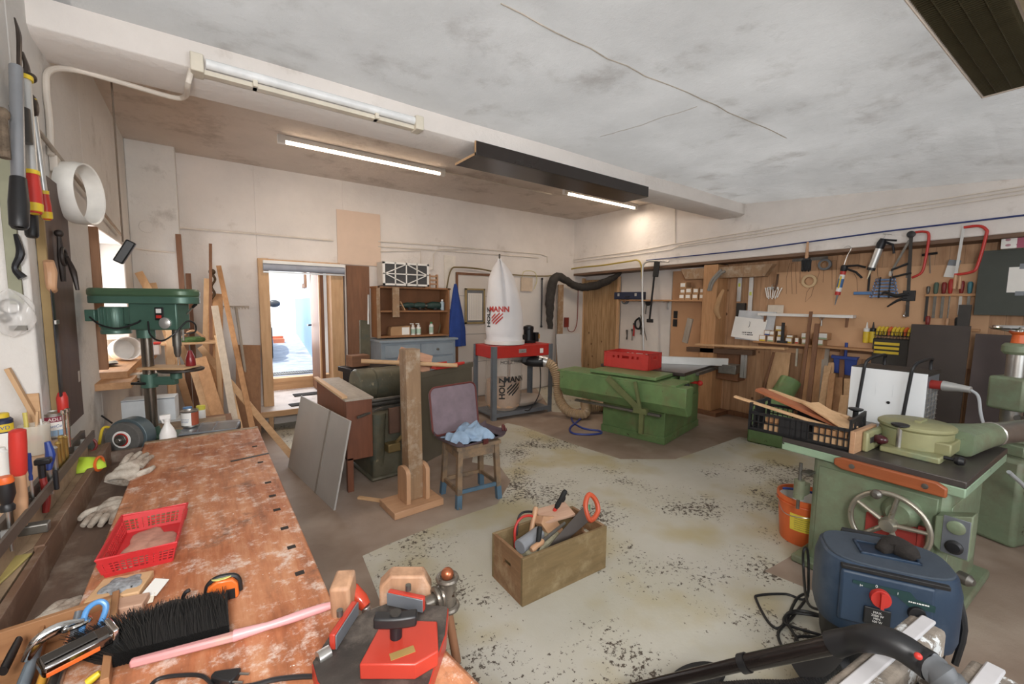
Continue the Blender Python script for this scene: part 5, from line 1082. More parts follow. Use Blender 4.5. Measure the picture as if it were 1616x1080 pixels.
for x in (.1, W_ - .07):
    MB().tube([(x - .04, -.03, .0), (x - .015, -.03, .36), (x, -.03, H_ + .05), (x + .03, .06, H_ + .09), (x + .03, .26, H_ + .09), (x + .02, .3, H_ + .06), (x + .02, .3, H_)], .011, 10, smooth=4).build('handle', M_blk, he, 0)
MB().lathe([(.011, 0), (.011, .003), (0, .004)], (W_ * .55, 0, .2), (0, -1, 0), 16).build('port_hole', M_blk, he, 0)
m = MB(); 
for i in range(2): m.b2(.16 + i * .1, .162 + i * .1, -.001, 0, .24, .34)
m.build('embossed_mark', mat('faint_emboss', '#e2e6e8', .3), he, 0)
pg = T('power_plug', 'grey and red power connector plugged into heater side with grey cable', 'plug', he.location + Matrix.Rotation(R(-92), 3, 'Z') @ Vector((W_, .12, .36)), R(-92))
MB().cyl((-.002, 0, 0), (.07, -.01, 0), .032, n=20).build('red_collar', mat('plug_red', '#a82a22', .4), pg, 0); MB().tube([(.06, -.01, 0), (.1, -.015, 0), (.14, -.02, 0), (.2, -.03, -.003)], [.036, .032, .026, .022], 18).build('plug_body', M_alu, pg, 0)
A = pg.location; cpts = [(.2, -.03, -.003), (.24, -.05, -.04), (.27, -.1, -.16), (.32, -.18, -.26), (.36, -.25, -.3)]
MB().tube(cpts, .009, 8, smooth=6).build('grey_cable', mat('light_grey_cable', '#a8abae', .5), pg, 0)
cable('grey cable running down behind the shaper body at right edge', [tuple(gp(1592, 745, .7)), (3.95, .17, .55), (3.93, .12, .35), (3.98, .1, .1), (4.05, -.02, .02)], .011, _m['light_grey_cable'])

# ================================================================= SPINDLE SHAPER
sh = T('spindle_shaper', 'green cast spindle shaper with big spoked handwheel', 'shaper machine', (2.98, .32, 0), R(-3))
MB().b2(0, .95, 0, .84, .765, .8).build('table_top', mat('dark_steel_table', '#57504c', .4, .5, .15, 4), sh, .004)
MB().b2(0, .95, 0, .84, .715, .765).build('table_apron', mat('chipped_pale_green', '#8fab8b', .45, .05, .12, 6, .1, chip='#3a3526', chip_amt=.6, chip_scale=16), sh, .006)
MB().b2(.06, .8, .06, .68, .0, .715).build('body', M_sgreen, sh, .03)
MB().b2(.0, .86, .0, .74, 0, .05).build('plinth', M_sgreen, sh, .012)
MB().b2(.1, .62, .055, .062, .1, .62).build('door_panel', M_sgreen, sh, .004)
MB().b2(.05, .062, .1, .64, .12, .66).build('front_plate', M_sgreen, sh, .004)
MB().prism([(.06, 0), (.5, 0), (.54, .02), (.54, .055), (.5, .07), (.1, .07), (.06, .05)], (-.03, 0, 0), o=(0, -.0, .7), u=(0, 1, 0)).build('wooden_rail', wood('red_varnish_y', '#a8552c', '#7a3716', 'Y', .35), sh, .008)
for y in (.14, .45): MB().lathe([(0, 0), (.014, 0), (.014, .003), (0, .006)], (-.03, y, .735), (-1, 0, 0), 16).build('bolt_head', M_dsteel, sh, 0)
wc = Vector((-.1, .25, .5))
hw = MB(); hw.torus(wc, .165, .013, (1, 0, 0), 48, 12)
for k in range(5):
    a = R(100 + 72 * k); hw.tube([wc + Vector((.0, 0, 0)), wc + Vector((0, math.cos(a) * .16, math.sin(a) * .16))], [.014, .01], 8)
hw.lathe([(0, -.04), (.03, -.035), (.04, -.01), (.035, .03), (.02, .03)], tuple(wc), (1, 0, 0), 24)
whl = hw.build('handwheel', mat('worn_steel_wheel', '#aaa392', .35, .75, .15, 12, chip='#7d7455', chip_amt=.62), sh, 0)
MB().cyl(wc, wc + Vector((.2, 0, 0)), .03).lathe([(.05, 0), (.08, .05), (.08, .12)], tuple(wc + Vector((.05, -.02, .05))), (1, 0, 0), 24).build('wheel_shaft', M_sgreen, sh, 0)
MB().lathe([(.014, 0), (.024, .012), (.024, .03), (.012, .045), (0, .046)], tuple(wc + Vector((-.015, .05, .155))), (-1, 0, 0), 18).build('wheel_knob', M_dsteel, sh, 0)
MB().box((.03, .27, .42), (.03, .22, .12)).b2(.01, .04, .13, .16, .36, .5).build('red_plate', mat('red_painted_plate', '#a8322a', .5, 0, .15, chip='#6e6a50', chip_amt=.64), sh, .004)
sb_ = MB().prism([(0, .42), (.1, .42), (.13, .45), (.13, .6), (0, .65)], (.09, 0, 0), o=(-.03, -.04, .0), u=(0, 1, 0)).build('switch_housing', M_sgreen, sh, .006)
MB().b2(-.036, -.03, -.035, .06, .43, .62).build('switch_plate', M_galv, sb_)
MB().lathe([(.032, 0), (.034, .008), (.026, .012), (0, .012)], (-.036, .012, .575), (-1, 0, 0), 24).build('gauge', M_sgreen, sb_, 0); MB().lathe([(.033, 0), (.033, .012), (.024, .02), (0, .022)], (-.036, .012, .475), (-1, 0, 0), 24).build('black_button', M_blk, sb_, 0)
MB().lathe([(.03, 0), (.03, .04), (.015, .06)], (.05, -.0, .3), (-.3, -1, 0), 16).build('side_knob', M_dsteel, sh, 0)
# left side bracket with vertical pin and pointer
MB().b2(-.03, .06, .66, .7, .6, .615).cyl((-.0, .72, .36), (-.0, .72, .66), .01).build('pin', M_dsteel, sh, 0)
MB().lathe([(.03, 0), (.03, .12)], (.0, .72, .43), n=18).b2(.0, .08, .69, .74, .45, .52).build('pin_bracket', M_sgreen, sh, 0)
# dust hood with lid and duct on the table
hood = MB(); hood.b2(.2, .52, .14, .4, .8, .835); hood.cyl((.42, .3, .83), (.42, .3, .935), .165, n=40); hood.b2(.3, .58, .12, .3, .83, .9)
hood.build('guard_hood', mat('yellow_green_cast', '#9a9768', .45, .1, .15, 5, .1, dust='#7c9070', dust_amt=.5), sh, .008)
MB().lathe([(.165, 0), (.175, .01), (.175, .025), (.16, .035), (0, .038)], (.42, .3, .935), n=44).b2(.38, .5, .27, .3, .97, .985).build('hood_lid', _m['yellow_green_cast'], sh, .002)
D0 = [(.45, .12, .8), (.45, .4, .8), (.45, .4, .93), (.45, .12, .93)]
m = MB(); ringA = [m.bm.verts.new(p) for p in D0]; cxx = Vector((.8, -.02, .9)); 
N_ = 16; rr_ = []
dir_ = Vector((1, -.28, 0)).normalized(); pr_ = Vector((.28, 1, 0)).normalized()
m = MB()
def ductf(u, v):
    if v == 0: return Vector((.49, .21, .875))
    a = u * 2 * PI; c = Vector((.47, .22, .875)).lerp(Vector((.86, .06, .885)), v)
    ca, sa = math.cos(a), math.sin(a); k = max(abs(ca), abs(sa)); sq = Vector((ca / k, sa / k)) ; ro = Vector((ca, sa)); s_ = sq.lerp(ro, v)
    return c + pr_ * s_.x * (.15 - .085 * v) + Vector((0, 0, 1)) * s_.y * (.07 - .0 * v)
m.surf(ductf, 36, 10, closed_u=True); m.build('duct_cone', M_sgreen, sh, 0)
MB().tube([(.85, .065, .885), (1.1, -.01, .885), (1.5, -.12, .885)], .066, 24).torus((.87, .06, .885), .068, .006, tuple(dir_), 30, 6).build('duct_pipe', M_steel, sh, 0)
MB().lathe([(0, 0), (.02, .003), (.026, .02), (.02, .04), (0, .045)], (.27, .1, .83), (0, -1, 0), 20).cyl((.27, .14, .83), (.27, .1, .83), .01).build('black_knob', M_blk, sh, 0)
# wooden fence with slotted green plate, pillar with black star knob
MB().b2(.0, .32, .455, .48, .8, .93).build('wooden_fence', W_beech, sh, .002)
MB().b2(.1, .36, .425, .455, .8, .92).build('slotted_plate', _m['yellow_green_cast'], sh, .01); MB().b2(.13, .3, .42, .426, .85, .885).build('slot', M_dark, sh, .006)
MB().ball((.2, .4, .87), (.028, .04, .028)).build('maroon_knob', mat('maroon_ball', '#4a1a1e', .2), sh, 0)
MB().cyl((.26, .33, .83), (.26, .33, .96), .013).build('pillar', M_steel, sh, 0); MB().lathe([(0, 0), (.03, 0), (.042, .008), (.042, .016), (.02, .022), (0, .022)], (.26, .33, .955), n=28).build('star_knob', M_blk, sh, 0)
MB().lathe([(0, 0), (.03, 0), (.042, .008), (.042, .016), (0, .022)], (.62, .66, .93), n=28).cyl((.62, .66, .8), (.62, .66, .94), .016).b2(.55, .75, .64, .68, .8, .88).build('rear_knob', M_blk, sh, 0)
# ---- black crate with offcuts on the table end
bc2 = T('black_crate', 'black slotted plastic crate holding wood offcuts at the shaper table end', 'crate', (2.99, 1.36, .803), R(-86))
m = MB(); L2, W2, H2 = .56, .36, .13
m.b2(0, L2, 0, W2, 0, .008)
for y in (0, W2):
    s_ = 1 if y == 0 else -1
    m.b2(0, L2, y, y + s_ * .01, 0, .02).b2(0, L2, y, y + s_ * .012, H2 - .018, H2).b2(.19, .35, y, y + s_ * .008, .0, H2 - .01).b2(0, L2, y, y + s_ * .006, .06, .068)
    for k in range(19):
        x = k * L2 / 18; m.b2(max(0, x - .003), min(L2, x + .003), y, y + s_ * .006, 0, H2)
for x in (0, L2):
    s_ = 1 if x == 0 else -1
    m.b2(x, x + s_ * .01, 0, W2, 0, .02).b2(x, x + s_ * .012, 0, W2, H2 + .03, H2 + .055).b2(x, x + s_ * .008, .1, .26, 0, H2 + .04).b2(x, x + s_ * .012, 0, .03, 0, H2 + .03).b2(x, x + s_ * .012, W2 - .03, W2, 0, H2 + .03)
    for k in range(10): m.b2(x, x + s_ * .006, k * W2 / 9 - .003, k * W2 / 9 + .003, 0, H2)
m.build('crate_body', M_blk, bc2, 0)
def inc(x, y, z): return Vector((2.99, 1.36, .803)) + Matrix.Rotation(R(-86), 3, 'Z') @ Vector((x, y, z))
def off(lab, a, b, w_, th, m_, mb=None, up=(0, 0, 1)):
    A, B = inc(*a), inc(*b); o = (mb or MB()).beam((0, 0, 0), B - A, w_, th, up=up).build('wood_offcut', m_, None, .002, loc=A); return tag(o, lab, 'wood offcut')
off('long orange wood strip sticking out far left of the black crate', (-.12, .05, .2), (.5, .06, .1), .035, .014, W_lightz)
off('broad dark red hardwood board lying sloped in the black crate', (-.02, .2, .25), (.5, .16, .1), .1, .02, wood('red_hardwood', '#b5653a', '#8a4020', 'Y'))
off('thin pale strip behind the dark red board in the black crate', (.02, .28, .24), (.5, .22, .15), .03, .02, W_light)
off('pale wedge cut board lying over the right of the black crate', (.3, .2, .21), (.54, .08, .12), .12, .012, W_lightz)
off('short pale block low in the black crate near its right end', (.36, .07, .03), (.54, .08, .03), .07, .045, W_light)
off('short pale block on top of another block in the black crate', (.36, .08, .076), (.53, .09, .076), .07, .035, W_pine)
off('short pale block low in the black crate left of its label plate', (.08, .08, .03), (.2, .08, .03), .07, .045, W_light)
off('short pinkish block above the left low block in the black crate', (.08, .1, .075), (.19, .1, .075), .06, .03, W_pine)
off('short brown board end at the far side of the black crate', (.36, .3, .12), (.52, .3, .12), .08, .02, W_brownx)
# ---- bucket
bk = T('orange_bucket', 'orange plastic bucket with blue handle tube left of the shaper', 'bucket', (3.38, 1.12, 0), R(-70))
MB().lathe([(.0, .0), (.135, 0), (.14, .01), (.165, .3), (.172, .3), (.172, .33), (.162, .33), (.135, .012), (0, .012)], n=44).torus((0, 0, .285), .17, .005, (0, 0, 1), 44, 6).build('pail', mat('bright_orange_plastic', '#ea6426', .4, 0, .06), bk, 0, sharp=50)
MB().lathe([(.0, .2), (.15, .2), (.153, .22), (.158, .3), (.15, .3), (.14, .215), (0, .21)], n=36).build('white_inner_bag', M_white, bk, 0)
lbm = MB(); 
def lb_(u, v): a = R(-122) + u * R(64); z = .11 + v * .12; r = .1415 + z * .085; return Vector((math.cos(a) * r, math.sin(a) * r, z))
lbm.surf(lb_, 14, 4); lbm.build('yellow_label', mat('yellow_label', '#f2d93a', .5), bk, 0)
o = print_rows(bk, mat('olive_print', '#8a8440', .6), -.06, .06, .2, 0, 6, .004, .015)
for vtx in o.data.vertices: a = R(-90) + vtx.co.x / .16; z = vtx.co.z; r = .1425 + z * .085; vtx.co = Vector((math.cos(a) * r, math.sin(a) * r, z))
MB().tube([(math.cos(R(a)) * .15, -math.sin(R(a)) * .02 + .02, .32 + math.sin(R(a)) * .03) for a in range(20, 170, 15)], .009, 8, smooth=3).build('blue_grip', M_blue, bk, 0)
MB().tube([(-.172, -.02, .3), (-.12, -.14, .22), (0, -.18, .23), (.12, -.13, .25)], .003, 6, smooth=5).build('wire_handle', M_steel, bk, 0)

# ================================================================= VACUUM CLEANER
M_vb = mat('navy_vacuum', '#253a52', .45, 0, .05, 4, dust='#46566a', dust_amt=.52); M_vtop = mat('dusty_blue_top', '#3a4552', .75, 0, .08, 30, .15, chip='#c9b89a', chip_amt=.78, chip_scale=60)
vc = T('vacuum_cleaner', 'dark blue workshop vacuum cleaner with red dial', 'vacuum cleaner', (2.42, .485, 0), R(-61)); vc.scale = (1.0, 1.0, 1.08)
def vsec(u, zz, rx, ry, p=3.2):
    a = u * 2 * PI; c, s = math.cos(a), math.sin(a); k = (abs(c) ** p + abs(s) ** p) ** (-1 / p)
    return Vector((c * k * rx, s * k * ry, zz))
def shell(prof, n=56):
    def f(u, v):
        q = v * (len(prof) - 1); i = min(int(q), len(prof) - 2); t_ = q - i
        z, rx, ry = [prof[i][k] * (1 - t_) + prof[i + 1][k] * t_ for k in range(3)]
        return vsec(u, z, rx, ry)
    return MB().surf(f, n, (len(prof) - 1) * 2 + 1, closed_u=True)
shell([(.05, .19, .14), (.1, .205, .15), (.28, .22, .158), (.3, .225, .162)]).build('tank', mat('black_tank', '#1d1c1d', .5), vc, 0)
shell([(.22, .235, .165), (.26, .245, .172), (.44, .245, .172), (.5, .23, .158), (.51, .215, .145)]).build('motor_head', M_vb, vc, 0)
tp = MB(); P = [vsec(k / 48, 0, .22, .15) for k in range(48)]
tp.prism([(p.x, p.y) for p in P if True], (0, 0, .012), o=(0, 0, .503), v=(0, 1, 0)); tp.build('top_cover', M_vtop, vc, .004)
MB().b2(-.09, .1, -.05, .05, .515, .5175).build('recess', mat('recess_blue', '#16283e', .6), vc, .004)
for x0, x1, y0, y1 in ((-.1, .11, -.06, -.05), (-.1, .11, .05, .06), (-.1, -.09, -.06, .06), (.1, .11, -.06, .06)): MB().b2(x0, x1, y0, y1, .513, .524).build('recess_rim', M_vb, vc, .002)
MB().tube([(-.02, -.01, .523), (.03, .02, .545), (.08, -.01, .537), (.1, -.03, .523)], [.02, .04, .038, .02], 12, smooth=4).build('dusty_rag', mat('black_fluff', '#2a2420', .95, 0, .3, 20, .8), vc, 0, sharp=80)
MB().tube([(-.12, .155, .485), (-.11, .185, .505), (.11, .185, .505), (.12, .155, .485)], .01, 8).build('rear_handle', M_blk, vc, 0)
# front control face (towards -y of the cleaner)
MB().b2(-.19, .12, -.172, -.15, .27, .485).build('control_face', M_vb, vc, .02)
MB().b2(-.19, .16, -.174, -.15, .49, .505).build('seal_strip', M_blk, vc, .002)
pn = MB().prism([(-.15, .452), (.04, .452), (.06, .43), (.12, .42), (.12, .395), (.04, .395), (.0, .425), (-.09, .43), (-.15, .44)], (0, .002, 0), o=(0, -.1745, 0)).build('control_label', mat('dark_teal_label', '#163c3c', .5), vc, 0)
MB().lathe([(.036, 0), (.034, .02), (.0, .022)], (-.055, -.172, .405), (0, -1, 0), 30).box((-.055, -.2, .405), (.012, .018, .062)).build('red_dial', M_red, vc, .001)
MB().lathe([(.03, 0), (.028, .014), (0, .016)], (.065, -.172, .375), (0, -1, 0), 28).box((.065, -.192, .375), (.008, .012, .05), (0, R(60), 0)).build('black_dial', M_blk, vc, .001)
MB().b2(-.105, -.015, -.182, -.172, .29, .36).build('socket_flap', M_blk, vc, .004)
text('MAX.\n2200 W\nMIN.\n100 W', .0125, M_white, vc, (-.06, -.1825, .325)); text('AFC', .02, M_white, vc, (.04, -.1725, .325)); text('I+', .014, M_white, vc, (-.12, -.1765, .437), name='mark'); text('0', .016, M_white, vc, (-.07, -.1765, .447), name='mark'); text('I', .014, M_white, vc, (.0, -.1765, .438), name='mark'); print_rows(vc, M_white, .035, .105, .418, -.178, 1, .005)
for k in range(5): MB().b2(-.11, .0, -.176, -.172, .215 + k * .013, .221 + k * .013).build('vent_rib', M_vb, vc, 0)
MB().tube([(.235, -.08, .16), (.26, -.06, .3), (.245, -.02, .42)], .012, 8, smooth=3).build('side_latch', M_blk, vc, 0); MB().b2(.205, .215, -.05, -.02, .15, .26).build('red_latch', M_red, vc)
for x, y in ((-.15, -.14), (.15, -.14), (-.15, .14), (.15, .14)): MB().lathe([(.0, -.02), (.05, -.02), (.05, .02), (0, .02)], (x, y, .05), (1, 0, 0), 20).build('wheel', M_blk, vc, .003)
cable('tangled black mains cable on the painted floor left of vacuum cleaner', [tuple(gp(u, v, z)) for u, v, z in ((1302, 965, .12), (1275, 952, .06), (1268, 900, .1), (1268, 870, .2), (1274, 868, .2), (1276, 900, .1), (1272, 945, .03), (1240, 938, .02), (1198, 940, .015), (1194, 948, .01), (1215, 985, .01), (1235, 988, .012), (1258, 945, .03), (1275, 940, .03), (1250, 975, .015), (1228, 1000, .01), (1242, 1030, .01), (1262, 1020, .02), (1240, 975, .02), (1262, 964, .03), (1305, 975, .05), (1250, 968, .03), (1240, 985, .02), (1300, 1005, .03), (1262, 1005, .02), (1256, 1015, .015), (1275, 1030, .02), (1305, 1018, .05))], .007, M_blk, 'mains_cable', 'cable', 6)
# suction wand, handle and hose
wd = T('suction_wand', 'black suction wand with curved handle lying over the trestle beam', 'vacuum wand', (0, 0, 0))
def dpt(u, v, D):
    f_ = CAM_ROT @ Vector((0, 1, 0)); r = ray(u, v); return EYE + r * (D / r.dot(f_))
w0, w1, w2 = dpt(985, 1092, 1.62), dpt(1175, 1047, 1.36), dpt(1322, 1016, 1.2)
MB().tube([w0, w1], .02, 18).build('lower_tube', mat('brown_black_tube', '#2a2422', .22, .4), wd, 0); MB().tube([w1, w2], .024, 18).build('upper_tube', _m['brown_black_tube'], wd, 0)
MB().tube([w1 - (w2 - w1) * .04, w1 + (w2 - w1) * .04], .028, 18).build('collar', M_blk, wd, 0)
hpts = [w2 - (w2 - w1) * .05, dpt(1345, 1010, 1.17), dpt(1378, 1008, 1.12), dpt(1415, 1018, 1.08), dpt(1450, 1040, 1.05), dpt(1468, 1052, 1.03)]
MB().tube(hpts, [.034, .03, .034, .034, .034, .036], 18, smooth=5).build('curved_handle', M_blk, wd, 0)
q = dpt(1449, 1036, 1.0); MB().ball(q, .008).build('red_button', M_red, wd, 0)
hh = catmull([hpts[-1], dpt(1490, 1070, 1.0), dpt(1510, 1100, 1.0), dpt(1520, 1150, 1.05)], 20)
ribbed(MB(), hh, .031, .014, .003, 18).build('ribbed_end', mat('grey_ribbed_hose', '#5a5d60', .5), wd, 0)
fh = catmull([(1.3, .86, .03), (1.42, .9, .03), (1.6, .86, .03), (1.82, .74, .03), (2.0, .62, .035), (2.18, .56, .1)], 16)
tag(ribbed(MB(), fh, .028, .012, .0025, 14).build('floor_hose', M_blk, None, 0), 'black ribbed vacuum hose running on the floor under the wand', 'hose')
tag(MB().tube([(2.06, .66, .05), (2.1, .6, .12), (2.13, .56, .2)], [.06, .055, .05], 16, smooth=4).build('hose_connector', mat('dusty_black', '#2c2826', .8, 0, .2), None, 0), 'dusty black hose elbow at the foot of vacuum cleaner', 'connector')
tag(MB().lathe([(.0, 0), (.14, 0), (.15, .01), (.14, .02), (0, .02)], (0, 0, .002), n=36, sc=(1, .45)).build('floor_nozzle', M_blk, None, loc=tuple(gp(1100, 1074, 0)), rz=R(-15)), 'flat black floor nozzle lying under the wand at bottom edge', 'nozzle')
# trestle beams in the foreground
M_crust = mat('crusty_painted_timber', '#8a7e70', .85, 0, .35, 14, .7, chip='#d9dcdc', chip_amt=.55, chip_scale=9, dust='#4f4a4a', dust_amt=.5)
def trestle(lab, A, B, wid):
    A, B = Vector(A), Vector(B); t = T('trestle', lab, 'trestle', (A.x, A.y, 0)); d = B - A; L = d.length; t.rotation_euler = (0, 0, math.atan2(d.y, d.x)); z = A.z
    MB().b2(0, L, -wid / 2, wid / 2, z - .1, z - .012).build('beam', M_crust, t, .012)
    MB().b2(0, L, -wid * .2, wid * .2, z - .012, z).build('cover_strip', mat('grey_white_strip', '#c2bfc0', .5, 0, .08, 6, chip='#6a625c', chip_amt=.72), t, .004)
    for x in (.08, L - .08):
        for s in (-1, 1): MB().beam((x, s * wid * .3, z - .1), (x, s * .22, 0), .05, .04).build('leg', M_crust, t)
    return t
trestle('crusted timber trestle beam under the vacuum wand in the foreground', dpt(1262, 1150, .95), tuple(gp(1466, 975, dpt(1262, 1150, .95).z)[:2]) + (dpt(1262, 1150, .95).z,), .085)
a = dpt(1500, 1150, .95); b = dpt(1572, 1050, 1.12); trestle('second crusted trestle beam end at the bottom right corner', (a.x, a.y, a.z), (b.x, b.y, a.z), .09)

# ================================================================= GREEN COLUMN MACHINE, right edge
cmn = T('column_machine', 'pale green column machine with steel handwheel on top at right edge', 'machine', (4.72, .33, 0), R(-20))
MB().b2(-.25, .25, -.2, .2, 0, .62).build('base', M_sgreen, cmn, .03)
MB().b2(-.16, .2, -.16, .16, .62, .7).lathe([(.14, .7), (.12, .74), (.1, .76)], n=28).build('foot_flange', M_sgreen, cmn, .01)
MB().cyl((0, 0, .74), (0, 0, 1.35), .055, n=28).build('column', M_steel, cmn, 0)
MB().box((0, 0, 1.04), (.2, .2, .24)).lathe([(.13, -.12), (.13, .12)], (.16, 0, 1.04), n=20).build('knee_casting', M_sgreen, cmn, .02)
MB().b2(-.03, .03, -.115, -.1, .93, 1.15).build('slide', M_sgreen, cmn); MB().b2(-.016, .016, -.056, -.045, 1.15, 1.33).build('screw_slot', M_blk, cmn)
MB().lathe([(.07, 0), (.085, .02), (.085, .06), (.07, .08), (0, .085)], (0, 0, 1.32), n=32).build('cap', M_sgreen, cmn, 0)
MB().lathe([(.045, 0), (.04, .06), (.06, .08), (0, .085)], (0, 0, 1.4), n=24).build('orange_hub', M_orange, cmn, 0)
hw = MB(); hw.torus((0, 0, 1.51), .14, .014, (0, 0, 1), 44, 10)
for k in range(3): hw.tube([(0, 0, 1.48), (math.cos(k * 2.09) * .14, math.sin(k * 2.09) * .14, 1.51)], .012, 8)
hw.lathe([(.03, 1.47), (.03, 1.5), (0, 1.51)], n=16); hw.build('handwheel', M_chrome, cmn, 0)
MB().tube([(-.2, -.12, .9), (-.1, -.13, .88), (.1, -.14, .85)], .02, 8).build('clamp_lever', M_dsteel, cmn, 0)
tag(MB().b2(-.3, .3, -.2, .2, .44, .48).b2(-.28, -.24, -.18, -.14, 0, .44).b2(.24, .28, -.18, -.14, 0, .44).b2(-.28, .28, -.18, .18, .1, .13).b2(-.28, -.24, .14, .18, 0, .44).b2(.24, .28, .14, .18, 0, .44).build('low_rack', W_brownx, None, loc=(4.6, -.35, 0)), 'low brown timber rack on the floor behind the shaper at right edge', 'rack')
# ================================================================= WORKBENCH (left foreground)
def bench_mat():
    m, nt, N, L, P = _base('worn_bench_top'); co = _tc(nt); cs = _tc(nt, (1, .14, 1))
    g = _ramp(nt, _noise(nt, cs, 30, 6, .65), [(.3, hexc('#7d3c1c')), (.5, hexc('#c06a38')), (.68, hexc('#dd9868'))])
    g2 = _ramp(nt, _noise(nt, co, 3.5, 6, .65), [(.36, hexc('#a05430')), (.64, hexc('#dc9a6c'))]); out = _mix(nt, .45, g, g2)
    f = _ramp(nt, _noise(nt, co, 14, 9, .8), [(.52, BW[0]), (.64, (.8, .8, .8, 1))]); out = _mix(nt, f, out, hexc('#e2d0c2'))
    f = _ramp(nt, _noise(nt, co, 5, 6, .7), [(.6, BW[0]), (.7, (.8, .8, .8, 1))]); out = _mix(nt, f, out, hexc('#6a4534'))
    f = _ramp(nt, _noise(nt, co, 60, 3, .7), [(.68, BW[0]), (.72, BW[1])]); out = _mix(nt, f, out, hexc('#ece4da'))
    f = _ramp(nt, _noise(nt, _tc(nt, (.25, 1, 1)), 26, 4, .7), [(.7, BW[0]), (.73, (.6, .6, .6, 1))]); out = _mix(nt, f, out, hexc('#e2cfc0'))
    L.new(out, P.inputs['Base Color']); P.inputs['Roughness'].default_value = .6
    b = N.new('ShaderNodeBump'); b.inputs['Strength'].default_value = .35; b.inputs['Distance'].default_value = .004
    L.new(_noise(nt, cs, 40, 6, .7), b.inputs['Height']); L.new(b.outputs[0], P.inputs['Normal']); return m
M_bench = bench_mat()
def merge_into(t, root):
    bpy.context.view_layer.update()
    for ch in list(t.children): ch.parent = root; ch.matrix_basis = t.matrix_basis @ ch.matrix_basis
    bpy.data.objects.remove(t)
M_trough = wood('dark_trough_y', '#6b5344', '#43332a', 'Y', dust='#8c7c6c')
wb = T('workbench', 'old joiner workbench with worn reddish top along left wall', 'workbench', (0, 0, 0))
MB().b2(-.3, .245, .12, 3.04, .79, .85).build('bench_top', M_bench, wb, .006)
MB().b2(-.3, .245, 3.04, 3.075, .78, .853).build('end_cap', W_old, wb, .004)
MB().prism([(.245, .1), (.5, .1), (.5, .35), (.455, .62), (.42, .86), (.245, .93)], (0, 0, .09), o=(0, 0, .757), v=(0, 1, 0)).build('front_vise_block', M_bench, wb, .012)
MB().b2(-.465, -.3, .12, 3.04, .775, .795).build('trough', M_trough, wb, .002)
W_riser = wood('riser_y', '#7c5a42', '#54392a', 'Y', dust='#96826e')
MB().b2(-.44, -.42, .12, 1.83, .79, .895).build('trough_side', W_riser, wb, .002); MB().b2(-.448, -.424, 1.83, 2.98, .79, .9).build('trough_side', W_riser, wb, .002)
MB().b2(-.448, -.3, 2.96, 2.985, .79, .85).build('trough_end', M_trough, wb, .002)
for x in (-.25, .14):
    for y in (.5, 2.7): MB().b2(x, x + .09, y, y + .09, 0, .79).build('leg', W_brown, wb)
MB().b2(-.25, .23, .54, .6, .12, .2).b2(-.25, .23, 2.72, 2.78, .12, .2).build('stretcher', W_brownx, wb)
for u, v in ((437, 805), (449, 834), (460, 864), (473, 905), (423, 762), (430, 783), (402, 705), (411, 730)):
    p = gp(u, v, .85); MB().b2(p.x - .012, p.x + .012, p.y - .01, p.y + .01, .8502, .8512).build('dog_hole', mat('dark_hole', '#2f2722', .9), wb, 0)
a, b_ = gp(364, 729, .85), gp(424, 716, .85)
MB().beam((a.x, a.y, .8515), (b_.x, b_.y, .8515), .018, .002).build('metal_strip', M_dark, wb, 0)
# side shelf left of the trough, sill shelf and slotted tool rail
M_board = mat('brown_fibreboard', '#a88c6c', .8, 0, .12, 4, dust='#6e5844', dust_amt=.55)
tag(MB().b2(-.6, -.45, .4, 2.96, .86, .885).b2(-.59, -.57, .4, 2.9, 0, .86).build('side_board', M_board, None), 'brown fibreboard surface between the bench trough and the left wall', 'shelf')
sl = T('sill_shelf', 'pale wooden shelf filling the niche with a slotted tool rail on its edge', 'shelf', (0, 0, 0))
MB().b2(-.95, -.5, .6, 2.715, .985, 1.01).build('board', mat('pale_shelf', '#d2a982', .6, 0, .06), sl)
MB().b2(-.5, -.485, .6, 2.8, .975, 1.02).b2(-.46, -.452, .6, 2.8, .98, 1.015).build('tool_rail', mat('rail_brown', '#5f5349', .5), sl, 0)
for k in range(16): MB().b2(-.485, -.46, .9 + k * .12, .91 + k * .12, .98, 1.0).build('rail_spacer', M_alu, sl, 0)
MB().b2(-.5, -.48, 1.2, 2.8, .885, .975).build('rail_backing', M_board, sl)
def px_rail(u, v): p = gx(u, v, -.472); return p
# screwdriver orange/black
def drv(lab, u, v, up_, r, m1, m2, tip=.12, name='screwdriver', rot=(0, 0, 0)):
    p = px_rail(u, v); t = T(name, lab, name.replace('_', ' '), p, 0, None, rot)
    MB().lathe([(0, 0), (r * .8, 0), (r * .85, .012), (r * .6, .02), (r, up_ * .45), (r * .95, up_ * .8)], n=20).build('grip', m1, t, 0); MB().lathe([(r * .95, up_ * .8), (r * 1.02, up_ * .85), (r * .85, up_ * .98), (0, up_)], n=20).build('grip_end', m2, t, 0)
    MB().cyl((0, 0, 0), (0, 0, -tip), .004, n=8).build('shank', M_steel, t, 0); return t
drv('stubby orange and black screwdriver at left edge in the tool rail', 12, 806, .1, .019, M_blk, M_orange)
hmr = T('hammer', 'hammer shaft with red rubber grip standing up in the tool rail', 'hammer', px_rail(32, 800), 0, None, (R(3), R(3), 0))
MB().tube([(0, 0, -.06), (0, 0, .02), (.0, 0, .1)], [.014, .017, .014], 14).build('shaft', W_beechz, hmr, 0); MB().lathe([(.0145, .1), (.018, .11), (.019, .2), (.018, .235), (.01, .24), (0, .24)], n=18).build('red_grip', M_red, hmr, 0); MB().box((0, 0, -.075), (.12, .03, .03)).build('hammer_head', M_dsteel, hmr, .004)
nip = T('pincers', 'pincers with dark red handles hanging in the tool rail', 'pincers', px_rail(66, 742), 0, None, (0, 0, 0))
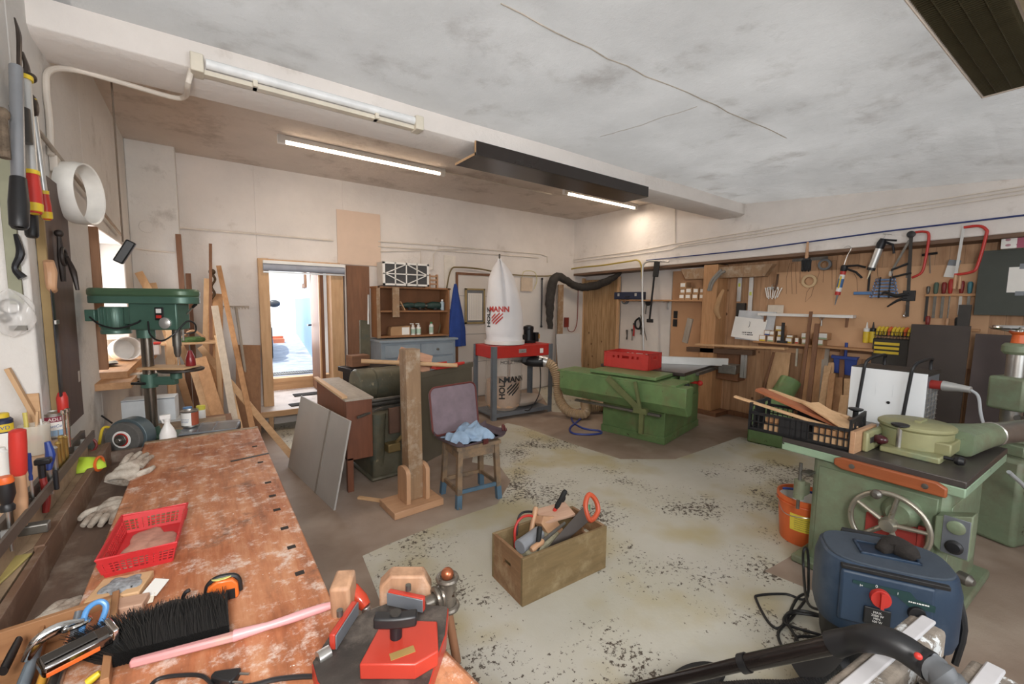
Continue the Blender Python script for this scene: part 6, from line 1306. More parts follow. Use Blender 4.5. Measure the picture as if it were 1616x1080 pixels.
MB().tube([(0, 0, -.02), (.005, 0, -.1), (.0, 0, -.15)], [.009, .011, .009], 10, smooth=3).build('red_handle', M_dr, nip, 0); MB().tube([(.03, .005, -.01), (.03, .005, -.08)], .007, 8).tube([(0, 0, .02), (0, 0, -.03)], .01, 8).box((.005, 0, .03), (.04, .03, .02)).build('jaws', M_blkm, nip, .004)
pl_ = T('pliers', 'pliers with dark blue handle standing up in the tool rail', 'pliers', px_rail(77, 742), 0)
MB().tube([(0, 0, 0), (.005, .01, .05), (0, .012, .1)], [.008, .014, .008], 10, smooth=3).build('blue_handle', M_blue, pl_, 0); MB().tube([(.0, .0, .0), (.004, 0, -.09)], [.009, .004], 8).build('jaws', M_steel, pl_, 0)
drv('long thin screwdriver with dark blue grip beside the hammer in the tool rail', 49, 758, .09, .006, M_blue, M_blue, .08)
for k, (u, v, h) in enumerate(((87, 730, .05), (93, 724, .055), (98, 716, .06), (104, 712, .05))):
    p = px_rail(u, v); t = T('drill_bit', ('steel', 'dull brass', 'golden', 'pale brass')[k] + ' socket bit standing in the tool rail, ' + ('nearest the pincers', 'second from the pincers', 'third from the pincers', 'farthest from the pincers')[k], 'drill bit', p)
    mm = M_steel if k == 0 else mat('brass', '#b8954a', .3, .8, .1)
    MB().cyl((0, 0, -.05), (0, 0, h), .008, n=12).lathe([(.008, h), (.01, h + .004), (.006, h + .012), (0, h + .013)], n=12).build('bit', mm, t, 0)
for (u, v, h, lb) in ((112, 700, .12, 'tall slim chrome pin punch, nearer of the pair behind the bits'), (118, 694, .115, 'tall shiny steel rod with knob, farther of the pair behind the bits')):
    p = px_rail(u - 8, v); t = T('punch', lb, 'punch', p); MB().cyl((0, 0, -.03), (0, 0, h), .005, n=10).lathe([(.005, h), (.008, h + .004), (.008, h + .015), (0, h + .018)], n=12).build('rod', M_chrome, t, 0)
gl = T('work_glove', 'neon yellow green work glove lying on side board end', 'glove', (-.49, 2.62, .888), R(-20)); gl.scale = (1.5, 1.5, 1.5)
def lump(sx, sy, sz, f=3, seed=0):
    def fn(u, v):
        a = u * 2 * PI; b = v * PI / 2
        k = 1 + .16 * math.sin(a * f + seed) + .08 * math.sin(a * 7 + seed * 2)
        return Vector((math.cos(a) * math.cos(b) * sx * k, math.sin(a) * math.cos(b) * sy * k, math.sin(b) * sz * (1 + .2 * math.sin(a * 2 + seed))))
    return MB().surf(fn, 32, 8, closed_u=True)
lump(.06, .05, .03, 2, 1).build('palm', mat('neon_yellow', '#b8d82a', .7), gl, 0, sharp=80)
for k in range(3): MB().tube([(-.03, -.02 + .02 * k, .015), (-.08, -.03 + .03 * k, .018), (-.1 - .01 * k, -.035 + .035 * k, .01)], [.012, .011, .008], 8, smooth=3).build('finger', M_blk if k < 2 else _m['neon_yellow'], gl, 0)
MB().torus((.055, 0, .012), .02, .004, (1, 0, 0), 20, 6).build('cuff_trim', M_orange, gl, 0)
# things on the sill
can = T('paint_can', 'metal paint can with blue and white label on the niche shelf', 'paint can', (gp(86, 690, 1.01).x, gp(86, 690, 1.01).y, 1.012), R(28))
MB().lathe([(.046, 0), (.048, .003), (.048, .006), (.046, .008), (.046, .108), (.049, .11), (.049, .114), (.042, .115), (.04, .11), (0, .11)], n=32).build('tin', M_steel, can, 0)
def cyl_wrap(parent, r, z0, z1, a0, a1, m, nm):
    def f(u, v): a = R(a0) + u * R(a1 - a0); return Vector((math.sin(a) * r, -math.cos(a) * r, z0 + v * (z1 - z0)))
    return MB().surf(f, 20, 2).build(nm, m, parent, 0)
def cyl_text(s, size, m, parent, r, a0, z):
    o = text(s, size, m, parent, (0, 0, 0), ext=0)
    for vtx in o.data.vertices: a = R(a0) + vtx.co.x / r; zz = z + vtx.co.y; vtx.co = Vector((math.sin(a) * r, -math.cos(a) * r, zz))
    o.location = (0, 0, 0); o.rotation_euler = (0, 0, 0)
cyl_wrap(can, .0464, .012, .1, -170, 170, mat('light_blue_label', '#8fb4d6', .5), 'label_band'); cyl_wrap(can, .0468, .075, .1, -60, 60, mat('crimson_band', '#8e2038', .5), 'crimson_band'); cyl_wrap(can, .0467, .038, .075, -60, 60, M_paper, 'white_band')
cyl_text('ADLER', .02, M_white, can, .0472, 0, .087); cyl_text('VariColor', .018, M_bink, can, .0471, 0, .056)
jr = T('brush_jar', 'clear plastic jar holding paint brushes and a dish brush', 'jar', (gp(58, 716, 1.01).x, gp(58, 716, 1.01).y, 1.012))
MB().lathe([(.0, .003), (.04, .003), (.042, .0), (.046, .12), (.044, .12), (.04, .006), (0, .006)], n=28).build('plastic_wall', glass('jar_plastic', '#e9e2d2', .4, .2), jr, 0)
MB().beam((0, 0, .03), (.01, .015, .17), .017, .008).build('brush_handle', W_lightz, jr); MB().b2(-.02, .02, -.006, .006, .01, .05).build('brush_bristles', mat('tan_bristle', '#a67c4c', .9), jr, 0); MB().b2(-.018, .018, -.007, .007, .05, .07).build('red_ferrule', M_red, jr)
MB().tube([(-.02, 0, .03), (-.025, .01, .17)], .007, 8).build('yellow_handle', mat('cream_yellow', '#d9c65a', .5), jr, 0)
m = MB()
for k in range(90):
    a = rnd.uniform(0, 2 * PI); z = rnd.uniform(.03, .12); m.tube([(.02, 0, z), (.02 + math.cos(a) * .022, math.sin(a) * .022, z + .006)], [.0009, .0005], 3, cap=False)
m.cyl((.02, 0, .01), (.02, 0, .14), .003, n=6); m.build('dish_brush_bristles', M_white, jr, 0)
def canb(lab, u, v, r, h, mb, mc, z=1.01, name='spray_can', cat='spray can'):
    p = gp(u, v, z); t = T(name, lab, cat, (p.x, p.y, z + .001)); MB().lathe([(r, 0), (r, h * .86), (r * .8, h * .9), (r * .5, h * .92)], n=24).build('can', mb, t, 0); MB().lathe([(r * .7, h * .9), (r * .7, h * .98), (r * .6, h), (0, h)], n=20).build('cap', mc, t, 0); return t
t = canb('dark blue spray can with yellow cap at left edge on the niche shelf', 9, 728, .03, .19, mat('navy_can', '#20284a', .4), M_yel)
cyl_wrap(t, .0303, .12, .15, -90, 90, M_yel, 'yellow_shield'); cyl_text('WD', .02, M_bink, t, .0305, 20, .135); cyl_wrap(t, .0303, .02, .115, -90, 90, M_paper, 'white_label')
canb('white bottle with light blue lid behind the dark blue can', 20, 700, .033, .15, M_white, mat('sky_lid', '#4a90c8', .4), name='bottle', cat='bottle')
t = canb('small grey white tube bottle in front at left edge', 4, 755, .02, .11, M_white, M_white, name='bottle', cat='bottle')
# battens and bag by the niche jamb
tag(MB().beam((0, 0, 0), (-.1, .0, .34), .015, .03, up=(0, 1, 0)).build('leaning_batten', W_lightz, None, loc=(-.575, 2.66, 1.012)), 'orange brown batten leaning on the white niche jamb', 'batten')
tag(MB().beam((0, 0, 0), (-.0, .0, .22), .04, .012, up=(0, 1, 0)).build('board_strip', W_light, None, loc=(-.62, 2.695, 1.012)), 'short flat wooden strip standing behind the leaning batten', 'strip')
hb = T('clear_bag', 'crumpled clear plastic bag with fittings hanging on the niche jamb', 'bag', (-.655, 2.68, 1.48))
def bagn(u, v):
    a = u * 2 * PI; z = .22 * v; k = math.sin(min(1, v * 1.1) * PI) ** .6; return Vector((math.cos(a) * .07 * k * (1 + .15 * math.sin(5 * a + 9 * v)), math.sin(a) * .03 * k * (1 + .2 * math.sin(7 * a)), z))
MB().surf(bagn, 36, 16, closed_u=True).build('plastic_film', glass('clear_film', '#f4f2ee', .35, .15), hb, 0, sharp=50)
MB().torus((.0, 0, .13), .03, .004, (0, 1, 0), 20, 6).box((.02, -.01, .04), (.05, .02, .02)).ball((-.02, 0, .08), .02).build('fittings', M_dsteel, hb, 0)
tag(MB().tube([(0, 0, .08), (.01, -.01, .0), (-.01, -.01, -.06), (.01, -.01, -.1)], [.008, .014, .01, .016], 8, smooth=4).build('hanging_pliers', M_blkm, None, 0, loc=(-.62, 2.68, 1.83)), 'dark small pliers hanging above the clear bag', 'pliers')
tag(MB().b2(-.02, .02, -.006, .006, -.5, .12).build('hanging_strip', mat('greenish_metal', '#8b8b72', .5, .5), None, loc=(-.64, 2.7, 2.12)), 'greenish metal strip hanging at the very left edge of the picture', 'strip')
# ---- white gloves in the trough and by the tray
M_glove = mat('dirty_white_glove', '#c9beae', .95, 0, .2, 16, .5, dust='#8a7664', dust_amt=.58)
def glove(lab, loc, rz, s=1, up=0):
    t = T('cotton_glove', lab, 'glove', loc, rz); t.scale = (s, s, s)
    MB().surf(lambda u, v: Vector((math.cos(u * 2 * PI) * (.05 + .01 * math.sin(v * 5)) * (1 - .25 * v), -.05 + v * .13, .022 + math.sin(u * 2 * PI) * .02 * (1 - .1 * v) + .006 * math.sin(v * 14 + u * 12))), 28, 12, closed_u=True).build('palm', M_glove, t, 0, sharp=80)
    for k, (x, l, a) in enumerate(((-.034, .06, 8), (-.012, .072, 2), (.012, .068, -4), (.033, .055, -12))):
        d_ = Vector((-math.sin(R(a)), math.cos(R(a)), 0)); MB().tube([Vector((x, .05, .02)), Vector((x, .07, .024)) + d_ * l * .4, Vector((x, .07, .013)) + d_ * l], [.015, .0145, .009], 10, smooth=3).build('finger', M_glove, t, 0, sharp=80)
    MB().tube([(.045, -.0, .018), (.075, .03, .02), (.082, .06, .014)], [.016, .014, .009], 10, smooth=3).build('thumb', M_glove, t, 0, sharp=80); return t
p = gp(172, 818, .8); glove('dirty white cotton glove lying flat in the bench trough', (p.x + .01, p.y + .06, .797), R(165), 1.0)
t = glove('twisted white cotton glove standing over the trough edge', (-.32, 2.52, .845), R(-20), 1.0); t.rotation_euler = (R(24), R(10), R(-22))
glove('whitish glove lying in the trough behind the tool tray', (-.37, 1.5, .797), R(-30), .9)
# ---- red basket
def basket():
    b = T('red_basket', 'small red plastic basket with sawdust on the bench top', 'basket', (-.262, 1.615, .851), R(-4))
    L, W, H = .15, .265, .062; e = .014; m = MB(); th = .004
    def P(x, y, z): k = z / H; return (x + (1 if x > L / 2 else -1) * e * (k), y + (1 if y > W / 2 else -1) * e * k, z)
    def bar(a, b_, w=.006): m.beam(P(*a), P(*b_), w, th if w < .01 else w)
    m.b2(0, L, 0, W, 0, .004)
    for (a, b_) in (((0, 0), (L, 0)), ((L, 0), (L, W)), ((L, W), (0, W)), ((0, W), (0, 0))):
        A, B = Vector((a[0], a[1], 0)), Vector((b_[0], b_[1], 0)); n = int((B - A).length / .0125)
        segs = []
        cA, cB = Vector(P(A.x, A.y, 0)), Vector(P(B.x, B.y, 0)); tA, tB = Vector(P(A.x, A.y, H)), Vector(P(B.x, B.y, H))
        def pt(u, v): return cA.lerp(cB, u).lerp(tA.lerp(tB, u), v)
        for v0, v1 in ((0, .2), (.72, 1.0)): q = [pt(0, v0), pt(1, v0), pt(1, v1), pt(0, v1)]; nn = (q[1] - q[0]).cross(q[3] - q[0]).normalized() * .003; vs_ = [m.bm.verts.new(x) for x in q] + [m.bm.verts.new(x + nn) for x in q]; [m.face([vs_[i] for i in f]) for f in ((3, 2, 1, 0), (4, 5, 6, 7), (0, 1, 5, 4), (1, 2, 6, 5), (2, 3, 7, 6), (3, 0, 4, 7))]
        for k in range(n + 1):
            u = k / n; solid = (k % 8 in (0, 1))
            m.beam(pt(u, .18), pt(u, .74), .012 if solid else .0035, .003, up=tuple((B - A).normalized().cross(Vector((0, 0, 1)))))
        for v in (.32, .46, .6): m.beam(pt(0, v), pt(1, v), .003, .003)
    m.build('basket_body', mat('bright_red_plastic', '#d8262a', .4, 0, .05), b, 0)
    MB().tube([P(0, 0, H), P(L, 0, H), P(L, W, H), P(0, W, H)], .0045, 6, closed=True).build('rim', _m['bright_red_plastic'], b, 0)
    lump(.07, .12, .012, 3, 2).xform((L / 2, W / 2, .004)).build('sawdust_layer', mat('pink_dust', '#c48a74', .95, 0, .2, 30), b, 0)
    return b
basket()
# ---- ash block, wood blocks, label
p = gp(193, 935, .85); t = T('ash_block', 'pale wooden block with a round recess full of grey ash', 'ashtray', (p.x, p.y, .851), R(-14))
MB().b2(-.06, .055, -.05, .05, 0, .02).build('block', W_light, t, .003); lump(.045, .04, .006, 5, 3).xform((0, 0, .02)).build('ash', mat('grey_ash', '#8d8f92', .95, 0, .4, 80, chip='#2a2a2a', chip_amt=.6, chip_scale=60), t, 0)
for u, v, w_, l_, lb, mm in ((205, 962, .07, .05, 'pinkish wooden block beside the ash block', 'pinkish_board'), (178, 962, .03, .035, 'small square pale block left of the pinkish one', 'light_timber_x')):
    p = gp(u, v, .85); tag(MB().b2(-w_ / 2, w_ / 2, -l_ / 2, l_ / 2, 0, .022).build('wood_block', _m[mm], None, .003, loc=(p.x, p.y, .851), rz=R(-14)), lb, 'wood block')
p = gp(246, 932, .85); t = T('folded_label', 'folded white cardboard label by the red basket', 'label card', (p.x, p.y, .852), R(-20))
MB().box((0, 0, .008), (.035, .07, .0015), (0, R(14), 0)).build('card', M_paper, t, 0); MB().box((0, -.045, .004), (.03, .035, .001), (R(8), 0, R(15))).build('torn_scrap', mat('torn_cream_paper', '#e2d6c2', .9), t, 0)
tag(lump(.02, .01, .008, 4, 6).build('dust_flake', mat('dark_fluff', '#4a3c34', .95), None, 0, loc=(gp(268, 955, .85).x, gp(268, 955, .85).y, .851)), 'small dark shaving on the bench beside the label card', 'shaving')
# ---- tape measure
tm = T('tape_measure', 'orange and black tape measure with hooked tape end', 'tape measure', (gp(352, 945, .85).x, gp(352, 945, .85).y, .852), R(-8))
MB().prism([(-.035, 0), (.035, 0), (.038, .01), (.036, .04), (.025, .055), (-.01, .058), (-.03, .045), (-.036, .02)], (0, .036, 0), o=(0, -.018, 0)).build('case', mat('tape_orange', '#ea6a1e', .35), tm, .004)
MB().tube([(-.036, 0, .02), (-.03, 0, .045), (-.01, 0, .059), (.025, 0, .056), (.037, 0, .04), (.039, 0, .01)], .007, 8, smooth=4, flat=1.0).b2(-.032, -.018, -.021, .021, .0, .035).b2(.01, .03, -.022, -.018, .004, .03).build('black_bumper', M_blk, tm, 0)
MB().lathe([(0, 0), (.018, 0), (.018, .002), (0, .002)], (.0, 0, .058), (0, .1, 1), 24, sc=(1.3, .9)).build('yellow_badge', mat('pale_yellow', '#dcdc78', .5), tm, 0)
MB().tube([(-.036, 0, .012), (-.06, 0, .012), (-.085, 0, .02), (-.08, 0, .04), (-.07, 0, .045)], .005, 6, smooth=4).build('hook', M_blk, tm, 0)
# ---- bench brush with pink handle
H0, H1 = gp(205, 1047, .865), gp(545, 958, .865); dB = (H1 - H0); Ld = dB.length; angB = math.atan2(dB.y, dB.x)
br = T('bench_brush', 'black bristled bench brush with long pink handle on the bench', 'brush', (H0.x, H0.y, .85), angB)
MB().beam((0, 0, .014), (.2, 0, .014), .016, .018, w2=.02).build('brush_back', mat('dusty_pink', '#d78f8e', .5, 0, .06, dust='#c9a488', dust_amt=.5), br, .005)
MB().tube([(.19, 0, .015), (.28, .004, .016), (.36, .012, .018), (Ld, .016, .02)], [.013, .009, .011, .0105, .006], 12, smooth=4).build('pink_handle', mat('pink_handle', '#e39a9c', .4), br, 0)
m = MB()
for i in range(4200):
    s_ = rnd.random(); x = -.03 + s_ * .21; ln = (.115 if s_ > .2 else .07 + .19 * s_) * rnd.uniform(.88, 1.05); z = .01 + .03 * rnd.random()
    fan = -.55 * max(0, .35 - s_) / .35
    m.tube([(x, .008, z), (x - .016 + fan * .05 + rnd.uniform(-.006, .006), ln * .55, z + .012 * (z - .015) / .02), (x - .03 + fan * .13 + rnd.uniform(-.012, .012), ln + .008, z * 1.5 + rnd.uniform(-.008, .012))], [.0016, .0013, .0005], 3, cap=False)
m.build('bristles', mat('black_bristle', '#1b1918', .6), br, 0)
# ---- plug and lead on the bench
cable('black power lead on the near end of the bench top', [tuple(gp(u, v, .856)) for u, v in ((600, 1090), (570, 1072), (500, 1068), (440, 1072), (400, 1082), (360, 1088))], .005, M_blk)
cable('black cable loop at bottom edge left of the plug', [tuple(gp(u, v, .856)) for u, v in ((232, 1090), (250, 1072), (290, 1066), (320, 1068), (338, 1085))], .004, M_blk)
p = gp(372, 1070, .86); t = T('mains_plug', 'black euro mains plug with two steel pins on the bench', 'plug', (p.x, p.y, .852), R(-38))
MB().prism([(-.03, -.012), (.0, -.018), (.004, 0), (.0, .018), (-.03, .012), (-.05, .006), (-.05, -.006)], (0, 0, .016), v=(0, 1, 0)).build('plug_body', M_blk, t, .003)
for y in (-.01, .01): MB().cyl((.0, y, .008), (.022, y, .008), .0024, n=10).build('pin', M_steel, t, 0)
# ---- front vise parts: jaw block, pipe fitting, handle
vj = T('vise_jaw_block', 'rough wooden vise jaw block at the bench front', 'vise jaw', (gp(640, 935, .85).x, gp(640, 935, .85).y, .70), R(-25))
MB().prism([(-.07, -.02), (.07, -.02), (.07, .15), (.05, .19), (-.04, .2), (-.07, .17)], (0, .05, 0), o=(0, 0, 0)).build('jaw', wood('worn_jaw_z', '#c4926c', '#7c4e34', 'Z', dust='#d2b29a'), vj, .006)
pf = T('pipe_handle_fitting', 'rusty steel tee fitting with wooden bar, handle of the vise screw', 'vise handle', dpt(706, 938, 1.2))
MB().cyl((-.07, 0, 0), (-.01, 0, .0), .017, n=20).torus((-.035, 0, 0), .025, .008, (1, 0, 0), 24, 8).torus((-.02, 0, 0), .022, .007, (1, 0, 0), 24, 8).cyl((0, 0, -.035), (.0, 0, .05), .024, n=24).torus((0, 0, -.035), .026, .009, (0, 0, 1), 24, 8).torus((0, 0, .048), .025, .008, (0, 0, 1), 24, 8).build('tee_fitting', mat('rusty_galvanised', '#7d7468', .35, .7, .25, 18, .2, chip='#4a2f20', chip_amt=.58, chip_scale=30), pf, 0)
MB().ball((0, 0, .06), .018).build('copper_knob', mat('copper', '#b5623c', .3, .7), pf, 0)
MB().cyl((.0, 0, -.04), (.03, .0, -.22), .0125, n=14).build('wooden_bar', W_brown, pf, 0)
merge_into(vj, wb); merge_into(pf, wb)
cl = T('screw_clamp', 'red painted wooden clamp handle sticking up at the bench edge', 'clamp', dpt(583, 965, 1.12), 0)
q1 = dpt(556, 930, 1.14) - cl.location
MB().tube([Vector((0, 0, 0)) + q1 * .2, q1 * .5, q1], [.014, .019, .017], 16, smooth=3).ball(q1, .016).build('red_grip', mat('glossy_red', '#cc3a1e', .2), cl, 0); MB().tube([Vector((0, 0, -.03)), q1 * .22], .012, 12).box((.01, 0, -.03), (.05, .04, .04)).build('ferrule', M_steel, cl, .003)
tag(MB().box((0, 0, .05), (.05, .07, .1), (R(8), 0, R(-30))).build('wood_wedge', _m['worn_jaw_z'], None, .008, loc=tuple(gp(543, 962, .85)[:2]) + (.84,)), 'worn wooden wedge behind the red clamp handle', 'wood block')
# ---- corner clamp (mitre vise)
mv = T('mitre_clamp', 'red and black cast corner clamp with T-knob on the bench front', 'corner clamp', (.26, .86, .85), R(0))
O2 = Vector((.26, .86)); 
def lp(u, v, z): p = gp(u, v, z); return (p.x - .26, p.y - .86)
base = [lp(492, 1046, .893), lp(520, 1002, .893), lp(575, 966, .893), lp(622, 948, .893), lp(708, 957, .893), lp(704, 1000, .893), lp(690, 1040, .893), lp(665, 1120, .893), lp(560, 1150, .893), lp(500, 1075, .893)]
MB().prism(base, (0, 0, .036), v=(0, 1, 0), o=(0, 0, .003)).build('red_base', mat('clamp_red', '#c23322', .35, .1, .1), mv, .003)
MB().prism([(x * .985, y * .985) for x, y in base], (0, 0, .004), v=(0, 1, 0), o=(0, 0, .04)).build('black_bed', mat('grimy_black_bed', '#3c3530', .6, .1, .25, 20, .2, dust='#6e6258', dust_amt=.5), mv, .001)
blkp = [lp(567, 1062, .91), lp(598, 1002, .91), lp(632, 990, .91), lp(690, 992, .91), lp(692, 1040, .91), lp(655, 1062, .91)]
MB().prism(blkp, (0, 0, .034), v=(0, 1, 0), o=(0, 0, .044)).build('red_centre_block', _m['clamp_red'], mv, .003)
k0 = Vector(lp(625, 1004, .93)).to_3d(); k0.z = .078
MB().cyl(k0, k0 + Vector((0, 0, .028)), .013, n=20).build('knob_stem', M_blkm, mv, 0)
dk = Vector((math.cos(R(-30)), math.sin(R(-30)), 0)); pk = Vector((-dk.y, dk.x, 0)); c0 = k0 + Vector((0, 0, .03))
MB().prism([(x, (.014 if abs(x) > .03 else .017) - .009 * math.cos(x * 30)) for x in (-.045, -.03, -.015, 0, .015, .03, .045)] + [(x, -.012 - .006 * math.cos(x * 30)) for x in (.045, .03, .015, 0, -.015, -.03, -.045)], (0, 0, .024), o=tuple(c0), u=tuple(dk), v=tuple(pk)).build('t_knob', M_blk, mv, .004)
MB().lathe([(.012, 0), (.012, .003), (0, .004)], tuple(c0 + Vector((0, 0, .024))), (0, 0, 1), 18).build('knob_cap', M_dark, mv, 0)
a1, a2 = Vector(lp(524, 1024, .9)).to_3d(), Vector(lp(560, 968, .9)).to_3d()
b1, b2 = Vector(lp(614, 950, .9)).to_3d(), Vector(lp(670, 962, .9)).to_3d()
for nm, (x1, x2) in (('left', (a1, a2)), ('right', (b1, b2))):
    z_ = Vector((0, 0, .064)); j = MB().beam(x1 + z_, x2 + z_, .014, .036).build('jaw', _m['clamp_red'], mv, .003)
    nv = (x2 - x1).normalized().cross(Vector((0, 0, 1))) * (.009); MB().beam(x1 + z_ + nv, x2 + z_ + nv, .003, .032).build('jaw_plate', M_galv, j, .001)
    MB().cyl((x1 + x2) / 2 + z_ + Vector((0, 0, .02)) - nv, (x1 + x2) / 2 + z_ + Vector((0, 0, .034)) - nv, .007, n=14).build('screw_head', M_dsteel, j, 0)
MB().cyl(a1 + Vector((-.03, -.005, .045)), a1 + Vector((-.005, 0, .045)), .014, n=16).build('screw_end', M_steel, mv, 0)
q = Vector(lp(635, 1030, .93)).to_3d(); MB().box((q.x, q.y, .0788), (.05, .018, .001), (0, 0, R(-8))).build('brass_plate', mat('worn_brass_plate', '#b08c4a', .5, .4), mv, 0)
# ---- open wooden tray with tools, bottom left
ty = T('tool_tray', 'open wooden tray with hand tools at the bottom left corner', 'tray', (-.45, 1.1, .80), R(4))
W_tray = wood('tray_x', '#b07a4c', '#84502c', 'X'); W_trayy = wood('tray_y', '#b07a4c', '#84502c', 'Y')
MB().b2(0, .26, .33, .345, 0, .075).build('end_wall', W_tray, ty); MB().b2(0, .26, 0, .012, 0, .075).build('end_wall', W_tray, ty); MB().b2(0, .012, .012, .33, 0, .075).build('side_wall', W_trayy, ty); MB().b2(.248, .262, 0, .34, 0, .085).build('side_wall', W_trayy, ty); MB().b2(0, .26, 0, .34, 0, .008).b2(.12, .128, .02, .33, 0, .06).build('tray_floor', W_tray, ty)
def tt(name, lab, cat, u, v, z, rot): return T(name, lab, cat, gp(u, v, z), 0, None, rot)
t = tt('scissors', 'scissors with light blue plastic loops standing in the tray', 'scissors', 148, 985, .9, (R(-20), R(0), R(-10)))
M_lb = mat('sky_blue_grip', '#4f8fd0', .35)
MB().tube([(-.015, 0, -.06), (-.02, 0, -.02), (-.015, 0, .03), (.006, 0, .045), (.02, 0, .03), (.01, 0, -.01), (-.002, 0, -.05)], .006, 10, smooth=6).build('large_loop', M_lb, t, 0); MB().tube([(.005, .008, -.05), (.02, .008, -.02), (.024, .008, .0), (.012, .008, -.03)], .005, 10, smooth=5).build('small_loop', M_lb, t, 0); MB().box((0, 0, -.09), (.018, .004, .08)).build('blades', M_steel, t)
t = tt('staple_gun', 'chrome body staple gun with orange stripe lying over the tray edge', 'stapler', 122, 1035, .9, (R(6), R(0), R(24)))
MB().b2(-.055, .055, -.022, .022, 0, .026).build('chrome_body', mat('dark_chrome', '#8d8986', .15, 1, .05), t, .006); MB().b2(-.05, .03, -.0235, -.0215, .002, .012).build('orange_stripe', M_orange, t); MB().b2(.05, .062, -.026, .026, -.004, .034).build('front_plate', M_chrome, t, .003); MB().b2(-.05, .03, -.012, .012, .0265, .03).build('dark_inlay', M_dark, t, .002)
t = tt('locking_pliers', 'chrome locking pliers arched over the tray wall', 'pliers', 92, 1008, .9, (0, 0, R(25)))
MB().tube([(-.05, 0, -.015), (-.03, 0, .015), (0, 0, .022), (.04, 0, .01)], [.008, .014, .014, .01], 12, smooth=4, flat=.6).torus((.03, 0, .012), .022, .005, (0, .3, 1), 24, 8).build('pliers_body', M_chrome, t, 0)
def longtool(lab, name, cat, a, b, z0, z1, r0, r1, m1, flat=.6):
    A, B = gp(a[0], a[1], z0), gp(b[0], b[1], z1); t = T(name, lab, cat, A)
    MB().tube([Vector((0, 0, 0)), (B - A) * .5, B - A], [r0, (r0 + r1) * .55, r1], 12, smooth=3, flat=flat).build('handle', m1, t, 0); return t
longtool('grey plastic handled knife lying lengthwise in the tray', 'utility_knife', 'knife', (30, 1100), (62, 1015), .86, .87, .018, .012, mat('grey_blue_plastic', '#6f7d88', .45))
longtool('yellow and dark grip tool lying right of the grey knife', 'chisel', 'chisel', (60, 1095), (78, 1040), .86, .88, .013, .009, mat('amber_yellow', '#d9962a', .4))
longtool('black handle lying left of the grey knife in the tray', 'screwdriver', 'screwdriver', (5, 1060), (30, 1010), .86, .875, .012, .01, M_blk)
longtool('dark grey grip at the front of the tray next to the yellow one', 'cutter', 'cutter', (75, 1100), (90, 1060), .86, .87, .012, .01, M_dark)
longtool('flat steel scraper blade lying under the chrome stapler', 'scraper', 'scraper', (90, 1095), (110, 1020), .85, .86, .016, .012, M_steel, .3)
longtool('small yellow tipped tool at the bottom right of the tray', 'marker', 'marker', (138, 1078), (158, 1062), .87, .88, .008, .006, M_yel, 1)
longtool('wide grey scraper handle leaning between blue scissors and pliers', 'scraper', 'scraper', (118, 1005), (125, 965), .88, .92, .014, .012, M_grey)
# papers lying on the side board
p = gp(60, 868, .886); t = T('brown_booklet', 'brown paper booklet with dark print lying on the side board', 'booklet', (-.525, p.y, .887), R(62))
MB().b2(-.07, .07, -.055, .055, 0, .003).build('sheet', mat('kraft_paper', '#a58a6c', .85), t, 0); m = MB()
for k in range(3): m.b2(-.03 + k * .02, -.016 + k * .02, -.02, .02, .003, .0034)
m.build('dark_print', M_ink, t, 0)
p = gp(35, 898, .886); tag(MB().b2(-.09, .09, -.05, .05, 0, .006).build('yellow_card', mat('mustard_card', '#b5a258', .8), None, loc=(-.51, p.y, .887), rz=R(80)), 'mustard yellow folded card lying on the side board', 'card')
tag(MB().ball((0, 0, .02), (.02, .03, .02)).tube([(0, 0, .02), (-.03, -.08, .02)], .012, 10).build('dark_hammer_head', M_dsteel, None, 0, loc=(-.545, 1.88, .887)), 'dark steel hammer head lying at left edge on the side board', 'hammer')

# ================================================================= TABLE AND THINGS AT THE FAR END OF THE BENCH
mt_ = T('machine_table', 'low dark table behind the workbench carrying the drill press', 'table', (-.52, 3.13, 0))
MB().b2(0, .62, 0, .8, .72, .75).build('table_top', M_board, mt_)
for x in (.02, .54):
    for y in (.02, .74): MB().b2(x, x + .05, y, y + .05, 0, .72).build('leg', W_brown, mt_)
# drill press
dpz = .751; base_p = Vector((-.30, 3.52, dpz))
dp_ = T('drill_press', 'green bench drill press with belt cover and steel column', 'drill press', base_p, R(-28)); dp_.scale = (.79, .79, .88)
MB().b2(-.14, .34, -.11, .11, 0, .035).build('base_plate', M_dgreen, dp_, .008); MB().lathe([(.06, .03), (.05, .07), (.045, .09)], n=28).build('column_socket', M_dgreen, dp_, 0)
MB().cyl((0, 0, .06), (0, 0, .9), .039, n=32).build('column', mat('brown_steel_column', '#80766a', .22, .85, .1, 5), dp_, 0)
hd_ = MB().b2(-.06, .28, -.085, .085, .8, 1.0).build('head_casting', M_dgreen, dp_, .01); MB().lathe([(.06, .74), (.06, .82)], n=28).build('head_collar', M_dgreen, dp_, 0)
def cov(r0, z0, z1, grow=0):
    P = []
    for a in range(-90, 91, 15): P.append((.27 + r0 * math.cos(R(a)), r0 * math.sin(R(a))))
    for a in range(90, 271, 15): P.append((-.24 + r0 * 1.05 * math.cos(R(a)), r0 * 1.05 * math.sin(R(a))))
    return MB().prism(P, (0, 0, z1 - z0), o=(0, 0, z0), v=(0, 1, 0))
cov(.125, 1.03, 1.09).build('belt_cover', mat('olive_belt_cover', '#4a6a4c', .35, .15, .1, 5, dust='#8c8f66', dust_amt=.48), dp_, .018); cov(.122, .985, 1.035).build('belt_guard_tray', M_dgreen, dp_, .006)
mo = MB(); mo.lathe([(.085, 0), (.09, .01), (.09, .17), (.085, .18)], (-.21, 0, .78), n=36)
for k in range(26): a = k * 2 * PI / 26; mo.box((-.21 + math.cos(a) * .093, math.sin(a) * .093, .885), (.012, .004, .13), (0, 0, a))
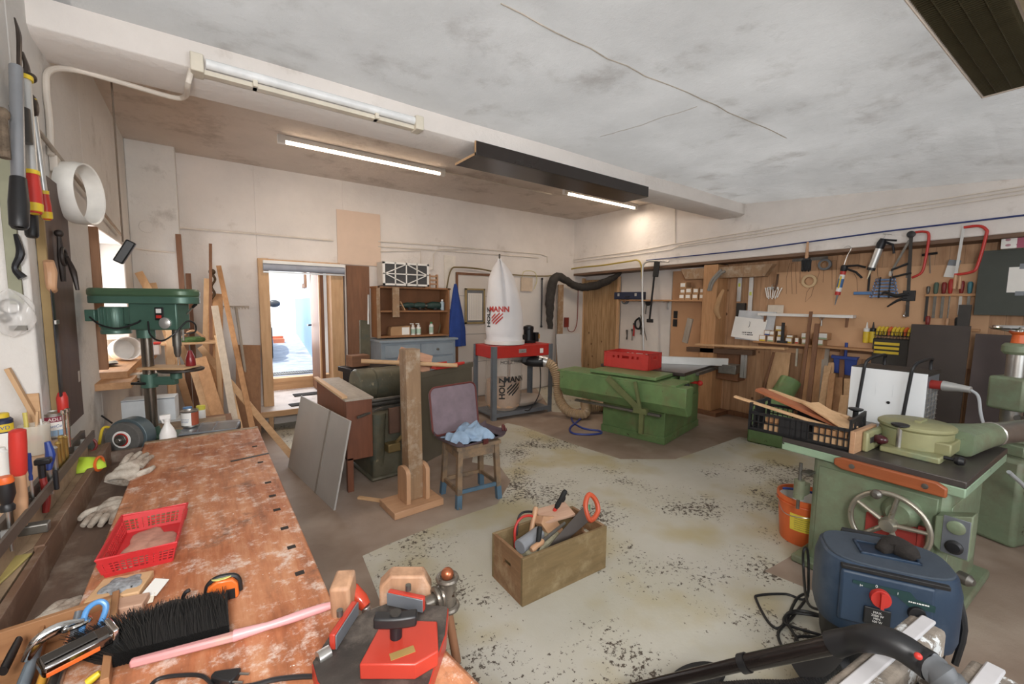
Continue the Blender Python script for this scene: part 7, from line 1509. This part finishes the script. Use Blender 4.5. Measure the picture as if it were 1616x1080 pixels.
mo.lathe([(.092, 0), (.095, .02), (.09, .03)], (-.21, 0, .77), n=36); mo.build('motor', M_dgreen, dp_, .001)
MB().b2(-.36, -.29, -.09, -.02, .86, .94).build('terminal_box', M_dgreen, dp_, .005); MB().b2(-.11, -.07, -.06, .06, .84, .96).build('motor_bracket', M_dgreen, dp_, .004)
MB().tube([(-.32, -.095, .89), (-.22, -.14, .84), (-.1, -.14, .815), (0, -.1, .85), (.03, -.095, .87)], .006, 8, smooth=6).build('motor_lead', M_blk, dp_, 0)
MB().tube([(.08, -.095, .86), (.12, -.14, .77), (.2, -.15, .73), (.28, -.12, .78), (.33, -.05, .86), (.36, .0, .84), (.34, .03, .78), (.26, 0, .77)], .006, 8, smooth=6).build('lamp_lead', M_blk, dp_, 0)
sw_ = MB().b2(.13, .19, -.095, -.084, .87, .96).build('switch_plate', M_blk, dp_, .002); MB().b2(.142, .178, -.1, -.094, .92, .95).build('switch_rocker', M_white, sw_, .001); MB().b2(.142, .178, -.1, -.094, .885, .905).build('red_key', M_red, sw_, .001)
MB().lathe([(.04, 0), (.04, .018), (.018, .03), (0, .032)], (.2, -.085, .85), (0, -1, 0), 26).build('depth_dial', M_alu, dp_, 0)
MB().cyl((.22, 0, .68), (.22, 0, .8), .03, n=24).lathe([(.014, .6), (.024, .63), (.026, .68)], (.22, 0, 0), n=20).build('spindle_chuck', M_dsteel, dp_, 0); MB().cyl((.22, 0, .54), (.22, 0, .61), .004, n=8).build('drill_bit', M_steel, dp_, 0)
MB().cyl((.27, 0, .72), (.27, 0, .82), .008, n=10).build('depth_rod', M_steel, dp_, 0)
MB().tube([(.24, .06, .88), (.34, .02, .96)], .006, 8).build('feed_lever', M_steel, dp_, 0); MB().tube([(.34, .02, .96), (.37, .01, .985)], [.009, .013], 10).build('lever_grip', M_blk, dp_, 0)
MB().lathe([(.056, .38), (.056, .48)], n=28).b2(.03, .2, -.03, .03, .4, .46).cyl((.2, 0, .44), (.2, 0, .5), .04, n=20).build('table_arm', M_dgreen, dp_, .004)
MB().lathe([(.15, .5), (.155, .505), (.155, .515), (0, .518)], (.24, 0, 0), n=44).build('round_table', mat('dark_iron', '#4b4642', .4, .6, .15), dp_, 0)
MB().tube([(-.04, -.05, .43), (-.08, -.07, .42), (.02, -.08, .42)], .01, 8).build('clamp_lever', M_blk, dp_, 0)
bd = Vector((-.30, 3.52, 0)) + Matrix.Rotation(R(-28), 3, 'Z') @ Vector((.11, -.02, 0)); tag(MB().b2(-.14, .14, -.08, .08, 0, .012).build('scrap_board', W_light, None, loc=(bd.x + .02, bd.y, dpz + .458), rz=R(-32)), 'thin scrap board lying on the round drill press table', 'board')
ra = T('red_canister', 'small dark red oil canister standing on the drill table board', 'canister', (bd.x + .13, bd.y - .05, dpz + .471))
MB().lathe([(.026, 0), (.028, .005), (.026, .04), (.022, .06), (.012, .09), (.01, .1), (0, .1)], n=22).build('canister_body', mat('dark_red_enamel', '#8e1c20', .3), ra, 0); MB().tube([(0, 0, .1), (0, 0, .13)], .003, 6).build('spout', M_steel, ra, 0)
# bench grinder
gr = T('bench_grinder', 'round stone bench grinder at the far left end of the workbench', 'bench grinder', (-.38, 3.14, .752), R(-32)); gr.scale = (1.2, 1.2, 1.2)
MB().b2(-.06, .06, -.05, .08, 0, .05).build('foot', M_dark, gr, .006)
def gh_(r, y0, y1, m_, nm, par=gr): return MB().lathe([(0, y0), (r, y0), (r, y1), (0, y1)], (0, 0, .1), (0, -1, 0), 44).build(nm, m_, par, .002)
gh_(.088, -.06, .0, mat('blue_grey_hammer', '#5a6a70', .4, .3), 'wheel_guard'); gh_(.076, 0, .028, mat('grey_stone', '#5f5c58', .9, 0, .15, 40), 'grinding_wheel'); gh_(.04, .028, .031, M_paper, 'white_disc'); gh_(.031, .031, .0325, M_rink, 'red_ring'); gh_(.026, .0325, .04, M_dsteel, 'flange'); gh_(.011, .04, .052, M_steel, 'nut')
MB().box((.09, -.01, .03), (.05, .05, .03), (0, R(25), 0)).build('tool_rest', M_blkm, gr); MB().tube([(-.06, 0, .17), (-.12, .02, .2)], .004, 6).build('spark_arm', M_blk, gr, 0)
# spray bottle, tool case, tin, cartons, cup, yellow lead
p = gp(260, 712, .852); sb2 = T('spray_bottle', 'white trigger spray bottle at the far edge of the bench', 'spray bottle', (p.x, 3.1, .752), R(10))
MB().lathe([(.038, 0), (.04, .004), (.04, .12), (.03, .15), (.014, .18), (.013, .2)], n=26, sc=(1, .75)).build('bottle', M_white, sb2, 0)
MB().lathe([(.016, .195), (.016, .212)], n=18).b2(-.035, .016, -.011, .011, .21, .235).box((-.022, 0, .2), (.008, .014, .03), (0, R(-20), 0)).build('trigger_head', M_white, sb2, .003)
print_rows(sb2, M_bink, -.018, .018, .09, -.0315, 2, .004, .02)
cb = T('organizer_case', 'black organizer case with clear lid and orange latch under the drill table', 'case', (-.16, 3.15, .787), R(-8))
MB().b2(0, .3, 0, .24, 0, .05).build('case_body', M_blk, cb, .008); MB().b2(.004, .296, .004, .236, .05, .062).build('clear_lid', glass('smoky_lid', '#9aa0a6', .6, .15), cb, .003)
for x in (.09, .17): MB().b2(x, x + .006, .02, .22, .062, .066).build('lid_rib', M_grey, cb, 0)
MB().b2(.09, .13, -.006, 0, .012, .034).build('orange_latch', M_orange, cb, .004)
tn = T('paint_tin', 'open paint tin with red brown and white label on the organizer case', 'tin', (-.1, 3.3, .856), R(10))
MB().lathe([(.045, 0), (.045, .095), (.047, .098), (.047, .1), (.04, .1), (.04, .094), (0, .094)], n=30).build('tin', M_steel, tn, 0); cyl_wrap(tn, .0455, .01, .09, -100, 0, M_paper, 'white_label'); cyl_wrap(tn, .0455, .01, .09, 0, 110, mat('rust_label', '#a8492c', .5), 'rust_label'); o = print_rows(tn, M_bink, -.03, .02, .05, 0, 3, .003, .009)
for vtx in o.data.vertices: a = R(-40) + vtx.co.x / .046; vtx.co = Vector((math.sin(a) * .0459, -math.cos(a) * .0459, vtx.co.z))
bx1 = T('white_carton', 'white carton with small blue print below the window sill', 'carton', (-.5, 3.98, .76), R(-6)); MB().b2(0, .3, 0, .15, 0, .17).build('carton', mat('cool_white_carton', '#d3d9dd', .6), bx1); MB().b2(.0, .3, -.001, 0, 0.16, .165).build('lid_line', M_grey, bx1, 0); print_rows(bx1, M_bink, .03, .13, .03, -.002, 1, .01)
tag(MB().b2(-.08, .36, 0, .16, 0, .08).build('lower_carton', mat('plain_carton_white', '#c9c9c6', .7), None, loc=(-.47, 3.96, .68), rz=R(-6)), 'plain lower carton under the white one below the window', 'carton')
tag(MB().b2(-.55, 0.15, 3.93, 4.3, .64, .68).b2(-.5, -.45, 3.98, 4.02, 0, .64).b2(.08, .13, 3.98, 4.02, 0, .64).b2(-.5, -.45, 4.2, 4.25, 0, .64).b2(.08, .13, 4.2, 4.25, 0, .64).build('side_table', W_brownx, None), 'plain side table under the window behind the drill press', 'table')
for k, (dx, mm, lb) in enumerate(((.34, M_lb, 'small light blue bottle behind the drill column'), (.42, mat('yellow_lid_tub', '#d9cf3a', .5), 'small tub with yellow lid behind the paint tin'))):
    t = T('small_container', lb, 'container', (-.47 + dx, 3.95, .684)); MB().lathe([(.028, 0), (.028, .13), (.02, .15), (0, .15)], n=18).build('body', M_white if k else mm, t, 0); MB().lathe([(.029, .13), (.029, .16), (0, .16)], n=18).build('lid', mm, t, 0)
t = T('toppled_cup', 'grey cup with dark red rim lying beside the pier', 'cup', (-.54, 2.97, .89), 0, None, (R(70), 0, R(35))); MB().lathe([(.03, 0), (.038, .07), (.034, .07), (.028, .005), (0, .005)], n=24).build('cup_body', mat('grey_green_cup', '#9aa096', .6), t, 0); MB().torus((0, 0, .07), .037, .006, (0, 0, 1), 24, 8).build('red_rim', M_dr, t, 0)
tag(MB().b2(-.58, -.46, 3.0, 3.12, .84, .86).b2(-.58, -.56, 3.0, 3.12, .0, .84).build('corner_shelf', M_board, None), 'small corner board at the pier beside the grinder', 'shelf')
cable('yellow extension lead hanging behind the grinder', [(-.52, 3.2, .76), (-.5, 3.19, .85), (-.48, 3.2, .93), (-.44, 3.22, .9), (-.42, 3.24, .78)], .007, M_yel)
# window sill clutter
ws_p = [('white enamel pot lying on its side on the window sill', (-.62, 5.0, 1.22), .09, .15, M_white), ('pale pot behind the lying one on the window sill', (-.7, 5.25, 1.2), .07, .16, mat('cream_pot', '#d9d2c4', .5))]
t = T('enamel_pot', ws_p[0][0], 'pot', (-.55, 4.75, 1.225), 0, None, (R(80), 0, R(25))); MB().lathe([(0, -.07), (.085, -.07), (.09, -.06), (.092, .07), (.096, .075), (.088, .075), (.084, -.05), (0, -.05)], n=32).build('pot_body', mat('white_enamel', '#e9e6e0', .25), t, 0); MB().tube([(.09, 0, .05), (.12, 0, .03), (.09, 0, 0)], .006, 8, smooth=4).build('pot_handle', M_steel, t, 0)
t = T('cream_pot', ws_p[1][0], 'pot', (-.68, 5.0, 1.131)); MB().lathe([(.07, 0), (.08, .16), (.085, .165), (.076, .16), (.066, .01), (0, .01)], n=28).build('pot_body', _m['cream_pot'] if 'cream_pot' in _m else M_white, t, 0)
t = T('berry_box', 'white plastic box with red lid on the window sill', 'box', (-.42, 5.1, 1.131)); MB().b2(-.08, .08, -.06, .06, 0, .1).build('tub', glass('milky_box', '#e6d8d0', .9, .3), t, .01); MB().b2(-.085, .085, -.065, .065, .1, .115).build('red_lid', M_red, t, .004)
t = T('magazine_pile', 'crumpled printed magazines lying on the near part of the window sill', 'magazines', (-.72, 4.42, 1.131), R(20))
for k, c_ in enumerate(('#8a8f6e', '#7c4a52', '#b9b4a8')): MB().surf(lambda u, v, k=k: Vector(((u - .5) * .3, (v - .5) * .22, .004 + .012 * k + .012 * math.sin(u * 6 + k) * math.sin(v * 5))), 14, 10, th=.003).build('magazine', mat('print_' + str(k), c_, .5, 0, .5, 26), t, 0); 
MB_b = MB().box((0, 0, .03), (.34, .1, .03)).build('sill_block', W_grey, None, loc=(-.4, 4.2, 1.045), rz=R(15)); tag(MB_b, 'grey weathered board end on the near corner of the window sill', 'board')
t = T('basket_shelf', 'wooden sill shelf board carrying a green wreath by the far jamb', 'shelf', (-.2, 5.35, 1.2)); MB().b2(-.15, .35, -.1, .15, 0, .02).build('board', W_light, t); MB().torus((.1, .02, .04), .08, .025, (0, 0, 1), 30, 8).build('green_wreath', mat('wreath_green', '#4a6a34', .9, 0, .4, 40, .8), t, 0); MB().tube([(.0, .02, .05), (.1, .02, .13), (.2, .02, .05)], .012, 8, smooth=5).build('wreath_handle', W_beech, t, 0)
MB().b2(-.12, -.08, -.08, .12, -1.2, 0).b2(.28, .32, -.08, .12, -1.2, 0).build('post', W_lightz, t)

# ================================================================= LEFT WALL THINGS
def lw_(u, v, x=-.585): return gx(u, v, x)
bw_ = T('brown_wall_board', 'dark brown board fixed on the pier with hanging tools', 'board', (-.6, 2.86, 1.0))
MB().b2(.002, .03, .0, .44, -.0, 1.22).build('board', wood('dark_wall_board_z', '#5e4538', '#41302a', 'Z'), bw_); MB().b2(.002, .032, -.022, 0, .0, 1.22).build('edge_strip', mat('ochre_edge', '#a08350', .7), bw_)
WL = PI / 2
def hang(name, lab, cat, u, v, x=-.55): return T(name, lab, cat, gx(u, v, x), WL)
t = hang('wooden_saw', 'hand saw with pale wooden handle hanging dark bladed on the brown board', 'saw', 78, 430)
MB().tube([(0, 0, .05), (.02, 0, .0), (.01, 0, -.06), (.04, 0, -.08)], [.018, .022, .018, .014], 10, smooth=4).build('handle', W_beechz, t, 0); MB().prism([(-.0, -.06), (.04, -.08), (.05, -.5), (.02, -.5)], (0, .003, 0)).build('blade', M_blkm, t, 0)
t = hang('hand_drill', 'dark old hand drill hanging high on the brown board', 'hand drill', 96, 405)
MB().tube([(0, 0, .1), (0, 0, .0), (.01, 0, -.12)], [.008, .014, .01], 10).torus((0, -.01, .0), .04, .008, (0, 1, 0), 24, 8).tube([(0, -.02, 0), (.05, -.03, -.07), (.05, -.04, -.16)], [.008, .014, .008], 8, smooth=3).ball((0, 0, .11), .018).build('drill_body', mat('old_black_iron', '#3a322e', .5, .4, .2), t, 0)
t = hang('square_rule', 'black metal square hanging below the saw on brown board', 'square', 88, 540)
MB().b2(-.02, .03, -.006, 0, -.25, .1).build('blade', M_blkm, t); MB().b2(-.02, .03, -.012, .0, .08, .1).build('chrome_edge', M_steel, t)
t = hang('long_screwdriver', 'long screwdriver with red grip hanging lowest on the brown board', 'screwdriver', 97, 618)
MB().cyl((0, 0, 0), (-.01, 0, .24), .004, n=8).build('shank', M_steel, t, 0); MB().lathe([(.0, -.12), (.014, -.12), (.019, -.11), (.02, -.03), (.013, -.005), (0, 0)], n=18).build('grip', M_red, t, 0)
tag(MB().b2(0, .04, -.03, 0, 0, .06).build('wall_socket', M_alu, None, loc=(-.599, 3.24, 1.19), rz=WL), 'small pale switch on the pier at lower right of brown board', 'switch')
# long handled loppers
def lopper(lab, u0, v0, u1, v1, r, tube_m, grip_m, gl_, collar=None, tipm=None, x=-.54):
    a, b = gx(u0, v0, x), gx(u1, v1, x); b.x = a.x + .01; t = T('lopper', lab, 'garden tool', a); d = b - a
    MB().tube([Vector((0, 0, 0)), d * (1 - gl_)], r, 14).build('shaft', tube_m, t, 0); MB().tube([d * (1 - gl_), d * (1 - gl_ * .5), d * .985, d], [r * 1.15, r * 1.45, r * 1.35, r * .8], 14, smooth=2).build('grip', grip_m, t, 0)
    if collar: 
        for q in (.0, 1 - gl_): MB().tube([d * q, d * (q + .03)], r * 1.35, 14).build('collar', collar, t, 0)
        MB().tube([d * .93, d * .985, d * 1.005], [r * 1.5, r * 1.45, r * .6], 14).build('grip_tip', collar, t, 0)
    return t
M_gsh = mat('grey_shaft', '#8e9196', .35, .5)
t = lopper('grey telescopic garden lopper with long black grip, leftmost', 25, 105, 24, 360, .019, M_gsh, M_blk, .3); d_ = 1
MB().tube([(0, 0, -.15), (0, 0, -.28)], .028, 14).build('slide_lock', M_dark, t, 0)
lopper('second grey shaft with black grip behind the leftmost lopper', 36, 140, 45, 375, .015, M_gsh, M_blk, .22, x=-.56)
lopper('silver lopper handle with wide red and yellow grip', 39, 120, 49, 337, .018, M_alu, M_red, .31, M_yel)
lopper('thin silver lopper handle with ribbed red and yellow grip, rightmost', 49, 155, 70, 347, .012, M_alu, M_red, .25, M_yel)
t = T('garden_shears', 'dark steel cutting heads of the loppers hooked at top of left wall', 'garden tool', gx(28, 80, -.55), WL)
MB().tube([(.0, 0, .12), (-.015, -.01, .05), (0, 0, -.06), (.01, 0, -.12)], [.006, .016, .014, .02], 8, smooth=4, flat=.5).tube([(.06, 0, .02), (.05, -.01, -.05), (.03, 0, -.12), (.05, 0, -.2)], [.008, .018, .02, .02], 8, smooth=4, flat=.6).ball((.04, -.02, -.08), .02).ball((.08, -.01, -.18), (.03, .02, .05)).build('blades', mat('rusty_dark_steel', '#4a3f38', .4, .6, .3, 20), t, 0)
tag(MB().ball((0, 0, 0), (.02, .015, .025)).tube([(0, 0, 0), (0, -.02, -.16)], [.012, .016], 10).build('bent_tool', mat('crusty_brown', '#6b5a48', .9, 0, .4, 30, .8), None, 0, loc=gx(4, 180, -.56)), 'crusty brown tool end hanging at the upper left picture edge', 'tool')
# ring lamp tube
rg = T('ring_tube', 'white circular fluorescent tube hung on the left wall stick', 'lamp tube', gx(127, 306, -.51), R(-6))
MB().lathe([(.15, -.038), (.158, -.042), (.163, 0), (.158, .042), (.15, .038), (.15, -.038)], (0, 0, 0), (1, -.15, 0), 52).build('ring_body', mat('milky_white', '#efece4', .35), rg, 0)
a, b_ = gx(52, 195, -.57), gx(195, 375, -.5)
tag(MB().cyl((0, 0, 0), gx(192, 372, -.57) - gx(55, 200, -.57), .01, n=10).build('wall_stick', W_grey, None, 0, loc=gx(55, 200, -.57)), 'thin grey stick running down left wall through the white ring', 'stick')
# conduit along the beam end and down the wall, junction box
pts = [gx(80, 245, -.585), gx(78, 190, -.585), gx(73, 140, -.585), gx(78, 112, -.58)] + [gp(u, v, 2.862) for u, v in ((115, 110), (180, 127), (270, 153), (292, 152))] + [gy(296, 135, 3.02), gy(303, 105, 3.02)]
tag(MB().tube(pts, .014, 10, smooth=5).build('cable_conduit', M_pipe, None, 0), 'thick white conduit from the wall box up to the old lamp', 'conduit', 'surface conduits on the white walls')
tag(MB().b2(0, .07, -.03, 0, -.09, .0).build('junction_box', M_pipe, None, loc=gx(76, 240, -.598), rz=WL), 'white painted junction box high on the left pier', 'junction box')
# string with black pull handle
a = gp(190, 142, 3.0); b_ = gx(198, 376, -.3)
a = dpt(190, 142, 2.6); b_ = dpt(194, 382, 2.6); a = Vector((b_.x, b_.y, 2.9))
ph = T('pull_handle', 'black pull handle hanging on a long cord from the beam', 'pull cord', b_)
MB().cyl((0, 0, 0), (0, 0, 3.3 - b_.z), .005, n=6).build('cord', mat('brown_cord', '#6e5c4c', .8), ph, 0); MB().box((.005, 0, -.06), (.05, .05, .15), (0, R(28), 0)).build('grip', M_blk, ph, .008)
tag(MB().lathe([(.06, 0), (.065, .004), (.06, .008), (0, .009)], (0, 0, 0), (0, -1, 0), 36).build('flue_cap', M_wall_l, None, 0, loc=gy(231, 358, 6.12)), 'round plastered flue cap on the chimney breast', 'cover')
# boards leaning around the far left corner
def lb2(lab, p0, p1, w_, th, m_, up=(1, 0, 0), name='leaning_board'):
    return tag(MB().beam((0, 0, 0), Vector(p1) - Vector(p0), w_, th, up=(0, 1, 0)).build(name, m_, None, .002, loc=p0), lab, 'board')
def on(u, v, y): return gy(u, v, y)
def lbp(lab, u0, v0, y0, u1, v1, y1, w_, th, m_):
    a, b = gy(u0, v0, y0), gy(u1, v1, y1); d = b - a; 
    if d.z < 0: a, b = b, a; d = -d
    a = a - d * ((a.z - .004) / d.z); return lb2(lab, a, b, w_, th, m_)
lbp('brown pole standing tallest in the far left corner', 300, 640, 5.9, 281, 370, 6.08, .05, .03, W_brown)
lbp('dark brown pole cut short behind the drill head', 310, 640, 5.9, 297, 432, 6.2, .05, .03, W_brown)
lbp('thin brown stick standing right of the drill press', 333, 555, 5.7, 332, 385, 6.1, .03, .02, W_brown)
lbp('pale narrow batten leaning behind the drill press chuck', 322, 640, 5.6, 326, 440, 6.1, .05, .02, W_lightz)
lbp('wide light board standing upright right of the drill press', 340, 610, 5.5, 340, 464, 6.1, .14, .02, W_pinez)
lbp('long whitish board leaning in front, taller of the pale pair', 373, 683, 4.4, 339, 484, 5.3, .06, .03, wood('whitish_timber_z', '#cdbba4', '#a58f78', 'Z'))
lbp('long pale board leaning in front, shorter of the pair, next to drill table', 380, 683, 4.5, 343, 530, 5.1, .05, .03, W_lightz)
lbp('long thin pinkish batten leaning against the back wall by the rake', 395, 660, 5.0, 345, 420, 6.2, .05, .02, W_pinez)
lbp('brown diagonal batten crossing down to the floor before the door', 425, 678, 4.9, 316, 548, 5.6, .06, .02, W_light)
lbp('broad brown board leaning beside the door frame', 392, 660, 5.9, 392, 545, 6.25, .26, .02, wood('knotted_board_z', '#9c6b42', '#6e4526', 'Z'))
lbp('orange board leaning low right of the drill press, first of two', 345, 660, 4.6, 316, 565, 5.0, .1, .02, W_pinez)
lbp('orange board leaning low right of the drill press, second of two', 330, 655, 4.7, 304, 570, 5.1, .08, .02, W_lightz)
lbp('diagonal pale batten leaning behind the drill belt cover', 258, 500, 5.7, 219, 430, 5.95, .07, .02, W_lightz)
lbp('short diagonal piece of board showing above the belt cover', 262, 520, 5.9, 240, 447, 6.0, .07, .02, W_light)
lbp('pale upright post standing behind the drill column', 273, 640, 5.0, 268, 520, 5.3, .06, .04, W_lightz)
rk_ = T('rake', 'wooden hay rake standing head up against the back wall', 'rake', gy(392, 650, 6.0), 0)
p0 = gy(400, 655, 6.0); p1 = gy(372, 484, 6.25); rk_.location = (p0.x, p0.y, 0)
d_ = p1 - Vector((p0.x, p0.y, 0)); MB().tube([Vector((0, 0, .003)), d_], .016, 10).build('shaft', W_grey, rk_, 0)
MB().beam(d_ + Vector((-.14, 0, 0)), d_ + Vector((.14, 0, 0)), .02, .02).build('head', W_grey, rk_)
for k in range(9): MB().cyl(d_ + Vector((-.13 + k * .0325, 0, 0)), d_ + Vector((-.13 + k * .0325, -.03, -.03)), .004, n=6).build('tooth', W_grey, rk_, 0)
tw = MB(); P = []; a, b_ = gy(333, 555, 5.9), gy(337, 432, 6.1)
for k in range(60): t_ = k / 59; c_ = a.lerp(b_, t_); P.append(c_ - a + Vector((math.cos(t_ * 34) * .016, math.sin(t_ * 34) * .016, 0)))
tw.tube(P, .014, 6).ball(P[-1] + Vector((0, 0, .02)), .035); tag(tw.build('twisted_auger', mat('dark_bronze', '#55402a', .5, .4), None, 0, loc=a), 'dark twisted auger rod standing with the leaning boards', 'auger')

# ================================================================= CEILING LAMPS
M_glow = emit('warm_led_tube', '#ffe2c0', 14)
def led(lab, u0, v0, u1, v1, z=3.24):
    a, b = gp(u0, v0, z), gp(u1, v1, z); b.y = a.y = (a.y + b.y) / 2; t = T('tube_light', lab, 'lamp', (a.x, a.y, z)); L = b.x - a.x
    MB().b2(-.06, L + .06, -.025, .025, .02, .068).build('housing', M_white, t); MB().cyl((0, 0, .008), (L, 0, .008), .018, n=20).build('glowing_tube', M_glow, t, 0); MB().b2(-.07, 0, -.028, .028, -.012, .07).build('end_cap', M_white, t); MB().b2(L, L + .07, -.028, .028, -.012, .07).build('end_cap', M_white, t)
    l = bpy.data.lights.new('tube_glow', 'AREA'); l.shape = 'RECTANGLE'; l.size = L; l.size_y = .04; l.energy = 15; l.color = (1, .84, .68); o = bpy.data.objects.new('tube_glow', l); C.objects.link(o); o.parent = t; o.location = (L / 2, 0, -.02); return t
led('long glowing LED tube light, left one on the far ceiling', 450, 226, 694, 275); led('glowing LED tube light, right one behind the dark board box', 886, 309, 1010, 327)
a, b_ = gp(700, 273, 3.27), gp(882, 305, 3.27); tag(MB().cyl((a.x, a.y, 3.285), (b_.x, a.y, 3.285), .012, n=10).build('ceiling_conduit', M_pipe, None, 0), 'white conduit on far ceiling joining the two tube lights', 'conduit')
# old switched-off tube on the beam
a, b_ = gy(318, 103, 2.98), gy(660, 195, 2.98); zb = (a.z + b_.z) / 2
ol = T('old_tube_lamp', 'old unlit fluorescent tube lamp on the beam front', 'lamp', (a.x, 2.98, zb))
L = b_.x - a.x
for x in (-.02, L): MB().b2(x - .03, x + .03, -.035, .07, -.05, .045).build('end_box', mat('yellowed_white', '#d9d0bc', .5, 0, .1), ol, .006)
MB().cyl((.02, 0, .012), (L - .02, 0, .012), .026, n=20).build('glass_tube', mat('unlit_tube', '#e6e8e8', .15), ol, 0); MB().b2(.0, L, .0, .05, -.045, -.02).build('batten', _m['yellowed_white'], ol)
for x in (.25, L - .3): MB().b2(x - .012, x + .012, -.02, .05, -.045, -.01).build('clip', _m['yellowed_white'], ol)
# dark board box under the beam
M_dkb = mat('dark_brown_gloss', '#2a211c', .25, 0, .1, 6)
db = T('dark_board_box', 'dark brown L-shaped board box mounted under the ceiling beam', 'lamp housing', (0, 0, 0)); f0, f1 = gp(740, 250, 2.77), gp(1037, 308, 2.77); b0, b1 = gp(712, 262, 2.77), gp(1000, 322, 2.77)
yf = (f0.y + f1.y) / 2; yb_ = (b0.y + b1.y) / 2; x0, x1 = f0.x, f1.x
db.location = (x0, yf, 2.77)
MB().b2(0, x1 - x0, 0, .018, 0, .105).build('front_board', M_dkb, db, .002); MB().b2(0, x1 - x0, .018, yb_ - yf, 0, .018).build('bottom_board', M_dkb, db, .002); MB().b2(-.003, 0, 0, yb_ - yf, 0, .018).b2(-.003, 0, 0, .018, 0, .105).build('pale_edge', W_light, db, 0)
for x in (.3, x1 - x0 - .3): MB().b2(x, x + .03, .1, .13, .018, .1).build('hanger_strap', M_dsteel, db, 0)
# louvred luminaire at top right
c1 = gp(1549, 156, 2.86); c0 = gp(1400, 0, 2.86); lu = T('louvre_luminaire', 'long unlit louvred ceiling luminaire at the upper right corner', 'lamp', (c1.x, c1.y, 2.86), R(-2))
Ll, Wl = 1.9, .42
MB().b2(-Ll, 0, -Wl, 0, .05, .12).b2(-Ll, 0, -.006, 0, 0, .06).b2(-.012, 0, -Wl, 0, 0, .06).b2(-Ll, 0, -Wl, -Wl + .006, 0, .06).build('housing', mat('dull_bronze_white', '#b9a898', .5), lu, .002)
m = MB()
for k in range(100): m.b2(-Ll + k * Ll / 100, -Ll + k * Ll / 100 + .002, -Wl * .55, -.01, .004, .045)
for y in (-.06, -.12, -.18): m.b2(-Ll, -.01, y, y + .002, .004, .045)
m.build('louvre', mat('olive_louvre', '#5a523a', .3, .6), lu, 0); MB().b2(-Ll, -.012, -Wl * .55, -.006, .046, .049).build('louvre_back', mat('olive_back', '#4c462f', .5), lu, 0); MB().cyl((-Ll, -.3, .03), (-.02, -.3, .03), .016, n=16).build('tube', _m['unlit_tube'], lu, 0); MB().b2(-Ll, -.012, -.41, -.24, .049, .052).build('reflector', mat('cream_reflector', '#c9bc9c', .4), lu, 0)
for x in (-.3, -1.6): MB().b2(x, x + .03, -.25, -.2, .12, .2).build('ceiling_bracket', M_dsteel, lu, 0)
# conduits on the right girder
def rcab(lab, pts, r, m_, x=6.085, nm='cable_conduit', cat='conduit'):
    return tag(MB().tube([gx(u, v, x) for u, v in pts], r, 7).build(nm, m_, None, 0), lab, cat)
rcab('upper white conduit running along the right girder', [(905, 410), (1000, 397), (1065, 385), (1200, 363), (1400, 328), (1640, 290)], .008, M_pipe); rcab('middle white conduit along the right girder', [(905, 414), (1000, 402), (1060, 394), (1072, 387), (1200, 368), (1400, 333), (1640, 296)], .008, M_pipe)
rcab('lower white conduit along the right girder, third from top', [(1065, 391), (1200, 373), (1400, 339), (1640, 302)], .007, M_pipe); rcab('thin conduit dropping from the lamp to the girder conduits', [(1065, 326), (1066, 385)], .006, M_pipe, 6.09)
rcab('dark blue air hose running along the right girder above the tools', [(1020, 411), (1110, 402), (1187, 394), (1400, 365), (1640, 337)], .009, mat('navy_hose', '#2b3a7a', .4), 6.08, 'air_hose', 'hose')
